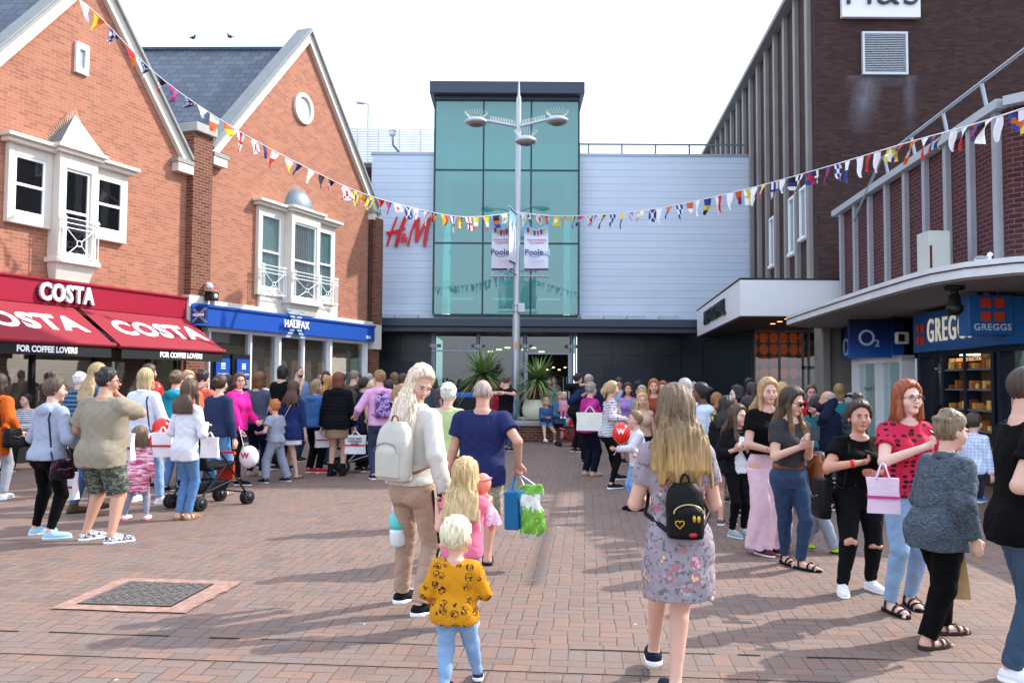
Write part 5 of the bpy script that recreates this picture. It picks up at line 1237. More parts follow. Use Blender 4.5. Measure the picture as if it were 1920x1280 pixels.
def cloth(c, pat=None, c2='#ffffff', c3='#222222', rough=.85, s=1.0):
    key = ('cloth', c, pat, c2, c3, rough, s)
    if key in _mc: return _mc[key]
    t = NT('fabric'); g_ = t.coord('Object'); b_ = lin(c); big = t.noise(7, 4, g_)
    cc = t.mix(big, tuple(x*.86 for x in b_[:3])+(1,), tuple(min(1, x*1.1) for x in b_[:3])+(1,))
    sp = t.n('SeparateXYZ'); t.put(sp.inputs[0], g_)
    if pat == 'denim':
        n_ = t.noise(160, 2, g_); cc = t.mix(t.math('MULTIPLY', n_, .45), cc, tuple(min(1, x*1.5+.04) for x in b_[:3])+(1,)); w_ = t.noise(3.2, 4, g_)
        cc = t.mix(t.ramp(w_, [(.48, 0.0), (.7, .6)]), cc, tuple(min(1, x*1.45+.03) for x in b_[:3])+(1,))
    elif pat == 'stripe':
        f_ = t.math('FRACT', t.math('MULTIPLY', sp.outputs[2], 42*s)); cc = t.mix(t.math('LESS_THAN', f_, .38), cc, lin(c2))
        v = t.n('TexVoronoi', i_Vector=g_, i_Scale=13); cc = t.mix(t.math('LESS_THAN', v.outputs['Distance'], .26), cc, lin(c3))
    elif pat == 'stripes_plain':
        f_ = t.math('FRACT', t.math('MULTIPLY', sp.outputs[2], 30*s)); cc = t.mix(t.math('LESS_THAN', f_, .45), cc, lin(c2))
    elif pat == 'camo':
        n1 = t.noise(16, 3, t.coord('Object', (1, 1, 1.8)), dist=.6); cc = t.ramp(n1, [(.0, c), (.44, c2), (.52, c3), (.6, c)], const=True)
    elif pat == 'floral':
        # clusters of pink and cream blossoms with dark leaves on a mauve ground
        v0 = t.n('TexVoronoi', i_Vector=t.n('Mapping', i_0=g_).outputs[0], i_Scale=11.5); d0 = t.math('ADD', v0.outputs['Distance'], t.math('MULTIPLY', t.noise(55, 2, g_), .32))
        wn = t.n('SeparateColor'); t.put(wn.inputs[0], v0.outputs['Color']); pick = wn.outputs[0]
        v1 = t.n('TexVoronoi', i_Vector=g_, i_Scale=34); petals = t.math('LESS_THAN', v1.outputs['Distance'], .40)
        lf = t.math('MULTIPLY', t.math('LESS_THAN', d0, .80), t.math('LESS_THAN', t.noise(44, 2, g_), .43)); cc = t.mix(t.math('MULTIPLY', lf, .6), cc, lin(c3))
        blo = t.ramp(pick, [(0, '#c95c7e'), (.45, '#d8a3ac'), (.6, '#cdb791'), (.78, '#bd4c6c'), (.9, '#94a6aa')], const=True)
        bm_ = t.math('MULTIPLY', t.math('LESS_THAN', d0, .52), t.math('GREATER_THAN', pick, .28)); bc = t.mix(petals, tuple(x*.7 for x in lin('#b9808a')[:3])+(1,), blo)
        cc = t.mix(bm_, cc, bc)
    elif pat == 'spots':
        v = t.n('TexVoronoi', i_Vector=t.coord('Object', (1, 1, 1.6)), i_Scale=17*s, i_Randomness=.35); r_ = v.outputs['Distance']
        ring = t.math('MULTIPLY', t.math('LESS_THAN', r_, .36), t.math('GREATER_THAN', r_, .10)); cc = t.mix(ring, cc, lin(c2))
    elif pat == 'zebra':
        n_ = t.noise(9, 2, t.coord('Object', (1, 1, 7))); cc = t.mix(t.math('GREATER_THAN', n_, .5), cc, lin(c2))
    elif pat == 'marl':
        n_ = t.noise(1, 3, t.coord('Object', (40, 40, 260)), rough=.7); cc = t.mix(t.ramp(n_, [(.42, 0.0), (.6, 1.0)]), cc, lin(c2))
    elif pat == 'print':      # scattered little line drawings
        v = t.n('TexVoronoi', i_Vector=g_, i_Scale=15*s, i_Randomness=.5); n_ = t.noise(48*s, 2, g_, dist=.6)
        m_ = t.math('MULTIPLY', t.math('LESS_THAN', v.outputs['Distance'], .40), t.math('LESS_THAN', t.math('ABSOLUTE', t.math('SUBTRACT', n_, .5)), .06)); cc = t.mix(m_, cc, lin(c2))
    elif pat == 'check':
        fx = t.math('LESS_THAN', t.math('FRACT', t.math('MULTIPLY', sp.outputs[0], 26*s)), .4); fz = t.math('LESS_THAN', t.math('FRACT', t.math('MULTIPLY', sp.outputs[2], 26*s)), .4)
        cc = t.mix(t.math('MULTIPLY', t.math('ADD', fx, fz), .4), cc, lin(c2))
    elif pat == 'patch':
        n_ = t.noise(11*s, 3, g_, dist=.5); cc = t.ramp(n_, [(0, c), (.45, c2), (.56, c3)], const=True)
    t.col(cc); t.rough(rough); t.sp(.25 if sum(b_[:3]) > .1 else .12)
    t.b.inputs['Sheen Weight'].default_value = .0
    fold = t.noise(5.5, 3, t.coord('Object', (1.4, 1.4, .8)), dist=1.2); wv = t.noise(300, 2, g_)
    t.bump(t.math('ADD', t.math('MULTIPLY', fold, 1.0), t.math('MULTIPLY', wv, .03)), .35, .025); _mc[key] = t.m; return t.m
m_eyew = M('#d9d4cf', .3, var=.02, name='eye_white'); m_iris = M('#2b211c', .2, var=.1, name='iris')
m_lensd = M('#0b0b0c', .1, spec=.8, name='dark_lens')
SK = {'fair': '#d3aa97', 'mid': '#c6967f', 'pale': '#dbb8a8', 'brown': '#6f4b3b', 'tan': '#b58468'}
ALLP = []
def rotm(yaw, pitch=0, roll=0):
    m = Matrix.Rotation(yaw, 3, 'Z') @ Matrix.Rotation(pitch, 3, 'X') @ Matrix.Rotation(roll, 3, 'Y'); return np.array(m)
def ik(a, t, l1, l2, hint):
    a, t = A3(a), A3(t); d = t-a; D = np.linalg.norm(d)
    if D > (l1+l2)*.999: t = a+d/D*(l1+l2)*.999; d = t-a; D = np.linalg.norm(d)
    x = (l1*l1-l2*l2+D*D)/(2*D); h = math.sqrt(max(0, l1*l1-x*x)); u = d/D; hv = A3(hint)-u*np.dot(u, A3(hint)); hv /= (np.linalg.norm(hv)+1e-9)
    return a+u*x+hv*h, t
FEM = [(.455, .070, .058, 0), (.50, .098, .070, -.004), (.53, .099, .072, -.008), (.57, .088, .060, -.002), (.61, .074, .051, 0), (.66, .078, .054, 0), (.715, .090, .062, .004), (.76, .094, .056, 0), (.80, .080, .045, -.004), (.825, .050, .037, -.006), (.845, .036, .034, -.006)]
MAL = [(.455, .070, .058, 0), (.50, .092, .066, -.002), (.53, .092, .066, -.004), (.57, .086, .062, 0), (.61, .083, .060, .004), (.66, .088, .062, .002), (.715, .100, .068, .002), (.76, .106, .062, 0), (.80, .092, .049, -.004), (.825, .056, .040, -.006), (.845, .040, .037, -.006)]
def person(label, px, feet=None, top=700, Y=None, yaw=0, sex='f', w=1.0, skin='fair', hair=('long', '#5a3d28', .3), shirt=('tee', '#888888'), legs=('trousers', '#222222'), shoes=('shoe', '#222222', '#dddddd'),
           arms=None, feet_pos=None, lean=.02, head=(0, 0, 0), tuck_=0, vox=None, face=None, hh=None, group=None, extra=None, hint=((-.6, -1, -.2), (.6, -1, -.2)), kneeh=(0, 1, 0), pz=None, H=None, z0=0.0, fyaw=(8, -8), name='person', fpitch=(0, 0), glasses=None, side=0, hem=None, beard=None, X=None, tuck=False):
    # ---- placement
    if feet is not None: gp = atz(px, feet, z0)
    else:
        p = at(px, 740, Y); gp = Vector((p.x, Y, z0))
    if X is not None: gp.x = X
    if H is None: H = height_for(gp.x, gp.y, top)-z0-(0 if hair[0] in ('balding', 'crop', 'none') else .065 if hair[0] == 'topbun' else .018)
    dist = gp.y
    if vox is None: vox = .0065 if dist < 7 else .009 if dist < 10.5 else .013 if dist < 15 else .018
    if hh is None: hh = (.196+.034*(min(H, 1.8)-.8)/.85)*(1.0 if w < 1.15 else 1.03)/H
    b = (1-hh)/(1-.133); young = H < 1.3; wf = w*(1 if H > 1.4 else 1.0+(1.4-H)*.18)
    root = thing(name, label, 'person', gp, group, world=False, rz=-R(yaw))
    if vox > .014 and group is None: pass
    hz = .515 if pz is None else pz; dz = hz-.515
    def tz(z): return (z+dz)*b*H
    def off(z): return (side*(z-.52)*H, lean*(z-.52)*H*3)
    body = FEM if sex == 'f' else MAL
    bs = A3([(s[0], s[1], s[2], s[3]) for s in body])
    def sec(z, inf=0.0, loose=0.0):
        rx = np.interp(z, bs[:, 0], bs[:, 1]); ry = np.interp(z, bs[:, 0], bs[:, 2]); cy = np.interp(z, bs[:, 0], bs[:, 3])
        mx = .093 if sex == 'f' else .098; my = .064
        if z < .76: rx = rx+(max(rx, mx)-rx)*loose; ry = ry+(max(ry, my)-ry)*loose
        ox, oy = off(z); wz_ = wf if z < .80 else wf**.5
        belly = max(0, wf-1.08)*.05*math.exp(-((z-.60)/.07)**2)
        return (tz(z), ox, oy+(cy+belly)*H, rx*H*wz_+inf, (ry+belly)*H*wz_**.9+inf)
    hx = .050*H*wf**.7; sx = (.089 if sex == 'f' else .104)*H*wf**.6*(.92 if young else 1)
    hipL, hipR = A3((-hx, 0, tz(.505))), A3((hx, 0, tz(.505)))
    ox, oy = off(.80); shL, shR = A3((ox-sx, oy-.004*H, tz(.790))), A3((ox+sx, oy-.004*H, tz(.790)))
    _Ri = Matrix.Rotation(R(yaw), 3, 'Z')
    def loc_(v): return _Ri@(Vector(v)-gp)
    if feet_pos is not None:
        fp2 = []
        for f in feet_pos:
            if f[0] == 'px':
                q_ = loc_(atz(f[1], f[2], f[3] if len(f) > 3 else 0)); fp2.append((q_.x/H, q_.y/H+.0, (f[3]/H if len(f) > 3 else 0)))
            else: fp2.append(f)
        feet_pos = fp2
    if arms is not None:
        ar2 = []
        for a_ in arms:
            if a_ is None: ar2.append(((-.150 if len(ar2) == 0 else .150)*wf, .03, .47))
            elif a_[0] == 'px':
                q_ = loc_(at(a_[1], a_[2], gp.y+a_[3])); ar2.append((q_.x/H, q_.y/H, q_.z/(b*H)-dz)+tuple(a_[4:5]))
            else: ar2.append(a_)
        arms = ar2
    # legs
    if feet_pos is None: feet_pos = ((-.055, -.01, 0), (.055, .02, 0))
    l1 = .245*b*H*1.0; l2 = .236*b*H; ank = []
    rk = .031*H*wf**.8; rt = (.054 if sex == 'f' else .052)*H*wf**.9; rc = .033*H*wf**.8; ra = .0185*H*wf**.5
    P_ = []; LG = []
    for i, (hp, fp) in enumerate(((hipL, feet_pos[0]), (hipR, feet_pos[1]))):
        an = A3((fp[0]*H, fp[1]*H, (fp[2]+.045*b)*H-z0*0)); kn, an = ik(hp, an, l1, l2, kneeh)
        LG.append((hp, kn, an)); P_.append(cap(hp, kn, rt, rk, .03*H/1.7)); P_.append(cap(kn, an, rk, ra, .02))
        cm = kn+(an-kn)*.32; back = A3((0, -.010*H, 0)); P_.append(cap(kn+(an-kn)*.12+back, kn+(an-kn)*.58+back*.3, rc*.86, ra*1.05, .02))
    # torso
    P_.append(loft([sec(z) for z in bs[:, 0]], .03)); P_.append(cap(shL*.35+A3((ox, oy, tz(.823)))*.65, shL, .028*H, .029*H*wf**.6, .03)); P_.append(cap(shR*.35+A3((ox, oy, tz(.823)))*.65, shR, .028*H, .029*H*wf**.6, .03))
    P_ += [ell((sg*.042*H*wf, -.038*H*wf, tz(.495)), (.046*H*wf, .040*H*wf, .055*H), k=.03) for sg in (-1, 1)]
    if sex == 'f' and not young:
        o7 = off(.715)
        P_ += [ell((o7[0]+sg*.043*H, o7[1]+.050*H*wf**.8, tz(.712)), (.040*H*wf**.7, .034*H*wf**.7, .040*H), k=.03) for sg in (-1, 1)]
    # neck and head
    hs = hh*H/.232; neck0 = A3((ox*1.05, oy-.008*H, tz(.825))); yawh, pit, rol = [R(a) for a in head]; Rh = rotm(-yawh, pit, rol)
    hc = A3((off(.86)[0], off(.86)[1]+.012*H, (1.0+dz*b)*H-.118*hs)) + Rh@A3((0, .0, 0))
    nk = cap(neck0-A3((0, 0, .01)), hc+Rh@A3((0, -.02, -.055))*hs, .034*H*(1 if sex == 'f' else 1.15)*wf**.4*(.9 if young else 1), .030*H*(1 if sex == 'f' else 1.15)*(1.0 if not young else 1.05), .025); P_.append(nk)
    def hp_(x, y, z): return hc+Rh@(A3((x, y, z))*hs)
    fw_ = 1.0+.12*max(0, w-1.05)+(.04 if young else 0)
    P_ += [ell(hp_(0, -.012, .025), A3((.074*fw_, .094, .092))*hs, Rh, .02), ell(hp_(0, .022, -.042), A3((.056*fw_, .066, .068))*hs, Rh, .03), ell(hp_(0, .070, -.094), A3((.024, .02, .018))*hs, Rh, .025)]
    P_ += [ell(hp_(sg*.040, .052, -.030), A3((.028*fw_, .03, .032))*hs, Rh, .02) for sg in (-1, 1)]
    P_ += [ell(hp_(sg*.076*fw_, -.008, -.010), A3((.010, .020, .031))*hs, Rh, .006) for sg in (-1, 1)]
    if vox < .015:
        P_ += [cap(hp_(0, .084, .012), hp_(0, .108, -.026), .007*hs, .0125*hs, .010)]
        P_ += [ell(hp_(sg*.011, .098, -.032), A3((.008, .010, .007))*hs, Rh, .006) for sg in (-1, 1)]
        P_ += [ell(hp_(sg*.030, .082, .024), A3((.024, .010, .008))*hs, Rh, .012) for sg in (-1, 1)]
        P_ += [ell(hp_(sg*.032, .092, .004), A3((.019, .012, .011))*hs, Rh, 0, sub=True) for sg in (-1, 1)]
        P_ += [ell(hp_(0, .086, -.060), A3((.024, .011, .010))*hs, Rh, .008)]
    # arms
    u1, u2 = .172*b*H, .150*b*H
    if arms is None: arms = ((-.150*wf, .03, .47), (.150*wf, .03, .47))
    AR = []; hands = []
    rs_, re_, rw_ = .031*H*wf**.8, .0235*H*wf**.7, .0155*H*wf**.4
    for i, (sh, ap) in enumerate(((shL, arms[0]), (shR, arms[1]))):
        tgt = A3((ap[0]*H, ap[1]*H, (ap[2]+dz)*b*H)); el, wr = ik(sh, tgt, u1, u2, hint[i]); AR.append((sh, el, wr))
        P_.append(cap(sh, el, rs_, re_, .02)); P_.append(cap(el, wr, re_, rw_, .012)); 
        d = (wr-el)/np.linalg.norm(wr-el); sgn = -1 if i == 0 else 1
        mode = ap[3] if len(ap) > 3 else 'relax'
        # palm normal: which way the fingers curl
        nrm = {'relax': A3((-sgn, .1, 0)), 'hold': A3((-sgn*.7, .3, .6)), 'grip': A3((0, .1, -1)), 'down': A3((-sgn*.5, 0, -1)), 'up': A3((0, .3, 1)), 'face': A3((-sgn*.2, -1, 0))}[mode]
        nrm = nrm-d*np.dot(nrm, d); nrm /= np.linalg.norm(nrm)+1e-9; sd = np.cross(d, nrm); 
        if np.dot(sd, A3((0, 1, .3))) < 0: sd = -sd          # thumb side
        hl = .105*b*H if not young else .1*b*H; pw = hl*.40; cw = wr+d*hl*.05
        curl = {'relax': 28, 'hold': 60, 'grip': 85, 'down': 20, 'up': 45, 'face': 30}[mode]
        if vox < .015:
            for q_ in range(4):
                o_ = sd*pw*(.36-.24*q_); P_.append(cap(cw+o_*.55, wr+d*hl*.48+o_, hl*.105, hl*.098, .008))
                ln = hl*(.40, .44, .41, .33)[q_]*.5; p0 = wr+d*hl*.50+o_; c1_ = R(curl*(.7+.1*q_)); d1 = d*math.cos(c1_)+nrm*math.sin(c1_); p1 = p0+d1*ln; c2_ = c1_+R(curl*.9); d2 = d*math.cos(c2_)+nrm*math.sin(c2_); p2 = p1+d2*ln*.85
                P_.append(cap(p0, p1, hl*.082, hl*.072, .004)); P_.append(cap(p1, p2, hl*.072, hl*.058, .004))
            p0 = wr+d*hl*.16+sd*pw*.35; td = (d*.62+sd*.75+nrm*.35); td /= np.linalg.norm(td); p1 = p0+td*hl*.26; td2 = d*.8+nrm*.45+sd*.25; td2 /= np.linalg.norm(td2)
            P_.append(cap(p0, p1, hl*.10, hl*.085, .012)); P_.append(cap(p1, p1+td2*hl*.2, hl*.082, hl*.066, .005))
        else: P_.append(cap(wr, wr+d*hl*.75+nrm*hl*.12, hl*.2, hl*.13, .01))
        hands.append(wr+d*hl*.55+nrm*hl*.14)
    # feet
    FT = []
    for i, (hp, kn, an) in enumerate(LG):
        fy = -R(fyaw[i]); Rf = rotm(fy, R(fpitch[i])); base = an-Rf@A3((0, 0, .045*b*H)); fl = .152*H*(1 if not young else 1.05)
        FT.append((base, Rf, fl)); P_ += [ell(base+Rf@A3((0, fl*.30, fl*.12)), (fl*.17, fl*.50, fl*.13), Rf, .02, cuts=((base, -Rf[:, 2]),)), cap(an, base+Rf@A3((0, -fl*.04, fl*.16)), ra, fl*.16, .02, cuts=((base, -Rf[:, 2]),))]
        if shoes[0] == 'sandal' and vox < .011:
            for q_ in range(5): P_.append(ell(base+Rf@A3(((q_-2)*fl*.065*(1 if i else -1), fl*(.80-.035*(4-q_) if 1 else 0), fl*.06)), (fl*.038, fl*.075, fl*.05), Rf, .004))
    bodyo = to_obj('body', *surf(P_, vox), skin_mat(SK.get(skin, skin)), root)
    dr = random.Random(hash(label) % 1000 if False else sum(map(ord, label)))
    ph = [dr.uniform(0, 6.28) for _ in range(6)]
    fa = .0042 if vox < .012 else .003
    def folds(X, Y, Z, a=fa):
        s1 = np.sin(26*Z+7*X+ph[0]+2.4*np.sin(9*X+ph[1])+1.8*np.sin(11*Y)+1.2*np.sin(6*Z)); s2 = np.sin(24*X-17*Z+12*Y+ph[2]+1.8*np.sin(10*Z+ph[5])); s3 = np.sin(19*X+15*Z-11*Y+ph[3]+2*np.sin(12*Z+4*X))
        g1 = .5+.5*np.sin(4.1*Z+ph[4]+3*X); r_ = lambda s: (1-np.abs(s))**2.2
        return a*(1.5*r_(s1)*g1+1.2*r_(s2)*(1-g1*.6)+1.0*r_(s3)*.9+.35*s1-.8)
    # ---- legs clothing
    kind = legs[0]; lc = legs[1]; lpat = legs[2] if len(legs) > 2 else None; lkw = legs[3] if len(legs) > 3 else {}
    lm_ = cloth(lc, lpat, **lkw); waist = .585
    up3 = A3((0, 0, 1))
    BOT = [0.0]
    def hips(inf, zlo=.452, zhi=waist):
        BOT[0] = inf
        ps = [loft([sec(z, inf) for z in (zlo, .47, .50, .53, .56, zhi)], .02)]
        ps += [ell((sg*.042*H*wf, -.038*H*wf, tz(.495)), (.046*H*wf+inf, .040*H*wf+inf, .055*H+inf), k=.03) for sg in (-1, 1)]; return ps
    if kind in ('trousers', 'leggings', 'jeans', 'loose'):
        inf = {'leggings': .004, 'jeans': .007, 'trousers': .010, 'loose': .018}[kind]*H/1.65+vox*.25; G = hips(inf)
        for (hp, kn, an) in LG:
            dn = (an-kn)/np.linalg.norm(an-kn); cut = lkw and None; e_ = kn+(an-kn)*(.97 if kind != 'leggings' else .93)
            fl_ = {'leggings': 0, 'jeans': .004, 'trousers': .014, 'loose': .022}[kind]
            G += [cap(hp, kn, rt+inf, rk+inf+fl_*.4, .03), cap(kn, an, rk+inf+fl_*.4, ra+inf+fl_, .02, cuts=((e_, dn),)), cap(kn+(an-kn)*.12+A3((0, -.010*H, 0)), kn+(an-kn)*.58+A3((0, -.003*H, 0)), rc*.86+inf, ra*1.05+inf+fl_*.7, .02)]
        to_obj({'jeans': 'jeans', 'leggings': 'leggings'}.get(kind, 'trousers'), *surf(G, vox, folds), lm_, root)
    elif kind == 'shorts':
        inf = .016*H/1.7; G = hips(inf); fr = legs[4] if len(legs) > 4 else .85
        for (hp, kn, an) in LG:
            dn = (kn-hp)/np.linalg.norm(kn-hp); e_ = hp+(kn-hp)*fr; G += [cap(hp, kn, rt+inf, rk*1.25+inf*1.6, .03, cuts=((e_, dn),))]
        to_obj('shorts', *surf(G, vox, folds), lm_, root)
    elif kind == 'skirt':
        zl = legs[4] if len(legs) > 4 else .36; rr = sec(.52, .014); wd = legs[5] if len(legs) > 5 else 1.08
        G = [loft([(tz(zl), rr[1], rr[2], rr[3]*wd, rr[4]*wd*1.1), (tz(.44), rr[1], rr[2], rr[3]*(1+(wd-1)*.5), rr[4]*1.12), sec(.50, .014), sec(.55, .010), sec(waist, .008)], .02)]
        to_obj('skirt', *surf(G, vox, folds), lm_, root)
    elif kind == 'wide':
        G = hips(.010)
        for j_, (hp, kn, an) in enumerate(LG):
            G.append(loft([(tz(.49), hp[0], hp[1], .066*H, .070*H), (tz(.40), (hp[0]*2+kn[0])/3, (hp[1]+kn[1])/2+.004, .070*H, .076*H), (kn[2], kn[0], kn[1]-.012*H, .070*H, .070*H), (.15*H, an[0]*1.05, (an[1]+kn[1])/2, .076*H, .074*H), (.035*H, an[0]*1.08, an[1]+.01, .084*H, .082*H)], .02))
        def pleat(X, Y, Z): return .007*np.sin(62*X+5*np.sin(4*Z))*np.clip((tz(.5)-Z)*3, 0, 1)+folds(X, Y, Z, .003)
        to_obj('trousers', *surf(G, vox, pleat, gcuts=((A3((0, 0, .03*H)), -up3),)), lm_, root)
    # ---- top clothing
    tk, tc = shirt[0], shirt[1]; tpat = shirt[2] if len(shirt) > 2 else None; tkw = shirt[3] if len(shirt) > 3 else {}
    tm = cloth(tc, tpat, **tkw)
    inf = {'tee': .009, 'tank': .007, 'long': .010, 'jumper': .015, 'hoodie': .018, 'jacket': .021, 'puffer': .030, 'dress': .012, 'longdress': .012, 'shirt': .015, 'cardigan': .024}[tk]*H/1.65+vox*.25
    loose = {'tee': .5, 'tank': .3, 'long': .6, 'jumper': .8, 'hoodie': .9, 'jacket': .9, 'puffer': 1, 'dress': .15, 'longdress': .3, 'shirt': .8, 'cardigan': 1}[tk]
    if sex != 'f': loose = max(loose, .7)
    hm = hem if hem is not None else {'tee': .515, 'tank': .53, 'long': .49, 'jumper': .50, 'hoodie': .505, 'jacket': .48, 'puffer': .46, 'dress': .36, 'longdress': .30, 'shirt': .48, 'cardigan': .42}[tk]
    if not tuck: inf = max(inf, BOT[0]+.007+vox*.2)
    zs_ = [z for z in (.50, .53, .57, .61, .66, .715, .76, .80, .822) if z > hm+.012]
    secs = [sec(z, inf, loose) for z in zs_]; f0 = sec(max(hm, .50), inf*1.25, loose)
    flare = 1.0
    if tk in ('dress', 'longdress'):
        base = sec(.52, inf); secs += [(tz(hm), base[1], base[2], base[3]*1.10, base[4]*1.28), (tz((hm+.5)/2), base[1], base[2]-.004, base[3]*1.13, base[4]*1.28)]
    else: secs.append((tz(hm), f0[1], f0[2], f0[3], f0[4]*1.05))
    G = [loft(secs, .02, p=2.2)]
    ctr = A3((ox, oy, tz(.826)))
    for sh in (shL, shR): G.append(cap(sh*.4+ctr*.6, sh, .029*H+inf*.5, .029*H*wf**.6+inf*.8, .03))
    if hm < .56: G += [ell((sg*.042*H*wf, -.036*H*wf, tz(.505)), (.047*H*wf+inf, .041*H*wf+inf, .065*H+inf), k=.06, cuts=((A3((0, 0, tz(hm))), -up3),)) for sg in (-1, 1)]
    if sex == 'f' and not young:
        o7 = off(.715); G += [ell((o7[0]+sg*.043*H, o7[1]+.050*H*wf**.8, tz(.712)), (.040*H*wf**.7+inf, .034*H*wf**.7+inf, .044*H+inf), k=.04) for sg in (-1, 1)]
    if sex != 'f' and wf > 1.1: G.append(ell((0, off(.6)[1]+.02*H, tz(.61)), (.085*H*wf, .055*H*wf, .075*H), k=.04))
    slv = {'tee': .55, 'dress': .5, 'longdress': .5, 'tank': 0}.get(tk, 2)
    if len(shirt) > 4: slv = shirt[4]
    for (sh, el, wr) in AR:
        if slv == 0: continue
        du = (el-sh)/np.linalg.norm(el-sh); df = (wr-el)/np.linalg.norm(wr-el)
        if slv <= 1: e_ = sh+(el-sh)*slv; G.append(cap(sh, el, rs_+inf*1.1, re_+inf*1.6+.004, .02, cuts=((e_, du),)))
        else:
            e_ = el+(wr-el)*min(1, (slv-1)*.97); G.append(cap(sh, el, rs_+inf, re_+inf*1.1, .02)); G.append(cap(el, wr, re_+inf*1.1, rw_+inf*.9+.003, .02, cuts=((e_, df),)))
    # neckline
    nl = {'tank': .052, 'dress': .040, 'tee': .036}.get(tk, .030)
    G.append(ell((neck0[0], neck0[1]+.022*H, tz(.842)), (.047*H, .052*H, nl*H), k=0, sub=True))
    if tk in ('hoodie', 'jacket', 'puffer', 'shirt', 'cardigan'):
        G.append(ell((neck0[0], neck0[1]-.002*H, tz(.838)), (.050*H, .052*H, .022*H), k=.012)); G.append(ell((neck0[0], neck0[1]+.008*H, tz(.85)), (.037*H, .040*H, .035*H), k=0, sub=True))
    if tk in ('hoodie',) or (tk == 'puffer'):
        G.append(ell((neck0[0], neck0[1]-.045*H, tz(.805)), (.072*H, .036*H, .040*H), k=.02))
    if tk == 'puffer':
        def dsp(X, Y, Z): return .011*(np.abs(np.sin(Z*3.1416/.062))**.6-.75)*-1+folds(X, Y, Z, .002)
    else: dsp = folds
    nm_t = {'tee': 't_shirt', 'tank': 'top', 'long': 'long_sleeved_top', 'jumper': 'jumper', 'dress': 'dress', 'longdress': 'dress'}.get(tk, tk)
    topo = to_obj(nm_t, *surf(G, vox, dsp), tm, root)
    if tk in ('cardigan', 'jacket') and len(shirt) > 5:      # open front showing the top underneath
        i2 = inf+.006; fsec = [(s[0], s[1], s[2]+.006, s[3]*shirt[6] if len(shirt) > 6 else s[3]*.45, s[4]+.010) for s in [sec(z, inf, loose) for z in (.50, .55, .61, .66, .715, .76, .79)]]
        to_obj('inner_top', *surf([loft(fsec, .02)]+([ell((0, off(.6)[1]+.085*H, tz(.60)), (.075*H, .075*H, .12*H), k=.05)] if len(shirt) > 9 else [])+[ell((off(.715)[0]+sg*.03*H, off(.715)[1]+.052*H, tz(.712)), (.030*H, .036*H+inf, .044*H), k=.03) for sg in ((-1, 1) if sex == 'f' and not young else ())], vox, folds, gcuts=((A3((0, oy*.5+.01, 0)), A3((0, -1, 0))),)), cloth(shirt[5], *(shirt[7:9] if len(shirt) > 7 else ())), root)
    # ---- shoes
    if shoes:
        for (base, Rf, fl) in FT:
            sk_ = shoes[0]; S1 = []; n_ = -Rf[:, 2]
            if sk_ == 'boot' or sk_ == 'welly':
                i_ = FT.index((base, Rf, fl)) if False else [k for k, q in enumerate(FT) if q[0] is base][0]; (hp, kn, an) = LG[i_]; hgt = .75 if sk_ == 'welly' else .32
                S1 = [cap(an, an+(kn-an)*hgt, ra+.014, ra+.022, .02, cuts=((an+(kn-an)*hgt*.97, (kn-an)/np.linalg.norm(kn-an)),))]
            if sk_ != 'sandal':
                S1 += [ell(base+Rf@A3((0, fl*.31, fl*.12)), (fl*.205, fl*.55, fl*.17), Rf, .02, cuts=((base, n_),)), cap(base+Rf@A3((0, -fl*.06, fl*.14)), base+Rf@A3((0, fl*.08, fl*.25)), fl*.175, fl*.165, .02, cuts=((base, n_),))]
                if sk_ in ('shoe', 'flat'): S1.append(ell(base+Rf@A3((0, -fl*.02, fl*(.56 if sk_ == 'shoe' else .46))), (fl*.13, fl*.17, fl*.2), Rf, 0, sub=True))
                so_ = to_obj('shoe', *surf(S1, min(vox, .009)), cloth(shoes[1], shoes[3] if len(shoes) > 3 else None, rough=.7, **(shoes[4] if len(shoes) > 4 else {})), root)
                if vox < .012 and sk_ == 'shoe':
                    lc_ = MB()
                    for q_ in range(4): p_ = base+Rf@A3((0, fl*(.24+.085*q_), fl*(.345-.03*q_))); a_ = Rf@A3((fl*.075, 0, -.004)); lc_.tube([Vector(p_-a_), Vector(p_+Rf@A3((0, 0, .004))), Vector(p_+a_)], .0035, 5)
                    lc_.obj('laces', cloth(shoes[2]), so_)
            th = {'sandal': .10, 'welly': .05, 'boot': .08}.get(sk_, .085)
            S2 = [ell(base+Rf@A3((0, fl*.31, 0)), (fl*.212, fl*.565, fl*.5), Rf, .02, cuts=((base+Rf@A3((0, 0, .001)), n_), (base+Rf@A3((0, 0, fl*th)), -n_))), ell(base+Rf@A3((0, -fl*.06, 0)), (fl*.18, fl*.20, fl*.5), Rf, .02, cuts=((base+Rf@A3((0, 0, .001)), n_), (base+Rf@A3((0, 0, fl*th)), -n_)))]
            to_obj('sole', *surf(S2, min(vox, .009)), cloth(shoes[2], rough=.6), root)
            if sk_ == 'sandal':
                st_ = MB()
                for q_, (yy, hh_) in enumerate(((.62, .20), (.40, .30), (.06, .52))):
                    pts = [Vector(base+Rf@A3((fl*.205*math.cos(a), fl*yy-(.06*fl if q_ == 2 else 0)*math.sin(a), fl*.08+fl*hh_*math.sin(a)*.72))) for a in np.linspace(0, math.pi, 10)]
                    st_.tube(pts, fl*.045, 6, flat=.4)
                st_.obj('straps', cloth(shoes[1], rough=.5), root)
    # ---- hair
    hk, hcol, hl_ = hair[0], hair[1], hair[2] if len(hair) > 2 else .25; hopt = hair[3] if len(hair) > 3 else None
    hz0 = hc[2]-.02; hm_ = hair_mat(hcol, hopt, round(float(hz0), 2), round(float(hz0-hl_), 2)) if hopt else hair_mat(hcol)
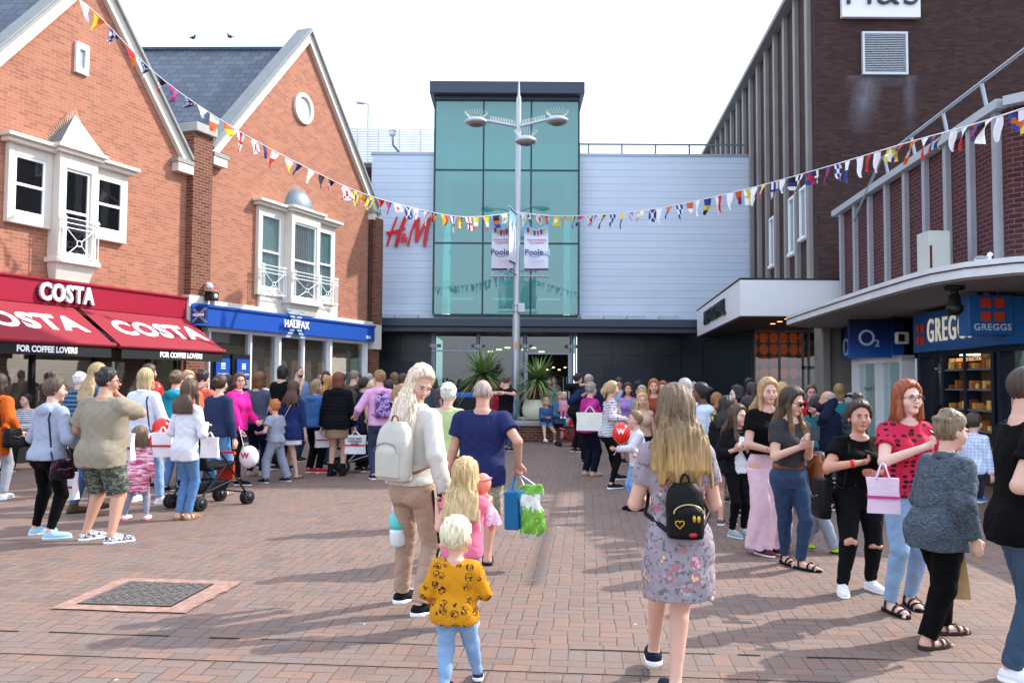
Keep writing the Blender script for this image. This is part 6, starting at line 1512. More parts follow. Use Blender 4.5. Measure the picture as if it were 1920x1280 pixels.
    if hk != 'none':
        T_ = .004 if hk == 'balding' else .009 if hk == 'crop' else .015 if hk == 'short' else .021; G = []; fcut = [(hp_(0, .052, .045), Rh@A3((0, .80, -.60)))]
        G.append(ell(hp_(0, -.014, .028), A3((.074*fw_+T_, .094+T_, .092+T_))*hs, Rh, .02, cuts=((hp_(0, .044, .060), Rh@A3((0, .90, -.43))), (hp_(0, -.02, -.065 if hk in ('short', 'crop', 'balding') else -.09), Rh@A3((0, .5, -.86)))) if hk not in ('balding',) else ((hp_(0, -.005, .045), Rh@A3((0, .62, .78))), (hp_(0, -.02, -.055), Rh@A3((0, .6, -.8))))))
        if hk not in ('crop', 'balding'): G.append(ell(hp_(0, -.005, .062), A3((.070*fw_+T_*.6, .082+T_*.4, .062+T_))*hs, Rh, .02, cuts=((hp_(0, .066, .080), Rh@A3((0, .80, -.60))),)))
        wid = hair[4] if len(hair) > 4 else 1.0; dn = A3((0, 0, -1)); Lh = hl_; zsh = tz(.808)
        def back_y(z):
            zz = min(.80, max(.52, z/(b*H)-dz)); s_ = sec(zz, inf, loose); return s_[2]-s_[4], s_[2]+s_[4]
        if hk in ('bob', 'mid', 'long'):
            top_ = hp_(0, -.030, .02); bd = Rh@A3((0, -1, 0)); zend = top_[2]-Lh; tiny = .0
            if zend > zsh-.03:
                G.append(cap(top_, top_+dn*Lh*.5+bd*.012, .088*hs*wid, .088*hs*wid, .03, sc=(1.0, .72, 1)))
                G.append(cap(top_+dn*Lh*.5+bd*.012, top_+dn*max(Lh-.03, .05)+bd*.014, .088*hs*wid, .080*hs*wid, .03, sc=(1.08, .62, 1), cuts=((top_+dn*Lh, dn),)))
            else:
                turn = abs(math.sin(yawh)); p1 = top_+dn*(top_[2]-zsh-.03)*.85; p1[1] = min(p1[1]-.02, back_y(zsh)[0]+.02); p1[0] += bd[0]*.02
                G.append(cap(top_, p1, .088*hs, .084*hs*wid, .03, sc=(1.0, .74, 1)))
                prev = p1; nseg = 4; cxo = p1[0]
                for q_ in range(1, nseg+1):
                    z_ = p1[2]+(zend-p1[2])*q_/nseg; cur = A3((cxo*(1-.3*q_/nseg), back_y(z_)[0]-.006, z_)); rr0 = (.088+.006*math.sin(q_))*hs*wid; rr1 = rr0*(1.0 if q_ < nseg else .86)
                    G.append(cap(prev, cur, rr0, rr1, .03, sc=(1.15, .36, 1), cuts=((A3((0, 0, zend)), dn),))); prev = cur
            for sg in (() if len(hair) > 5 else (-1, 1)):
                q1 = hp_(sg*.084, .016, -.040); G.append(cap(hp_(sg*.058, .036, .070), q1, .016*hs, .020*hs, .02))
                e_ = q1+dn*max(0, Lh-.13)*.92+A3((sg*.008, .010, 0))
                if e_[2] < zsh-.02:
                    m1 = A3((sg*.068*H/1.65, back_y(zsh-.03)[1]+.006, zsh-.02)); e2_ = A3((sg*.075*H/1.65, back_y(max(zend, tz(.64)))[1]+.016, max(zend, tz(.62))))
                    if hopt != 'back': G += [cap(q1, m1, .023*hs, .024*hs, .02), cap(m1, e2_, .026*hs, .015*hs, .02, sc=(1.2, .8, 1))]
                else: G.append(cap(q1, e_, .024*hs, .018*hs*(1.2 if hk == 'bob' else 1), .02))
        elif hk in ('pony', 'highpony'):
            q0 = hp_(0, -.105, .070 if hk == 'highpony' else .02); G.append(cap(hp_(0, -.08, .06 if hk == 'highpony' else .02), q0, .03*hs, .028*hs, .02))
            G.append(cap(q0, q0+A3((0, 0, -hl_*.5))+Rh@A3((0, -.045, .0)), .030*hs, .042*hs, .02)); G.append(cap(q0+A3((0, 0, -hl_*.5))+Rh@A3((0, -.045, 0)), q0+A3((0, 0, -hl_))+Rh@A3((0, -.02, 0)), .042*hs, .012*hs, .02))
        elif hk in ('bun', 'topbun'):
            G.append(ell(hp_(0, -.045 if hk == 'topbun' else -.122, .162 if hk == 'topbun' else .050), A3((.044, .042, .036))*hs, Rh, .010))
        if hk == 'curly' or (hk == 'short' and not young):
            cr_ = random.Random(5)
            for _ in range(16 if hk == 'short' else 34):
                a_, e_ = cr_.uniform(0, 6.28), cr_.uniform(.1, 1.4); q_ = hp_(.075*math.cos(a_)*math.cos(e_)*fw_, -.02+.085*math.sin(a_)*math.cos(e_)-.01, .045+.085*math.sin(e_)); 
                if math.sin(a_) < .75: G.append(ell(q_, A3((.022, .022, .018))*hs, None, .012))
        zcut = (hp_(0, -.03, .02)[2]-hl_) if (hk == 'long' and hl_ > .3) else -9; fq = 235; am = .0021 if vox < .012 else .0018
        def strands(X, Y, Z): return am*np.sin(fq*X+1.8*np.sin(6*Z+ph[0])+.8*np.sin(15*Z+ph[3]))+am*.8*np.sin(fq*.52*(X+.35*Y)+2*np.sin(4.5*Z+ph[2]))+am*.7*np.sin(fq*.8*Y+1.5*np.sin(5*Z+ph[4]))*(np.abs(X) > .05)+np.clip((zcut+.07-Z)/.07, 0, 1)*.022*(1+np.sin(70*X+ph[5])+.6*np.sin(31*X))
        # keep the face clear
        if hk not in ('crop', 'balding'): G.append(ell(hp_(0, .088, -.022), A3((.059*fw_, .072, .098) if len(hair) < 6 else (.072, .092, .106))*hs, Rh, 0, sub=True))
        if len(hair) > 5: G.append(ell(hp_(0, -.035, .095), A3((.058, .065, .050))*hs, Rh, .02))
        ho = to_obj('hair', *surf(G, min(vox, .013), strands), hm_, root)
        if hk in ('long', 'mid', 'bob') and vox < .012:      # loose strands over the surface
            sm_ = MB(); rr = random.Random(int(ph[0]*1000)); Lh = hl_
            for _ in range(260 if vox < .009 else 50):
                a_ = rr.uniform(-2.6, 2.6)-math.pi/2; cx_, cy_ = math.cos(a_), math.sin(a_)
                st0 = hp_(.070*cx_*fw_, -.02+.08*cy_, .085); st1 = hp_(.094*cx_*fw_, -.02+.108*cy_, .01)
                e1 = st1+A3((.006*cx_, -.01, -Lh*.45)); e2 = st1+A3((rr.uniform(-.02, .02)+.012*cx_, -.028+rr.uniform(-.012, .012)+.018*max(0, -cy_), -Lh*rr.uniform(.8, 1.04)+.01))
                if top_[2]-Lh < zsh-.03:
                    if cy_ > -.1: continue
                    for e_ in (e1, e2):
                        if e_[2] < zsh+.04: e_[1] = back_y(e_[2])[0]-.006-.034*hs*wid*rr.uniform(.8, 1.1); e_[0] = off(.7)[0]+(rr.uniform(-1, 1))*.092*hs*wid
                if cy_ > .45: continue
                pts = []
                for u in np.linspace(0, 1, 7):
                    if u < .3: p_ = st0*(1-u/.3)+st1*(u/.3)
                    elif u < .65: p_ = st1*(1-(u-.3)/.35)+e1*((u-.3)/.35)
                    else: p_ = e1*(1-(u-.65)/.35)+e2*((u-.65)/.35)
                    pts.append(Vector(p_+A3((.0015*math.sin(u*7+_), .0015*math.cos(u*6+_), 0))))
                sm_.tube(pts, [.002, .0026, .0028, .0028, .0028, .0022, .0008], 4, caps=False)
            sm_.obj('loose_strands', hm_, ho)
    # ---- face details
    if vox < .0155 or 110 < (yaw+head[0]) % 360 < 250:
        for sg in (-1, 1):
            e = MB(); c_ = Vector(hp_(sg*.032, .0805, .003)); e.ball(c_, .0125*hs, 12, 0, sc=(1.12, .75, .48)); c2_ = Vector(hp_(sg*.0315, .0885, .003)); e.ball(c2_, .0055*hs, 10, 1)
            e.obj('eye', [m_eyew, m_iris], root)
            br = MB(); br.tube([Vector(hp_(sg*.016, .0925, .0235)), Vector(hp_(sg*.030, .0915, .0285)), Vector(hp_(sg*.047, .080, .024))], [.0032*hs, .0035*hs, .0018*hs], 6); br.obj('eyebrow', M('#4a352a' if hcol < '#900000' else '#8a6a4c', .8, name='brow_hair'), root)
            li = MB(); li.tube([Vector(hp_(sg*.019, .0915, .0085)), Vector(hp_(sg*.032, .0935, .0115)), Vector(hp_(sg*.045, .0855, .007))], .0018*hs, 5); li.obj('eyelashes', M('#241a16', .8, name='lash'), root)
        smile = face == 'smile'
        lo_ = MB(); zc_ = .004 if smile else 0
        lo_.tube([Vector(hp_(-.024, .0855, -.0575+zc_*1.6)), Vector(hp_(-.010, .0985, -.057)), Vector(hp_(0, .0995, -.0585)), Vector(hp_(.010, .0985, -.057)), Vector(hp_(.024, .0855, -.0575+zc_*1.6))], [.002*hs, .005*hs, .0042*hs, .005*hs, .002*hs], 7)
        lo_.tube([Vector(hp_(-.021, .0865, -.062+zc_)), Vector(hp_(0, .0985, -.0665)), Vector(hp_(.021, .0865, -.062+zc_))], [.002*hs, .006*hs, .002*hs], 7)
        lo_.obj('lips', M('#b5655c' if skin != 'brown' else '#6b3a34', .45, name='lip_skin'), root)
        if smile: te = MB(); te.ball(Vector(hp_(0, .0955, -.0615)), .012*hs, 8, sc=(1.1, .4, .32)); te.obj('teeth', m_eyew, root)
    if glasses:
        gl_ = MB()
        for sg in (-1, 1):
            c_ = Vector(hp_(sg*.034, .104, .001)); X_ = Vector(Rh@A3((1, 0, 0))); Z_ = Vector(Rh@A3((0, 0, 1)))
            if glasses == 'sun': gl_.prism([c_+X_*(.028*hs*math.cos(a))+Z_*(.021*hs*math.sin(a)) for a in np.linspace(0, 6.283, 12, endpoint=False)], Vector(Rh@A3((0, .004, 0))))
            else: gl_.tube([c_+X_*(.026*hs*math.cos(a))+Z_*(.018*hs*math.sin(a)) for a in np.linspace(0, 6.283, 15)], .0022, 5, caps=False)
            gl_.tube([Vector(hp_(sg*.060, .098, .006)), Vector(hp_(sg*.084*fw_, .0, .004))], .003, 5)
        gl_.tube([Vector(hp_(-.010, .106, .004)), Vector(hp_(.010, .106, .004))], .003, 5); gl_.obj('glasses', m_lensd if glasses == 'sun' else M('#5a1f24', .3, name='spectacle_frame'), root)
    if beard: to_obj('beard', *surf([ell(hp_(0, .035, -.065), A3((.060, .062, .050))*hs, Rh, .01), ell(hp_(0, .085, -.035), A3((.040, .04, .02))*hs, Rh, 0, sub=True)], vox, None), hair_mat(beard), root)
    Rz = Matrix.Rotation(-R(yaw), 3, 'Z')
    W_ = lambda p: gp+Rz@Vector(p)
    info = dict(root=root, H=H, b=b, gp=gp, W=W_, Rz=Rz, handL=W_(hands[0]), handR=W_(hands[1]), hp=hp_, head=W_(hc), sec=sec, tz=tz, off=off, shL=shL, shR=shR, AR=AR, LG=LG, FT=FT, vox=vox, inf=inf, wf=wf, top=topo, yaw=yaw, sx=sx)
    ALLP.append(info); return info
# ================================================================ THINGS PEOPLE CARRY
def on_torso(I, x, z, side, out=.012, inf=None):
    s = I['sec'](z, (I['inf']+.004) if inf is None else inf, .8); rx, ry = s[3], s[4]; u = max(-.98, min(.98, (x-s[1])/rx))
    return Vector((x, s[2]+side*(ry*math.sqrt(1-u*u)+out), s[0]))
def strap_pts(I, s0, s1, ztop=.825, zbot=.56, side=-1, n=9):
    H = I['H']; out = []
    for k in range(n):
        u = k/(n-1); x = (s0*(1-u)+s1*u)*H; z = ztop*(1-u)+zbot*u; z = min(z, .80) if u > .12 else z
        out.append(I['W'](on_torso(I, x, z, side, .012 if u > .1 else -.01)))
    return out
def shoulder_bag(I, sgn, label, col, w=.26, h=.22, d=.09, zc=.46, cross=True, strap='#1c1a1c', cat='handbag', yoff=-.02, decor=None, name='handbag', flap=True):
    H = I['H']; hip = Vector((sgn*(.135*I['wf'])*H+sgn*d*.4, yoff*H, zc*H*I['b'])); c = I['W'](hip); t = thing(name, label, cat, c)
    X = I['Rz']@Vector((0, 1, 0)); N = I['Rz']@Vector((sgn, 0, 0)); vox = max(.006, I['vox']*.8)
    a_ = Matrix((X, N, Vector((0, 0, 1)))).transposed()
    V, Q = surf([loft([(-h/2, 0, 0, w*.47, d*.5), (-h*.3, 0, 0, w*.52, d*.58), (h*.3, 0, 0, w*.48, d*.45), (h/2, 0, 0, w*.42, d*.36)], p=3.2)], vox)
    V = np.array([c+a_@Vector(v) for v in V]); setf = to_obj('bag_body', V, Q if a_.determinant() > 0 else Q[:, ::-1], decor or cloth(col, rough=.45), t)
    if flap:
        b = MB(); b.tube([c+X*(-w*.3)+Vector((0, 0, h*.1))+N*d*.56, c+Vector((0, 0, h*.02))+N*d*.60, c+X*(w*.3)+Vector((0, 0, h*.1))+N*d*.56], .006, 5); b.obj('zip', M('#8a8478', .3, .8, name='zip_metal'), t)
    b = MB(); s0 = -sgn*.045 if cross else sgn*.065
    for side in (-1, 1):
        pts = strap_pts(I, s0, sgn*(.10 if cross else .098), side=side); pts.append(c+X*(w*.42*side*(1))*1+Vector((0, 0, h*.5)))
        b.tube(pts, .010, 6, flat=.5)
    b.obj('strap', cloth(strap, rough=.5), t); return t
def backpack(I, label, col, w=.27, h=.36, d=.13, zc=.68, pat=None, c2='#fff', strap=None, name='backpack', curve=0, deco=None):
    H = I['H']; s = I['sec'](zc, I['inf'], .8); c = Vector((s[1], s[2]-s[4]-d*.52, zc*H*I['b'])); t = thing(name, label, 'backpack', I['W'](c), world=False, rz=-R(I['yaw']))
    m_ = cloth(col, pat, c2, rough=.5); vox = max(.0065, I['vox']*.8)
    b_ = [loft([(-h/2, 0, 0, w*.46, d*.42), (-h*.42, 0, 0, w*.5, d*.52), (h*.15, 0, 0, w*.5, d*.5), (h*.38, 0, .01, w*.44, d*.4), (h*.5, 0, .015, w*.26, d*.24)], p=3)]
    to_obj('main_compartment', *surf(b_, vox, lambda X, Y, Z: .0015*np.sin(30*X+20*Z)), m_, t)
    to_obj('front_pocket', *surf([loft([(-h*.44, 0, -d*.45, w*.38, d*.2), (0, 0, -d*.45, w*.38, d*.22), (h*.08, 0, -d*.42, w*.30, d*.16), (h*.13, 0, -d*.4, w*.15, d*.08)], p=3)], vox), m_, t)
    z = MB(); z.tube([(w*.39*math.cos(a), -d*.56-.004, -h*.02+h*.16*math.sin(a)) for a in np.linspace(0, math.pi, 12)], .004, 5); z.obj('zip', M('#b8a878' if deco else '#7a7c80', .3, .8, name='zip_metal2'), t)
    st = MB(); st.tube([(w*.12*math.cos(a), -.0, h*.48+.05*math.sin(a)) for a in np.linspace(0, math.pi, 8)], .007, 6)
    for sg in (-1, 1):
        sh = Vector((sg*.055*H, I['off'](.81)[1]+.0, I['tz'](.832)+.012))-c; fr = on_torso(I, sg*.075*H, .72, 1, .01)-c; lo = on_torso(I, sg*.093*H, .63, 1, .0)-c; sd = Vector((sg*.10*H*I['wf']+sg*.012, s[2], .60*H*I['b']))-c
        st.tube([(sg*w*.2, d*.3, h*.40), sh, fr, lo, sd, (sg*w*.42, 0, -h*.40)], .013, 6, flat=.45)
    st.obj('straps', cloth(strap or col, rough=.5), t)
    if deco: deco(t, w, h, d)
    return t
def tote(p, label, w=.30, h=.34, d=.12, col='#e9e9ec', stripe='#c8281c', rz=0, hand=True, txt=None, handle=.16, cat='bag', name='shopping_bag', hcol=None, group=None, tcol='#4a4a52'):
    p = Vector(p); c = p-Vector((0, 0, handle+h)); t = thing(name, label, cat, c, group, world=False, rz=R(rz)); b = MB(); N = 8; vs = []
    tp = 1.06; rr = random.Random(len(label))
    def pt(x, y, z, u): return (x+.006*math.sin(z*20+x*9), y*(1-.45*u)+.006*math.sin(x*22+z*12), z)
    ring = []
    for j in range(7):
        u = j/6; z = h*u; ww = w/2*(1+(tp-1)*u)
        for (x, y) in [(-ww, -d/2), (-ww/3, -d/2), (ww/3, -d/2), (ww, -d/2), (ww+.0, 0), (ww, d/2), (ww/3, d/2), (-ww/3, d/2), (-ww, d/2), (-ww, 0)]: vs.append(pt(x if not (abs(y) < .001) else x*(1-.08*u), y, z, u))
    fs = []; n = 10
    for j in range(6):
        for k in range(n): fs.append((j*n+k, j*n+(k+1) % n, (j+1)*n+(k+1) % n, (j+1)*n+k))
    fs.append(tuple(range(n-1, -1, -1))); fs.append(tuple(6*n+k for k in range(n)))
    b.add(vs, fs); o = b.obj('bag_body', cloth(col, rough=.55), t)
    hd = MB()
    for sg in (-1, 1): hd.tube([(-w*.22, sg*d*.26, h*.96), (-w*.06, sg*.012, h+handle*.9), (0, 0, h+handle), (w*.06, sg*.012, h+handle*.9), (w*.22, sg*d*.26, h*.96)], .006, 5)
    hd.obj('handles', cloth(hcol or col, rough=.5), t)
    if stripe:
        s_ = MB()
        for sg in (-1, 1): s_.prism([(-w*.515, sg*(d*.42+.008), h*.42), (w*.515, sg*(d*.42+.008), h*.42), (w*.518, sg*(d*.40+.009), h*.50), (-w*.518, sg*(d*.40+.009), h*.50)], (0, sg*.003, 0))
        s_.obj('stripe', cloth(stripe), t)
    if txt: text(txt, h*.14, (0, -d*.40-.014, h*.68), Vector((1, 0, 0)), Vector((0, .02, 1)), cloth(tcol), t, depth=.003, bold=.001)
    return t
def balloon(p, label, col, hand=None, r=.13, txt='W', ph=Vector((0, -1, 0)), tc='#ffffff', group=None):
    p = Vector(p); t = thing('balloon', label, 'balloon', p, group)
    b = MB(); prof = []
    for k in range(15):
        a = math.pi*k/14; prof.append((max(.001, r*math.sin(a)*(1+.05*math.cos(a))), -r*1.12*math.cos(a)*(1.08 if a < 1.57 else 1)))
    b.lathe(p, prof, 26); b.lathe(p-up_*r*1.24, [(.016, 0), (.004, .02)], 8); m_ = NT('balloon_rubber'); m_.col(lin(col)); m_.rough(.22); m_.b.inputs['Subsurface Weight'].default_value = .3; m_.b.inputs['Subsurface Radius'].default_value = (.1, .03, .03); o = b.obj('skin', m_.m, t)
    if hand is not None: s = MB(); hv = Vector(hand); dv = (hv-(p-up_*r)).normalized(); s.tube([p-up_*r*1.2, hv+dv*.14], .005, 6); s.obj('stick', M('#e8e8ea', .4, name='white_stick'), t)
    if txt: text(txt, r*.8, p+Vector((-.02, -r*1.02, .02)), Vector((1, 0, 0)), Vector((0, 0, 1)), cloth(tc), t, depth=.004, bold=.004)
    return t
def phone(p, label, rz=0, tilt=35, col='#141416'):
    t = thing('phone', label, 'phone', p, world=False, rz=R(rz)); T = lambda x, y, z: (x, y*math.cos(R(tilt))-z*math.sin(R(tilt)), y*math.sin(R(tilt))+z*math.cos(R(tilt)))
    b = MB(); b.box(-.037, .037, -.074, .074, 0, .009, T=T); b.obj('case', M(col, .3, name='phone_case'), t, bevel=.003); b = MB(); b.box(-.033, .033, -.068, .068, .0092, .0102, T=T); b.obj('screen', M('#101216', .35, spec=.4, name='phone_screen'), t); return t
def stroller(px, py, rz, label, hoodc='#16181c', seatc='#1a1b20', trim='#c62a1c', frame='#2a2c30', sc=1.0, bigwheels=False, hood=True):
    g0 = atz(px, py); t = thing('pushchair', label, 'pushchair', g0, world=False, rz=R(rz)); S_ = lambda x, y, z: (x*sc, y*sc, z*sc)
    fm = M(frame, .4, .5, name='pushchair_frame'); wm = M('#1b1b1d', .7, name='tyre_rubber'); sm = cloth(seatc, rough=.7)
    f = MB()
    for sg in (-1, 1):
        f.tube([S_(sg*.24, .38, .12), S_(sg*.25, .02, .58), S_(sg*.25, -.38, 1.02)], .013*sc, 8); f.tube([S_(sg*.25, -.36, .12), S_(sg*.25, .08, .56)], .012*sc, 8); f.tube([S_(sg*.25, -.38, 1.02), S_(sg*.25, -.46, 1.06)], .018*sc, 8)
        f.tube([S_(sg*.245, .2, .34), S_(sg*.25, -.3, .2)], .009*sc, 6)
    f.tube([S_(-.25, -.2, .80), S_(.25, -.2, .80)], .01*sc, 6); f.tube([S_(-.25, -.36, .14), S_(.25, -.36, .14)], .01*sc, 6); f.tube([S_(-.24, .36, .15), S_(.24, .36, .15)], .01*sc, 6); f.obj('frame', fm, t)
    s = MB(); s.hexa([S_(-.19, -.16, .44), S_(.19, -.16, .44), S_(.19, .24, .50), S_(-.19, .24, .50), S_(-.19, -.16, .49), S_(.19, -.16, .49), S_(.19, .24, .55), S_(-.19, .24, .55)])
    s.hexa([S_(-.19, -.20, .46), S_(.19, -.20, .46), S_(.19, -.15, .48), S_(-.19, -.15, .48), S_(-.18, -.40, .95), S_(.18, -.40, .95), S_(.18, -.35, .96), S_(-.18, -.35, .96)]); s.obj('seat', sm, t, bevel=.02*sc)
    bk = MB(); bk.hexa([S_(-.18, -.30, .18), S_(.18, -.30, .18), S_(.18, .12, .20), S_(-.18, .12, .20), S_(-.2, -.34, .34), S_(.2, -.34, .34), S_(.2, .16, .32), S_(-.2, .16, .32)]); bk.obj('basket', sm, t, bevel=.02*sc)
    tr = MB(); tr.hexa([S_(-.14, .24, .30), S_(.14, .24, .30), S_(.14, .27, .30), S_(-.14, .27, .30), S_(-.16, .22, .52), S_(.16, .22, .52), S_(.16, .255, .54), S_(-.16, .255, .54)]); tr.tube([S_(-.2, .2, .62), S_(-.1, .3, .64), S_(.1, .3, .64), S_(.2, .2, .62)], .016*sc, 8); tr.obj('leg_rest', cloth(trim), t)
    if hood:
        n1, n2 = 12, 7; vs = []; fs = []
        for i in range(n2+1):
            a = R(-10+130*i/n2)
            for k in range(n1+1):
                u = math.pi*k/n1; vs.append(S_(.24*math.cos(u), -.30+.36*math.sin(u)*math.cos(a)-.05, .80+.34*math.sin(u)*math.sin(a)))
        for i in range(n2):
            for k in range(n1): fs.append((i*(n1+1)+k, i*(n1+1)+k+1, (i+1)*(n1+1)+k+1, (i+1)*(n1+1)+k))
        h = MB(); h.add(vs, fs, 0, True); h.obj('hood', cloth(hoodc), t)
    rw = .13*sc if bigwheels else .085*sc
    for (x, y) in ((-.25, .38), (.25, .38), (-.25, -.36), (.25, -.36)):
        r_ = rw if y < 0 or not bigwheels else .09*sc; w = MB(); cs = [0] if bigwheels else [-.03*sc, .03*sc]
        for dx in cs: w.lathe((x*sc+dx, y*sc, r_), [(r_*.75, -.02*sc), (r_, -.014*sc), (r_, .014*sc), (r_*.75, .02*sc)], 20, ax=Vector((1, 0, 0)))
        wo = w.obj('wheel', wm, t); w = MB(); w.lathe((x*sc, y*sc, r_), [(r_*.55, -.055*sc if not bigwheels else -.024*sc), (r_*.55, .055*sc if not bigwheels else .024*sc)], 14, ax=Vector((1, 0, 0))); w.obj('rim', M('#8f9398', .4, .5, name='wheel_rim') if bigwheels else fm, wo)
    return t
# ================================================================ PEOPLE IN THE FOREGROUND
bl = person('woman with long platinum hair looking back, pale jacket and tan trousers with black side stripe', 772, feet=1147, top=684, yaw=38, w=.93, hair=('long', '#cdb99f', .54, '#ddd0c2', .92, 'half_up'), shirt=('jacket', '#c4beb4', None, {}), legs=('trousers', '#ab8f7b'), shoes=('shoe', '#121216', '#eceef2'),
            arms=((-.10, .24, .60, 'grip'), ('px', 836, 925, -.25, 'relax')), feet_pos=(('px', 752, 1128), ('px', 786, 1152)), head=(108, -26, -10), face='smile', hem=.535, fyaw=(0, 5))
backpack(bl, 'pale grey leather backpack with tan straps worn by the platinum haired woman', '#bdb8ac', w=.29, h=.40, d=.15, zc=.665, strap='#7a4a26')
b = MB(); I = bl; 
for (hp, kn, an), sg in ((I['LG'][0], -1), (I['LG'][1], 1)):
    pts = []
    for a_, b2, r0, r1 in ((hp, kn, .054, .033), (kn, an, .033, .022)):
        for u in (0, .25, .5, .75, 1): q = a_+(b2-a_)*u; pts.append(Vector((q[0]+sg*((r0+(r1-r0)*u)*I['H']+.013), q[1], q[2])))
    b.tube(pts, .012, 6, flat=.4)
o = b.obj('side_stripe', cloth('#15151a'), I['root'])
p_ = at(752, 900, 6.45); person('small child carried in front of the platinum haired woman, dark shoe showing', 752, Y=6.45, top=720, yaw=60, sex='c', hair=('short', '#8a6a48'), shirt=('hoodie', '#c88a9c'), legs=('leggings', '#c79aa8'), shoes=('shoe', '#16181e', '#1c1c20'), z0=.80, H=.78, feet_pos=((-.10, .08, .02), ('px', 726, 914, .82)), vox=.009)
t = thing('drink_bottle', 'teal and clear plastic bottle hanging left of the tan trousers', 'bottle', at(748, 975, 6.2)); c = at(746, 990, 6.2)
b = MB(); b.lathe(c-Vector((0, 0, .03)), [(.03, -.10), (.055, -.08), (.06, .0), (.06, .03)], 16); b.obj('clear_base', M('#dfe6ea', .15, name='clear_plastic'), t); b = MB(); b.lathe(c, [(.062, .0), (.066, .03), (.062, .09), (.05, .11)], 16); b.obj('teal_body', M('#5cc8c0', .3, name='teal_plastic'), t); b = MB(); b.lathe(c, [(.05, .111), (.045, .17), (.02, .22), (.01, .23)], 16); b.obj('clear_top', M('#e4e9ee', .15, name='clear_plastic'), t)
mn = person('balding man in navy t-shirt and patterned shorts walking away with shopping bags', 902, feet=1056, top=712, yaw=4, sex='m', w=1.16, skin='mid', hair=('balding', '#a3928a'), shirt=('tee', '#1a2250'), legs=('shorts', '#b8ad92', 'patch', {'c2': '#8f937c', 'c3': '#d0c9b4', 's': 2.5}, .98), shoes=('sandal', '#3a2c24', '#1c1a1a'),
            arms=(('px', 836, 905, .05), ('px', 972, 868, -.02, 'grip')), feet_pos=(('px', 884, 1030), ('px', 914, 1058)), hem=.44)
t = thing('shopping_bag', 'square teal blue jute bag hanging from the hand of the man in navy', 'bag', mn['handR']); c = at(963, 990, 7.55)
b = MB(); x0, x1 = at(945, 990, 7.5).x, at(972, 990, 7.5).x; x2 = at(985, 990, 7.9).x; z0, z1 = at(960, 991, 7.55).z, at(960, 921, 7.55).z
b.hexa([(x0, 7.50, z0), (x1, 7.46, z0), (x2, 7.70, z0+.01), (x0+.06, 7.72, z0), (x0-.005, 7.52, z1), (x1-.01, 7.48, z1+.004), (x2-.02, 7.68, z1), (x0+.05, 7.70, z1)]); bb = b.obj('bag_body', cloth('#0f5f8c', rough=.6), t, bevel=.012)
b = MB(); hR = mn['handR']
for (xa, y) in ((x0+.05, 7.50), (x0+.08, 7.70)): b.tube([(xa-.02, y, z1-.02), hR+Vector((-.02, 0, 0)), (x1-.05, y, z1-.02)], .010, 6, flat=.5)
b.obj('handles', cloth('#0f6a9a'), t)
t = thing('carrier_bag', 'bright green and clear printed plastic carrier bag in the hand of the man in navy', 'bag', mn['handR'])
p = mn['handR']; cz = lambda x, y: at(x, y, 7.5)
cc = cz(998, 970); prs = [loft([(cz(990, 1008).z, cz(994, 1006).x, 7.50, .075, .04), (cz(990, 994).z, cz(1000, 990).x, 7.50, .115, .07), (cz(990, 965).z, cz(1000, 960).x, 7.50, .105, .065), (cz(990, 938).z, cz(995, 935).x, 7.50, .085, .045), (cz(990, 914).z, cz(998, 912).x, 7.50, .095, .025), (cz(990, 908).z, cz(998, 908).x, 7.50, .095, .02)], p=3)]
def plastic():
    t_ = NT('printed_plastic'); g_ = t_.coord('Generated'); sp = t_.n('SeparateXYZ'); t_.put(sp.inputs[0], g_); n_ = t_.noise(9, 2, g_)
    z_ = t_.math('ADD', sp.outputs[2], t_.math('MULTIPLY_ADD', n_, .35, -.17)); c_ = t_.ramp(z_, [(0, '#c6cbc6'), (.10, '#6aa832'), (.56, '#d6dcd6'), (.82, '#70ac3a')], const=True)
    v = t_.n('TexVoronoi', i_Vector=g_, i_Scale=6); c_ = t_.mix(t_.math('MULTIPLY', t_.math('LESS_THAN', v.outputs['Distance'], .2), t_.math('LESS_THAN', sp.outputs[2], .5)), c_, lin('#e0c81c')); t_.col(c_); t_.rough(.2); t_.bump(t_.noise(14, 3, g_), .8, .02); return t_.m
to_obj('bag_body', *surf(prs, .009, lambda X, Y, Z: .004*np.sin(60*X+20*Z)+.004*np.sin(45*Z-50*X+2)), plastic(), t)
b = MB(); b.tube([cz(984, 912), p, cz(1008, 912)], .008, 6, flat=.4); b.obj('handles', cloth('#e8ece8'), t)
gi = person('small girl with waist length blonde hair, pink top and grey leggings, hugging a doll', 868, feet=1176, top=857, yaw=14, hair=('long', '#b89a6c', .36, '#d4bc90'), shirt=('tee', '#e0708f', None, {}, .28), legs=('leggings', '#9a9cae'), shoes=('shoe', '#8a8c98', '#e6e6ea'), sex='c',
            arms=(('px', 820, 950, .1, 'hold'), ('px', 896, 948, .12, 'hold')), hint=((-.1, -.4, -1), (.4, -1, -.4)), hem=.47, w=1.02)
dl_ = thing('doll', 'bald pink baby doll in a pink dress held by the blonde girl', 'doll', at(905, 930, 5.72)); c = at(905, 905, 5.78)
V, Q = surf([ell(c, (.058, .062, .066)), cap(c+Vector((0, 0, -.05)), c+Vector((.01, 0, -.10)), .025, .03), ell(c+Vector((.02, 0, -.15)), (.05, .04, .07)), cap(c+Vector((-.03, -.02, -.10)), c+Vector((-.06, -.06, -.15)), .02, .016), cap(c+Vector((.05, -.02, -.10)), c+Vector((.03, -.09, -.13)), .02, .016), cap(c+Vector((.03, 0, -.2)), c+Vector((.06, .0, -.30)), .025, .018)], .006); to_obj('body', V, Q, skin_mat('#e0917f'), dl_)
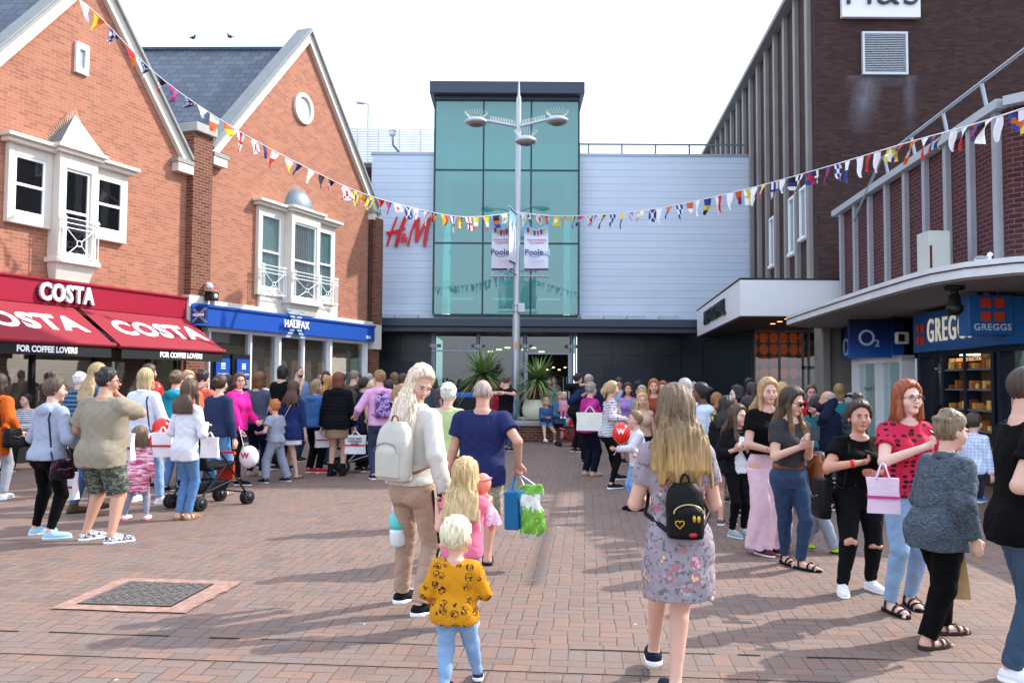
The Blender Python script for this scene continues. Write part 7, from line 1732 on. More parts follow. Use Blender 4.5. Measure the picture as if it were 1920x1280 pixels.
to_obj('dress', *surf([loft([(c.z-.28, c.x+.06, c.y, .085, .06), (c.z-.2, c.x+.035, c.y, .065, .055), (c.z-.10, c.x+.01, c.y, .045, .045)])], .007, lambda X, Y, Z: .005*np.sin(90*X)), cloth('#e39ab4', 'patch', '#e9b8cc', '#8fa8cc'), dl_)
b = MB(); b.tube([c+Vector((.060*math.cos(a), .064*math.sin(a), .022+.012*math.cos(a))) for a in np.linspace(0, 6.283, 18)], .005, 5, caps=False); b.obj('headband', cloth('#d77898'), dl_)
td = person('toddler with white blond hair in mustard printed sweater and pale blue jeans', 852, feet=1292, top=966, yaw=8, sex='m', hair=('short', '#dccdaa'), shirt=('jumper', '#c8860f', 'print', {'c2': '#2a2018', 's': 1.15}), legs=('jeans', '#7896b8', 'denim'), shoes=('shoe', '#1d2940', '#dfe3e8'), w=1.08, hh=.225,
            arms=((-.15, .10, .55, 'hold'), (.13, .14, .60, 'hold')), feet_pos=(('px', 832, 1300), ('px', 897, 1276)), head=(28, 0, 0), hem=.47, vox=.006)
dw = person('woman in mauve floral dress seen from behind with long dark to blonde hair', 1272, feet=1312, top=720, yaw=-2, w=.97, hair=('long', '#66523c', .39, '#bd965a', 1.2), shirt=('dress', '#948a92', 'floral', {'c3': '#3c3f42'}, .58), legs=('none', '#000000'), shoes=('flat', '#15192a', '#e8eaee'), skin='fair',
            arms=((-.055, .17, .62, 'hold'), (.055, .17, .62, 'hold')), hint=((-.7, -.5, -1), (.7, -.5, -1)), feet_pos=((-.03, .26, .0), (-.01, -.0, 0)), hem=.335, fpitch=(0, 0))
def bdeco(t, w, h, d):
    g_ = M('#c9a227', .3, .7, name='gold_motif')
    hh_ = MB(); pts = [(-.045+.022*(16*math.sin(a)**3)/16, -d*.66, -.055+.022*(13*math.cos(a)-5*math.cos(2*a)-2*math.cos(3*a)-math.cos(4*a))/16) for a in np.linspace(0, 6.283, 20)]; hh_.tube(pts, .003, 5); hh_.obj('heart_motif', g_, t)
    w_ = MB(); w_.ball((.026, -d*.66, -.03), .012, 8, sc=(.8, .3, 1.5)); w_.ball((.048, -d*.66, -.032), .012, 8, sc=(.8, .3, 1.5)); w_.obj('wing_motif', g_, t)
    w_ = MB(); w_.ball((.02, -d*.62, -h*.40), .02, 8, sc=(1.3, .4, .6)); w_.obj('red_motif', M('#b3121c', .3, name='red_patch'), t)
backpack(dw, 'small black backpack with gold heart and wings worn over the floral dress', '#101013', w=.185, h=.27, d=.12, zc=.625, strap='#17171a', deco=bdeco)
# ================================================================ RIGHT QUEUE
r1 = person('woman in sunglasses, grey t-shirt and blue jeans looking down at her phone', 1482, feet=1064, top=724, yaw=160, w=1.02, hair=('long', '#33241b', .46, '#8a6238'), shirt=('tee', '#333236'), legs=('jeans', '#1c3350', 'denim'), shoes=('sandal', '#17151a', '#141214'), skin='fair',
            arms=(('px', 1520, 832, -.28, 'hold'), ('px', 1500, 838, -.28, 'hold')), head=(-22, -16, 0), glasses='sun', feet_pos=(('px', 1500, 1066), ('px', 1472, 1056)), hem=.572, tuck=True, fyaw=(-20, 10))
b = MB(); s = r1['sec'](.575, .020); b.lathe((s[1], s[2], s[0]), [(1, -.02), (1, .02)], 30); b.v = [(s[1]+(x-s[1])*s[3]*1.0, s[2]+(y-s[2])*s[4]*1.0, z) for x, y, z in b.v]; b.obj('belt', cloth('#8a4f2c', rough=.4), r1['root'])
phone(r1['handL'].lerp(r1['handR'], .3)+Vector((.03, -.05, .05)), 'phone held in both hands by the woman in sunglasses', -20, 50)
shoulder_bag(r1, -1, 'tan brown leather shoulder bag at the side of the woman in sunglasses', '#7a3f1e', w=.24, h=.32, d=.12, zc=.53, cross=False, strap='#6d3618')
r2 = person('woman in black t-shirt and torn black jeans with hair in a top bun', 1612, feet=1108, top=738, yaw=184, w=1.20, hair=('topbun', '#33251c'), shirt=('tee', '#060607'), legs=('jeans', '#0e1114'), shoes=('shoe', '#e9eaee', '#f4f4f6'), skin='mid',
            arms=(('px', 1646, 885, -.12), ('px', 1606, 868, -.26, 'up')), hint=((-1, -.4, -.4), (1, -.4, -.4)), feet_pos=(('px', 1632, 1104), ('px', 1580, 1112)), fyaw=(-12, 12), hem=.58)
phone(r2['handR']+Vector((.045, -.03, .035)), 'phone in the hand of the woman in torn black jeans', 70, 20)
for i_, sg in ((1, 1), (0, -1)):
    hp, kn, an = r2['LG'][i_]; to_obj('torn_knee', *surf([ell(kn+A3((0, .030, .01*sg)), (.055, .045, .042 if sg > 0 else .025))], .008, lambda X, Y, Z: .004*np.sin(80*X+60*Z)), skin_mat(SK['mid']), r2['root'])
sh_, el_, wr_ = r2['AR'][1]; b = MB(); p_ = wr_+(el_-wr_)*.12; dv = Vector((wr_-el_)).normalized(); b.lathe(p_, [(.030, -.012), (.031, .012)], 16, ax=dv); b.obj('wristband', cloth('#e0302a'), r2['root'])
shoulder_bag(r2, 1, 'black bag with white printed strap on the woman in torn jeans', '#111114', w=.30, h=.30, d=.10, zc=.50, cross=False, strap='#17171a')
b = MB(); b.tube([p+Vector((0, -.012, 0)) for p in strap_pts(r2, .065, .085, side=1)[1:4]], .017, 6, flat=.4); b.obj('printed_strap', cloth('#dcdde2', 'print', '#1a1a1c', s=4), r2['root'])
r3 = person('woman with ginger bob and glasses in red spotted top and light skinny jeans', 1702, feet=1142, top=712, yaw=176, w=.98, hair=('bob', '#8a4420', .24), shirt=('tee', '#bf2346', 'spots', {'c2': '#1a1216'}, .5), legs=('jeans', '#7b96b4', 'denim'), shoes=('sandal', '#2a1c1e', '#1e1618'), skin='pale',
            arms=(('px', 1745, 905, -.1), ('px', 1722, 842, -.27, 'up')), hint=((-1, -.4, -.4), (1, -.3, -.6)), feet_pos=(('px', 1706, 1134), ('px', 1668, 1146)), glasses='clear', head=(-6, 2, 0), hem=.50)
phone(r3['handR']+Vector((.05, -.02, .03)), 'phone held up by the woman in the red spotted top', 60, 35)
tote(at(1655, 868, 5.95), 'pink and white striped paper bag on the arm of the woman in red', w=.20, h=.24, d=.09, col='#e4c9dc', stripe='#c8418c', handle=.10, rz=-20)
r4 = person('elderly woman in dark marl cardigan, white top and black trousers facing right', 1764, feet=1205, top=769, yaw=78, w=1.24, skin='fair', hair=('short', '#75624c'), shirt=('cardigan', '#2c363f', 'marl', {'c2': '#5c6771'}, 2, '#dfe0e4', .70, None, '#ffffff', 1), legs=('trousers', '#050506'), shoes=('sandal', '#4a4038', '#3a2f2a'),
            arms=((-.13, .10, .50, 'relax'), (.155, .05, .49, 'relax')), lean=.06, head=(4, -8, 0), feet_pos=(('px', 1768, 1188), ('px', 1738, 1216)), hem=.43)
tote(at(1788, 1000, 5.45), 'brown paper carrier bag held behind the elderly woman in the cardigan', w=.24, h=.30, d=.12, col='#ad8a5c', stripe=None, handle=.08, rz=75)
r5 = person('man in black t-shirt and jeans cut by the right edge, arm held forward', 1924, feet=1290, top=690, yaw=98, sex='m', w=1.02, skin='fair', hair=('crop', '#3a2c22'), shirt=('tee', '#050506'), legs=('trousers', '#2e465c', 'denim'), shoes=('shoe', '#e6e6ea', '#f2f2f4'),
            arms=((-.10, .22, .62, 'hold'), (.125, .075, .615, 'hold')), hint=((-.6, -1, -.2), (.3, -1.0, -.5)), feet_pos=(('px', 1952, 1262), ('px', 1897, 1278)), hem=.46, fyaw=(10, 40))
r6 = person('tall woman with long blonde hair, black t-shirt and wide pale pink trousers', 1438, feet=1036, top=708, yaw=168, w=1.0, hair=('long', '#a8875c', .30), shirt=('tee', '#070708'), legs=('wide', '#d9b6c2'), shoes=('shoe', '#5a1c30', '#ece6e8'), skin='fair',
            arms=(('px', 1462, 838, -.2, 'hold'), ('px', 1452, 846, -.22, 'hold')), hint=((-1, -.3, -.4), (1, -.3, -.4)), hem=.575, head=(8, -4, 0))
r7 = person('girl with long brown hair in black cardigan and white printed t-shirt', 1382, feet=1004, top=757, yaw=166, w=.93, hair=('long', '#4a3728', .34), shirt=('cardigan', '#141418', None, {}, 1.7, '#dcdfe4', .80, 'print', '#8a94a8'), legs=('leggings', '#0d0d10'), shoes=('shoe', '#8e979c', '#dfe3e6'), skin='fair',
            arms=(('px', 1402, 840, -.2, 'hold'), ('px', 1378, 843, -.2, 'hold')), head=(-20, 0, 0), hem=.50)
r8 = person('girl with dark hair in black jacket and denim shorts behind the girl in the cardigan', 1364, feet=984, top=742, yaw=12, w=.98, hair=('long', '#15120f', .25), shirt=('jacket', '#17181c'), legs=('shorts', '#38538a', 'denim', {}, .4), shoes=('shoe', '#4c4c52', '#d9d9dd'), skin='mid', feet_pos=((-.05, 0, 0), (.05, .05, 0)))
r9 = person('girl in pale denim hooded jacket with dark bun and pink band, facing left', 1322, feet=966, top=717, yaw=-72, w=.92, skin='brown', hair=('bun', '#14100e'), shirt=('hoodie', '#b9c2d4', 'denim'), legs=('jeans', '#3f6ea8', 'denim'), shoes=('shoe', '#1a1a1e', '#b03a2a'))
b = MB(); b.tube([Vector(r9['hp'](.085*math.cos(a), -.01, .03+.095*math.sin(a))) for a in np.linspace(.15, 2.99, 12)], .008, 6); b.obj('hairband', cloth('#c8325a'), r9['root'])
backpack(r9, 'dark backpack worn by the girl in the pale denim jacket', '#26272c', w=.26, h=.38, d=.15, zc=.66)
r10 = person('little boy in denim jacket, grey joggers and yellow green shoes walking', 1534, feet=1034, top=846, yaw=110, sex='m', hair=('short', '#3d2c20'), shirt=('jacket', '#2f4768', 'denim'), legs=('loose', '#8c92a0'), shoes=('shoe', '#b8e01c', '#26282c'), skin='tan', arms=(None, ('px', 1548, 945, -.2, 'hold')), feet_pos=((-.05, -.16, .02), (.05, .16, 0)), head=(10, 0, 0))
# boy with balloon, striped girl, pink jacket
r11 = person('boy in white and grey top, light jeans and black wellington boots facing left', 1196, feet=956, top=768, yaw=-98, sex='m', w=.96, hair=('short', '#7a6248'), shirt=('long', '#cfd0d8', 'stripes_plain', {'c2': '#d8d2da', 's': .3}), legs=('jeans', '#6f9acc', 'denim'), shoes=('welly', '#101216', '#0c0c0e'), arms=(('px', 1156, 842, -.15, 'hold'), ('px', 1190, 856, -.25, 'hold')), head=(0, 6, 0), hem=.46)
b = MB(); s_ = r11['sec'](.66, .022, .6); 
balloon(at(1165, 811, 10.45), 'red balloon on a white stick held by the boy in wellington boots', '#e8261c', at(1157, 842, 10.6), r=.11)
r12 = person('girl with high blonde ponytail in striped red spotted jumper and black jeans', 1142, feet=915, top=714, yaw=78, w=.95, hair=('highpony', '#b08f66', .20), shirt=('jumper', '#e2e4ea', 'stripe', {'c2': '#2f3550', 'c3': '#c8304a'}), legs=('leggings', '#0f1013'), shoes=('shoe', '#15161c', '#eef0f4'), arms=(('px', 1180, 788, .1, 'up'), ('px', 1172, 785, -.2, 'up')), feet_pos=(('px', 1156, 908), ('px', 1146, 916)))
r13 = person('woman with short grey hair in magenta jacket and navy trousers facing right', 1104, feet=892, top=716, yaw=62, w=1.12, hair=('short', '#8a857e'), shirt=('jacket', '#b02680'), legs=('trousers', '#131526'), shoes=('flat', '#c0a08c', '#8a7060'), arms=((-.1, .15, .58, 'hold'), ('px', 1124, 782, -.3, 'hold')))
tote(at(1106, 762, 14.45), 'large cream white shoulder bag on the woman in the magenta jacket', w=.42, h=.30, d=.16, col='#dcdcd0', stripe=None, handle=.10, rz=-15)
# ================================================================ LEFT QUEUE
l1 = person('woman with messy top bun in pale grey hooded sweatshirt and black leggings', 86, feet=1008, top=698, yaw=28, w=1.10, hair=('topbun', '#4f4034'), shirt=('hoodie', '#9aa0b4'), legs=('leggings', '#050506'), shoes=('flat', '#9cc4d8', '#c8dce4'), arms=((-.12, .12, .56, 'hold'), (.13, .14, .56, 'hold')), feet_pos=(('px', 66, 1002), ('px', 92, 1010)), fyaw=(20, 45), head=(25, -4, 0))
shoulder_bag(l1, 1, 'black handbag with dark pink flowers on the woman in grey hoodie', '#14121a', w=.25, h=.19, d=.09, zc=.44, cross=False, yoff=-.02, strap='#1a1f30', decor=cloth('#14121a', 'patch', '#14121a', '#6a2038', rough=.5, s=2))
l2 = person('heavy man in tan t-shirt and camouflage shorts with hand raised to his glasses', 186, feet=1014, top=689, yaw=22, sex='m', w=1.34, skin='mid', hair=('short', '#1d1a18'), shirt=('tee', '#8f8674', None, {}, .75), legs=('shorts', '#4a5246', 'camo', {'c2': '#2c3230', 'c3': '#727a6a'}, .92), shoes=('shoe', '#c4cad2', '#e9ebee', 'patch', {'c2': '#3c4658', 'c3': '#dfe3e8', 's': 2}), arms=((-.17, .12, .58, 'hold'), ('px', 226, 745, .12, 'face')), hint=((-.6, -1, -.2), (1, -.2, -.8)), feet_pos=(('px', 160, 1012), ('px', 208, 1018)), fyaw=(15, 30), head=(38, -2, 0), glasses='clear', hem=.44)
l3 = person('small girl in pink zebra print coat and grey leggings seen from behind', 256, feet=976, top=798, yaw=4, sex='c', hair=('mid', '#6a5440', .20), shirt=('hoodie', '#c84a78', 'zebra', {'c2': '#e8c0cc'}), legs=('leggings', '#9a9cb0'), shoes=('shoe', '#d9d4dc', '#e86a70'), arms=(None, (.15, .02, .50)), hem=.34, feet_pos=(('px', 232, 974), ('px', 274, 974)))
l4 = person('slim woman in long white top and cropped blue jeans standing beside the pushchair', 345, feet=976, top=711, yaw=20, w=.86, hair=('mid', '#4e392a', .27), shirt=('long', '#dcdee8'), legs=('jeans', '#4f79a8', 'denim'), shoes=('sandal', '#a07a58', '#8a6648'), arms=((-.09, .16, .62, 'hold'), ('px', 384, 798, .15, 'grip')), hem=.44, feet_pos=(('px', 334, 974), ('px', 352, 974)))
stroller(392, 948, -30, 'black pushchair with red lining beside the woman in the white top', trim='#c8341c', sc=1.05)
tote(at(394, 810, 10.2), 'small white drawstring bag with red print hanging on the black pushchair', w=.20, h=.24, d=.08, col='#e6dede', stripe=None, handle=.06, txt='*', tcol='#c03048')
l5 = person('woman with blonde bob in white shirt and jeans, grey bag on her shoulder', 262, feet=944, top=690, yaw=14, w=1.06, hair=('bob', '#b0986e', .22), shirt=('shirt', '#e2e5ee'), legs=('jeans', '#7b9cc4', 'denim'), shoes=('shoe', '#eceef2', '#ffffff'), arms=((-.1, .15, .58, 'hold'), (.1, .16, .60, 'hold')), hem=.44, feet_pos=(('px', 250, 940), ('px', 300, 944)), fyaw=(0, 60))
shoulder_bag(l5, 1, 'grey shoulder bag of the woman in the white shirt', '#5a5c62', w=.26, h=.2, d=.1, zc=.46, cross=False, strap='#2c3450')
l6 = person('woman with blue denim jacket and very long blonde hair behind the man in tan', 168, feet=958, top=680, yaw=30, w=1.0, hair=('long', '#9c835e', .40, '#b89c70'), shirt=('jacket', '#28567a', 'denim'), legs=('jeans', '#2c4a70', 'denim'), shoes=('boot', '#4a3826', '#2c2218'), hem=.5, feet_pos=(('px', 136, 962), ('px', 172, 1000-30)))
l7 = person('woman in turquoise hooded jacket with tied up curly hair', 322, feet=922, top=694, yaw=10, hair=('bun', '#5e4830'), shirt=('hoodie', '#1b93ae'), legs=('jeans', '#4a6c98', 'denim'), shoes=('shoe', '#1c1c20', '#8a8a90'))
l8 = person('woman in navy sweatshirt with brown bun, tan bag strap and blue jeans', 404, feet=928, top=702, yaw=24, w=1.06, hair=('bun', '#3e2a1e'), shirt=('jumper', '#242e50'), legs=('jeans', '#4678a8', 'denim'), shoes=('sandal', '#9a8468', '#7a6650'), feet_pos=(('px', 396, 922), ('px', 418, 930)))
b = MB(); b.tube(strap_pts(l8, .05, -.09), .01, 6, flat=.5); b.obj('bag_strap', cloth('#8a5a34'), l8['root'])
l9 = person('woman with glasses in bright pink jacket and black leggings holding a balloon stick', 440, feet=906, top=698, yaw=112, w=1.08, skin='fair', hair=('mid', '#5a3c2c', .14), shirt=('jacket', '#e01c8c'), legs=('leggings', '#101014'), shoes=('shoe', '#0e0e12', '#ececf0'), arms=((-.12, .14, .56, 'hold'), ('px', 452, 812, -.25, 'hold')), glasses='clear', head=(35, 0, 0), feet_pos=(('px', 432, 902), ('px', 446, 910)))
balloon(at(467, 855, 13.1), 'white balloon with red letter held low by the woman in bright pink', '#e6e6ea', at(452, 815, 13.2), r=.145, tc='#c8303c')
l10 = person('woman with auburn bob in slate grey t-shirt and navy trousers', 478, feet=893, top=697, yaw=18, w=1.08, hair=('bob', '#6a4028', .20), shirt=('tee', '#4a5266'), legs=('jeans', '#16203c'), shoes=('sandal', '#b0a898', '#8a8478'), arms=(None, ('px', 488, 805, .1, 'hold')))
l11 = person('boy with ginger hair in grey t-shirt and joggers striding left', 515, feet=903, top=748, yaw=-68, sex='m', w=.95, hair=('short', '#b06a34'), shirt=('tee', '#8e96a6'), legs=('loose', '#8b93a6'), shoes=('shoe', '#1a1c22', '#d0d2d8'), arms=(('px', 484, 812, -.1, 'hold'), (.1, .12, .56)), feet_pos=(('px', 498, 905), ('px', 540, 902)), head=(0, 0, 0))
l12 = person('slim girl with long brown hair in navy dress and bare legs', 545, feet=896, top=713, yaw=8, w=.92, hair=('long', '#4a3224', .33), shirt=('dress', '#1c2c5c', None, {}, 1.6), legs=('skirt', '#d8d6e0', None, {}, .35, 1.12), shoes=('sandal', '#8a6a50', '#6a5040'), hem=.40, feet_pos=(('px', 556, 897), ('px', 534, 892)))
shoulder_bag(l12, -1, 'black bag with pale strap worn by the girl in the navy dress', '#15151a', w=.28, h=.3, d=.1, zc=.44, strap='#c8b8b8')
l13 = person('woman in denim blue hooded top and black trousers with red trainers', 588, feet=886, top=711, yaw=30, w=1.10, hair=('mid', '#8f7858', .17), shirt=('hoodie', '#3f6aa4'), legs=('trousers', '#0e0e12'), shoes=('shoe', '#c81c1c', '#f0e8e8'), arms=(None, (.12, .14, .56, 'hold')), fyaw=(30, 50), head=(50, 0, 0))
l14 = person('woman in black quilted jacket and short tan skirt seen from behind', 630, feet=892, top=697, yaw=6, w=1.06, hair=('bob', '#6a3a22', .19), shirt=('puffer', '#101116'), legs=('skirt', '#8f765c', None, {}, .37, 1.05), shoes=('boot', '#15171c', '#0c0c10'), arms=(None, ('px', 664, 800, .1, 'grip')))
tote(l14['handR']+Vector((.05, -.12, .02)), 'white paper bag with red stripe beside the quilted black jacket', w=.34, h=.32, txt='YOUR NEW\nFAVOURITE\nSTORE', handle=.06)
stroller(676, 884, -70, 'pushchair with royal blue hood and pale frame between the crowd and the backpack', hoodc='#1c4a9c', trim='#e08a2a', frame='#b0b4ba', bigwheels=True)
l15 = person('young man with curly hair in pink hooded sweatshirt pushing the blue pushchair', 712, Y=14.4, top=694, yaw=-28, sex='m', w=.95, hair=('curly', '#8a6a40'), shirt=('hoodie', '#d8a0c8'), legs=('jeans', '#23304c', 'denim'), shoes=('shoe', '#303236', '#e0e0e4'), arms=(('px', 668, 778, .1, 'grip'), ('px', 690, 785, .3, 'grip')), head=(-30, 0, 0))
backpack(l15, 'purple patterned backpack on the young man in pink', '#5a3a78', w=.28, h=.40, d=.14, zc=.68, pat='patch', c2='#b08cc8', strap='#5a3a78')
l16 = person('woman at the left edge in orange sleeve with pale fringed scarf', -14, feet=936, top=700, yaw=10, w=1.1, hair=('mid', '#3a2a20', .2), shirt=('jumper', '#c85a14'), legs=('jeans', '#8a8c94', 'denim'), shoes=('shoe', '#c8ccd0', '#e6e6ea'), arms=(None, (.17, .06, .54, 'hold')), hem=.36, feet_pos=((-.05, 0, 0), ('px', 6, 936)))
t = shoulder_bag(l16, 1, 'black leather handbag at the left edge under the orange sleeve', '#101014', w=.28, h=.26, d=.14, zc=.50, cross=False)
for k, (px, py, Y_, lb) in enumerate(((290, 732, 12.3, 'red balloon above the white shirt shoulder'), (303, 803, 10.9, 'upper red balloon behind the small girl in pink'), (299, 826, 10.6, 'lower red balloon behind the small girl in pink'))):
    balloon(at(px, py, Y_), lb, '#e0271c', at(px+4, py+60, Y_), r=.12, txt=None, group='red balloons in the left queue')
for k, (px, py, Y_, lb) in enumerate(((128, 872, 9.3, 'white paper bag with red stripe at the feet of the woman in grey hoodie'), (232, 800, 9.4, 'white paper bag with red stripe between the man in tan and the girl in pink'), (306, 800, 10.4, 'white paper bag with red stripe left of the slim woman in jeans'), (423, 840, 12.6, 'white paper bag with red stripe hanging behind the pink jacket'), (604, 800, 15.2, 'white paper bag with red stripe beside the red trainers'))):
    tote(at(px, py, Y_), lb, w=.23, h=.29, d=.10, handle=.07, rz=-20+k*12, group='white paper bags with red stripes')
# ================================================================ BACKGROUND PEOPLE
def bg(label, px, Y, top, yaw=0, **k):
    k.setdefault('group', None); return person(label, px, Y=Y, top=top, yaw=yaw, **k)
J = ('jeans', '#2c3e5c', 'denim'); DK = ('trousers', '#15161b'); SH = ('shoe', '#2a2a2e', '#c8c8cc')
bg('elderly man with white hair in blue striped jacket near the cafe', 145, 13.2, 697, 20, sex='m', hair=('short', '#d8d8d6'), shirt=('jacket', '#4a7a9c', 'stripes_plain', {'c2': '#22324a', 's': .5}), legs=DK, shoes=SH)
bg('woman with tall brown hair behind the white shirt', 272, 13.0, 682, 40, hair=('mid', '#4a3020', .2), shirt=('tee', '#3a3a44'), legs=J, shoes=SH)
bg('fair haired woman with glasses behind the turquoise jacket', 350, 13.0, 694, 140, hair=('short', '#b09468'), shirt=('jumper', '#c86a4a'), legs=J, shoes=SH, glasses='clear')
bg('person in salmon top between turquoise jacket and navy sweatshirt', 376, 13.4, 693, 20, sex='m', hair=('short', '#2c221c'), shirt=('long', '#d86a50'), legs=J, shoes=SH, arms=(('px', 372, 725, -.1, 'face'), None))
bg('girl with long dark hair beside the bright pink jacket', 421, 14.2, 702, 30, hair=('long', '#2a221e', .25), shirt=('tee', '#2a2c34'), legs=J, shoes=SH)
bg('woman with burgundy hair looking down, white top', 491, 16.4, 697, 200, hair=('mid', '#5a1420', .22), shirt=('tank', '#d8d4d8'), legs=J, shoes=SH, head=(0, -15, 0), glasses='clear')
bg('tall woman with black hair in black t-shirt turned away', 526, 15.8, 684, 30, hair=('mid', '#141216', .14), shirt=('tee', '#0e0e12'), legs=DK, shoes=SH, w=1.05)
bg('bearded man in blue t-shirt touching his chin', 556, 17.6, 687, 120, sex='m', hair=('crop', '#5a4a3c'), beard='#4a3828', shirt=('tee', '#6a8cb8'), legs=J, shoes=SH, arms=(None, ('px', 566, 722, -.2, 'face')))
bg('woman with dark parted hair facing the camera near the bank window', 612, 18.0, 696, 180, hair=('mid', '#3a2420', .2), shirt=('jumper', '#8a4a5c'), legs=DK, shoes=SH)
bg('girl with long ginger blonde hair in profile', 614, 16.6, 704, 70, hair=('long', '#b07a40', .28), shirt=('long', '#b8b0a8'), legs=J, shoes=SH)
bg('woman in dark waistcoat over pale blue shirt beside the quilted jacket', 678, 15.6, 707, 60, hair=('pony', '#2a1e1a', .18), shirt=('cardigan', '#22262e', None, {}, 0, '#9ab4d0', .6), legs=DK, shoes=SH)
bg('fair haired girl in shade behind the young man in pink', 697, 16.6, 712, 20, hair=('mid', '#c8b490', .2), shirt=('long', '#6a7a8c'), legs=J, shoes=SH)
for k, (px, Y_, tp, yw, hc_, sc_, hk) in enumerate(((661, 18.6, 694, 30, '#8a7a68', '#5a5048', 'short'), (672, 20.2, 698, 200, '#5a3c28', '#4a5a6c', 'bob'), (688, 21.0, 700, 60, '#a8a29a', '#343a4c', 'short'), (738, 19.5, 698, 10, '#6a5438', '#3c5048', 'mid'), (752, 18.2, 700, 40, '#4a3020', '#5a6470', 'long'), (765, 20.5, 706, 190, '#7a5030', '#2c5a50', 'mid'), (776, 17.2, 708, 170, '#8a5c34', '#28604c', 'mid'), (728, 17.0, 712, 0, '#33241c', '#7c7068', 'long'), (744, 22.0, 704, 20, '#d0c8bc', '#70605c', 'short'), (796, 21.5, 704, 350, '#2a201c', '#444a5a', 'short'), (812, 22.5, 708, 20, '#44301f', '#6a4a58', 'mid'), (640, 20.4, 700, 10, '#38281e', '#88909c', 'short'), (598, 20.0, 703, 50, '#7c6448', '#54606c', 'mid'))):
    nm = ('grey brown haired', 'brown bobbed', 'silver haired', 'curly light brown haired', 'long dark haired', 'auburn haired, facing camera,', 'chestnut haired, in green top,', 'long black haired', 'white haired', 'short dark haired', 'dark haired, in plum top,', 'short black haired', 'mousy haired')[k]
    wh = ('left of the brick end pier', 'by the bank end pier', 'against the dark panels', 'right of the purple backpack', 'just right of the purple backpack', 'left of the platinum hair', 'nearest the platinum hair', 'directly behind the pink hood', 'far back by the store corner', 'by the store entrance left side', 'far back right of the platinum hair', 'behind the black quilted jacket', 'behind the blue hooded top')[k]
    bg('distant %s person %s' % (nm, wh), px, Y_, tp, yw, sex='f' if k % 3 else 'm', hair=(hk, hc_, .2), shirt=(('jumper', 'tee', 'jacket')[k % 3], sc_), legs=(DK, J)[k % 2], shoes=SH)
bg('older woman with curled white hair in lime green top beyond the platinum hair', 838, 9.6, 717, 20, w=1.1, hair=('short', '#d9d2c4'), shirt=('tee', '#b3c487'), legs=DK, shoes=SH)
bg('man taking a photo in black t-shirt behind the navy shoulder', 948, 20.5, 703, 40, sex='m', hair=('short', '#5a4c40'), shirt=('tee', '#141418'), legs=J, shoes=SH, arms=(('px', 938, 738, -.3, 'face'), ('px', 944, 736, -.35, 'face')))
bg('woman in red top beside the lamp post', 942, 22.2, 712, 180, hair=('mid', '#4a2c24', .22), shirt=('long', '#a01c34'), legs=J, shoes=SH)
bg('woman with dark hair sitting behind the cream plant pot', 1030, 27.8, 708, 180, hair=('mid', '#3a2c24', .2), shirt=('jumper', '#6c8c8c'), legs=DK, shoes=SH)
bg('woman in doorway with brown hair right of the palms', 1038, 30.2, 706, 185, hair=('mid', '#5a4030', .2), shirt=('long', '#6c5a50'), legs=DK, shoes=SH)
bg('girl in denim jacket and white trainers sitting left on the planter edge', 1024, 23.45, 744, 168, sex='c', hair=('mid', '#b8945c', .16), shirt=('jacket', '#2f5580', 'denim'), legs=('shorts', '#5a80ac', 'denim', {}, .4), shoes=('shoe', '#ecebe6', '#ffffff'), pz=.42, H=1.35, feet_pos=(('px', 1040, 830), ('px', 1022, 833)), kneeh=(0, 1, .6), arms=((-.04, .16, .62, 'hold'), (.04, .16, .62, 'hold')), vox=.013, skin='fair')
bg('woman in denim shirt and black trousers sitting on the planter edge', 1049, 23.5, 734, 160, hair=('pony', '#9a8258', .12), shirt=('shirt', '#3a5f86', 'denim'), legs=('leggings', '#101116'), shoes=('flat', '#b09080', '#8a7060'), pz=.36, H=1.64, feet_pos=(('px', 1044, 820, .05), ('px', 1072, 812, .1)), kneeh=(0, 1, .8), arms=((-.06, .16, .62, 'hold'), (.04, .2, .60, 'hold')), vox=.013)
bg('toddler with white blond hair on the lap of the woman in denim', 1058, 23.2, 748, 190, sex='c', hair=('short', '#d8c49a'), shirt=('tee', '#d8a0b0'), legs=('leggings', '#c87088'), shoes=('shoe', '#e8e0e0', '#ffffff'), pz=.40, H=.88, z0=.60, feet_pos=((-.06, .3, .1), (.06, .3, .1)), kneeh=(0, 1, .6), vox=.013)
stroller(1066, 836, 100, 'small pushchair with red seat parked by the planter', seatc='#a81c24', trim='#e08aa0', hoodc='#b01c28', hood=True, sc=.72)
bg('grey haired man in navy jacket with raised hand behind the magenta jacket', 1103, 17.6, 702, 170, sex='m', skin='tan', w=1.1, hair=('short', '#a8a096'), shirt=('jacket', '#1c2646', None, {}, 2, '#8fa4c4', .4), legs=DK, shoes=SH, arms=(None, ('px', 1092, 742, -.3, 'hold')), glasses='clear')
bg('man in black and red jacket looking at a bright phone', 1080, 20.4, 700, 70, sex='m', hair=('short', '#1c1614'), shirt=('jacket', '#17171c'), legs=DK, shoes=SH, arms=(('px', 1087, 722, -.1, 'face'), None))
bg('man in blue shirt in front of the dark service door', 1160, 20.0, 708, 185, sex='m', hair=('short', '#3c2c22'), shirt=('tee', '#88b0d0'), legs=J, shoes=SH, head=(0, -20, 0))
bg('girl with burgundy hair in lilac top and denim skirt', 1177, 17.6, 717, 182, w=.92, hair=('long', '#4c1c26', .26), shirt=('tank', '#a884c8'), legs=('skirt', '#7c9cc0', 'denim', {}, .40, 1.08), shoes=('shoe', '#16161a', '#c8c8cc'), skin='fair')
bg('smiling woman with curly blonde hair in beige strappy top', 1204, 14.2, 736, 186, hair=('mid', '#c0a06c', .24), shirt=('tank', '#c8a890'), legs=DK, shoes=SH, face='smile')
bg('tall smiling woman with long ginger hair in rust top', 1226, 14.8, 710, 190, hair=('long', '#9c5828', .30), shirt=('long', '#8a3c30'), legs=J, shoes=SH, face='smile')
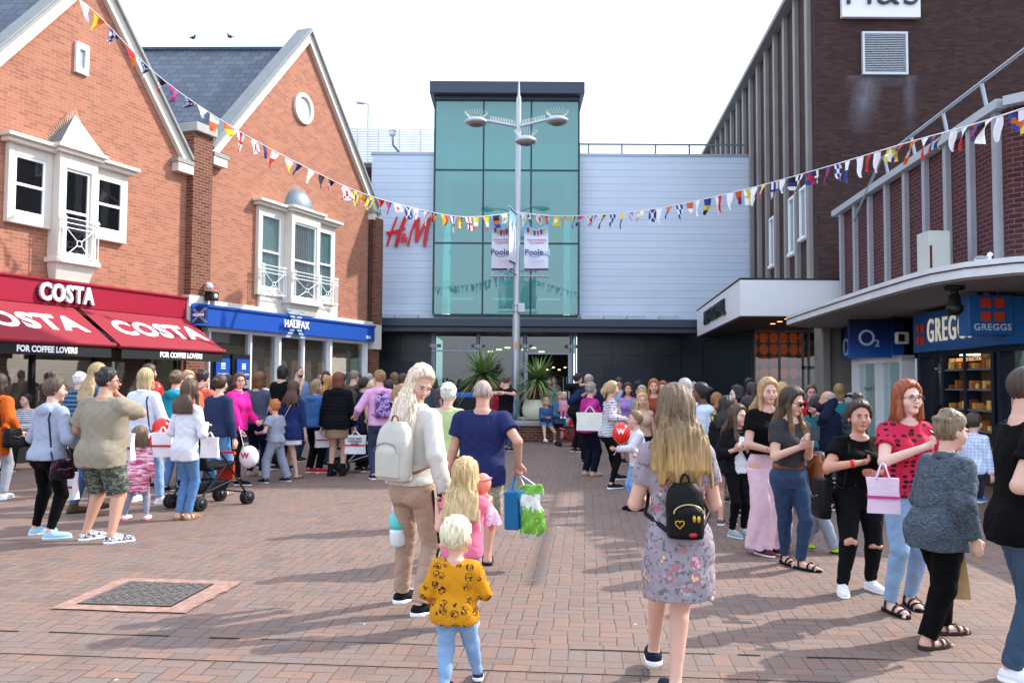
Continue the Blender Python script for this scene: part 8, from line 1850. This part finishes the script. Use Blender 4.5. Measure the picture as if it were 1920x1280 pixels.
bg('dark haired person in hat behind the ginger woman', 1196, 18.6, 713, 30, hair=('short', '#181416'), shirt=('jacket', '#22242c'), legs=DK, shoes=SH)
bg('fair woman half hidden between lilac top and ginger hair', 1204, 17.0, 722, 195, hair=('mid', '#b0a080', .2), shirt=('tee', '#8c8c84'), legs=J, shoes=SH)
bg('auburn haired person just left of the floral dress', 1244, 15.4, 714, 200, hair=('bob', '#8c4c30', .18), shirt=('tee', '#6a3038'), legs=J, shoes=SH)
bg('woman with long grey hair in pale blouse beyond the floral dress', 1282, 11.8, 709, 30, w=1.05, hair=('bob', '#a5a29c', .24), shirt=('shirt', '#c8d0dc'), legs=DK, shoes=SH)
bg('person with thick grey hair right of the floral dress head', 1299, 13.6, 716, 20, sex='m', hair=('short', '#8e8a86'), shirt=('jacket', '#5c6470'), legs=DK, shoes=SH)
bg('child in yellow top with fair ponytail behind the denim jacket', 1344, 12.6, 736, 10, hair=('pony', '#8a5a30', .2), shirt=('tee', '#e0c020'), legs=J, shoes=SH)
bg('pale girl with black fringe in black coat facing left', 1388, 11.8, 722, -95, hair=('mid', '#101012', .14), shirt=('jacket', '#15161a'), legs=DK, shoes=SH, skin='pale')
bg('girl with dark ponytail in white top seen from behind', 1412, 12.2, 717, 10, hair=('pony', '#231a18', .28), shirt=('tee', '#dcd6da'), legs=J, shoes=SH)
bg('dark haired woman in black coat directly behind the girl in the cardigan', 1402, 10.6, 742, 20, hair=('mid', '#0f0e10', .2), shirt=('jacket', '#101116'), legs=DK, shoes=SH)
bg('person with light brown curls left of the tall blonde woman', 1428, 13.4, 727, 30, hair=('curly', '#7c6248'), shirt=('jumper', '#54443c'), legs=J, shoes=SH)
bg('far person with dark curls near the food hall window', 1404, 16.4, 709, 180, hair=('curly', '#1c1818'), shirt=('tee', '#24242c'), legs=DK, shoes=SH, skin='brown')
bg('ginger haired person just behind the tall blonde woman', 1466, 11.6, 716, 20, hair=('bob', '#b08650', .2), shirt=('tee', '#3c5c9c'), legs=J, shoes=SH)
bg('woman with glasses in red coat by the food hall doors', 1520, 14.6, 721, 188, hair=('pony', '#5c4434', .15), shirt=('jacket', '#b0141c'), legs=DK, shoes=SH, glasses='clear')
bg('girl with dark hair in teal t-shirt lifting her hand', 1526, 12.6, 743, 60, hair=('pony', '#1e1614', .2), shirt=('tee', '#2c7078'), legs=J, shoes=SH, arms=(None, ('px', 1536, 765, -.1, 'hold')))
bg('balding older man in navy anorak facing left', 1558, 11.2, 733, -50, sex='m', w=1.16, skin='mid', hair=('balding', '#8c8074'), shirt=('jacket', '#141a2e'), legs=('trousers', '#14161e'), shoes=SH, arms=(('px', 1532, 768, .1, 'hold'), None))
bg('woman with light brown hair in teal sleeveless top by the concrete pillar', 1574, 14.2, 719, 25, hair=('mid', '#84663f', .2), shirt=('tank', '#1f7078'), legs=J, shoes=SH)
cp_ = bg('man in flat cap and dark patterned jacket left of the top bun', 1594, 12.4, 737, 60, sex='m', hair=('short', '#9a948c'), shirt=('jacket', '#2c343c', 'camo', {'c2': '#1c2228', 'c3': '#4c565c'}), legs=DK, shoes=SH)
to_obj('flat_cap', *surf([ell(cp_['hp'](0, -.01, .085), (.098, .115, .045)), ell(cp_['hp'](0, .085, .075), (.06, .05, .015))], .013), cloth('#15181e'), cp_['root'])
bg('child in pale blue checked shirt behind the elderly woman', 1822, 10.2, 772, 60, sex='m', hair=('short', '#3a2c22'), shirt=('shirt', '#a8bcdc', 'check', {'c2': '#dfe6f2'}), legs=J, shoes=('shoe', '#4c7cb8', '#ececf0'), feet_pos=((-.05, 0, 0), ('px', 1838, 966)))
bg('seated woman in striped top at the cafe table', 52, 15.6, 722, 190, hair=('short', '#1c1614'), shirt=('long', '#e0e0e4', 'stripes_plain', {'c2': '#1c2030'}), legs=DK, shoes=SH, pz=.36, H=1.62, X=None, feet_pos=((-.05, .26, 0), (.05, .26, 0)), kneeh=(0, 1, .6), arms=((-.08, .2, .64, 'hold'), (.08, .2, .62, 'hold')))
bg('shopper with shaved dark hair inside the bakery door', 1775, 15.2, 728, 60, sex='m', hair=('short', '#14100e'), shirt=('jacket', '#141418'), legs=DK, shoes=SH)
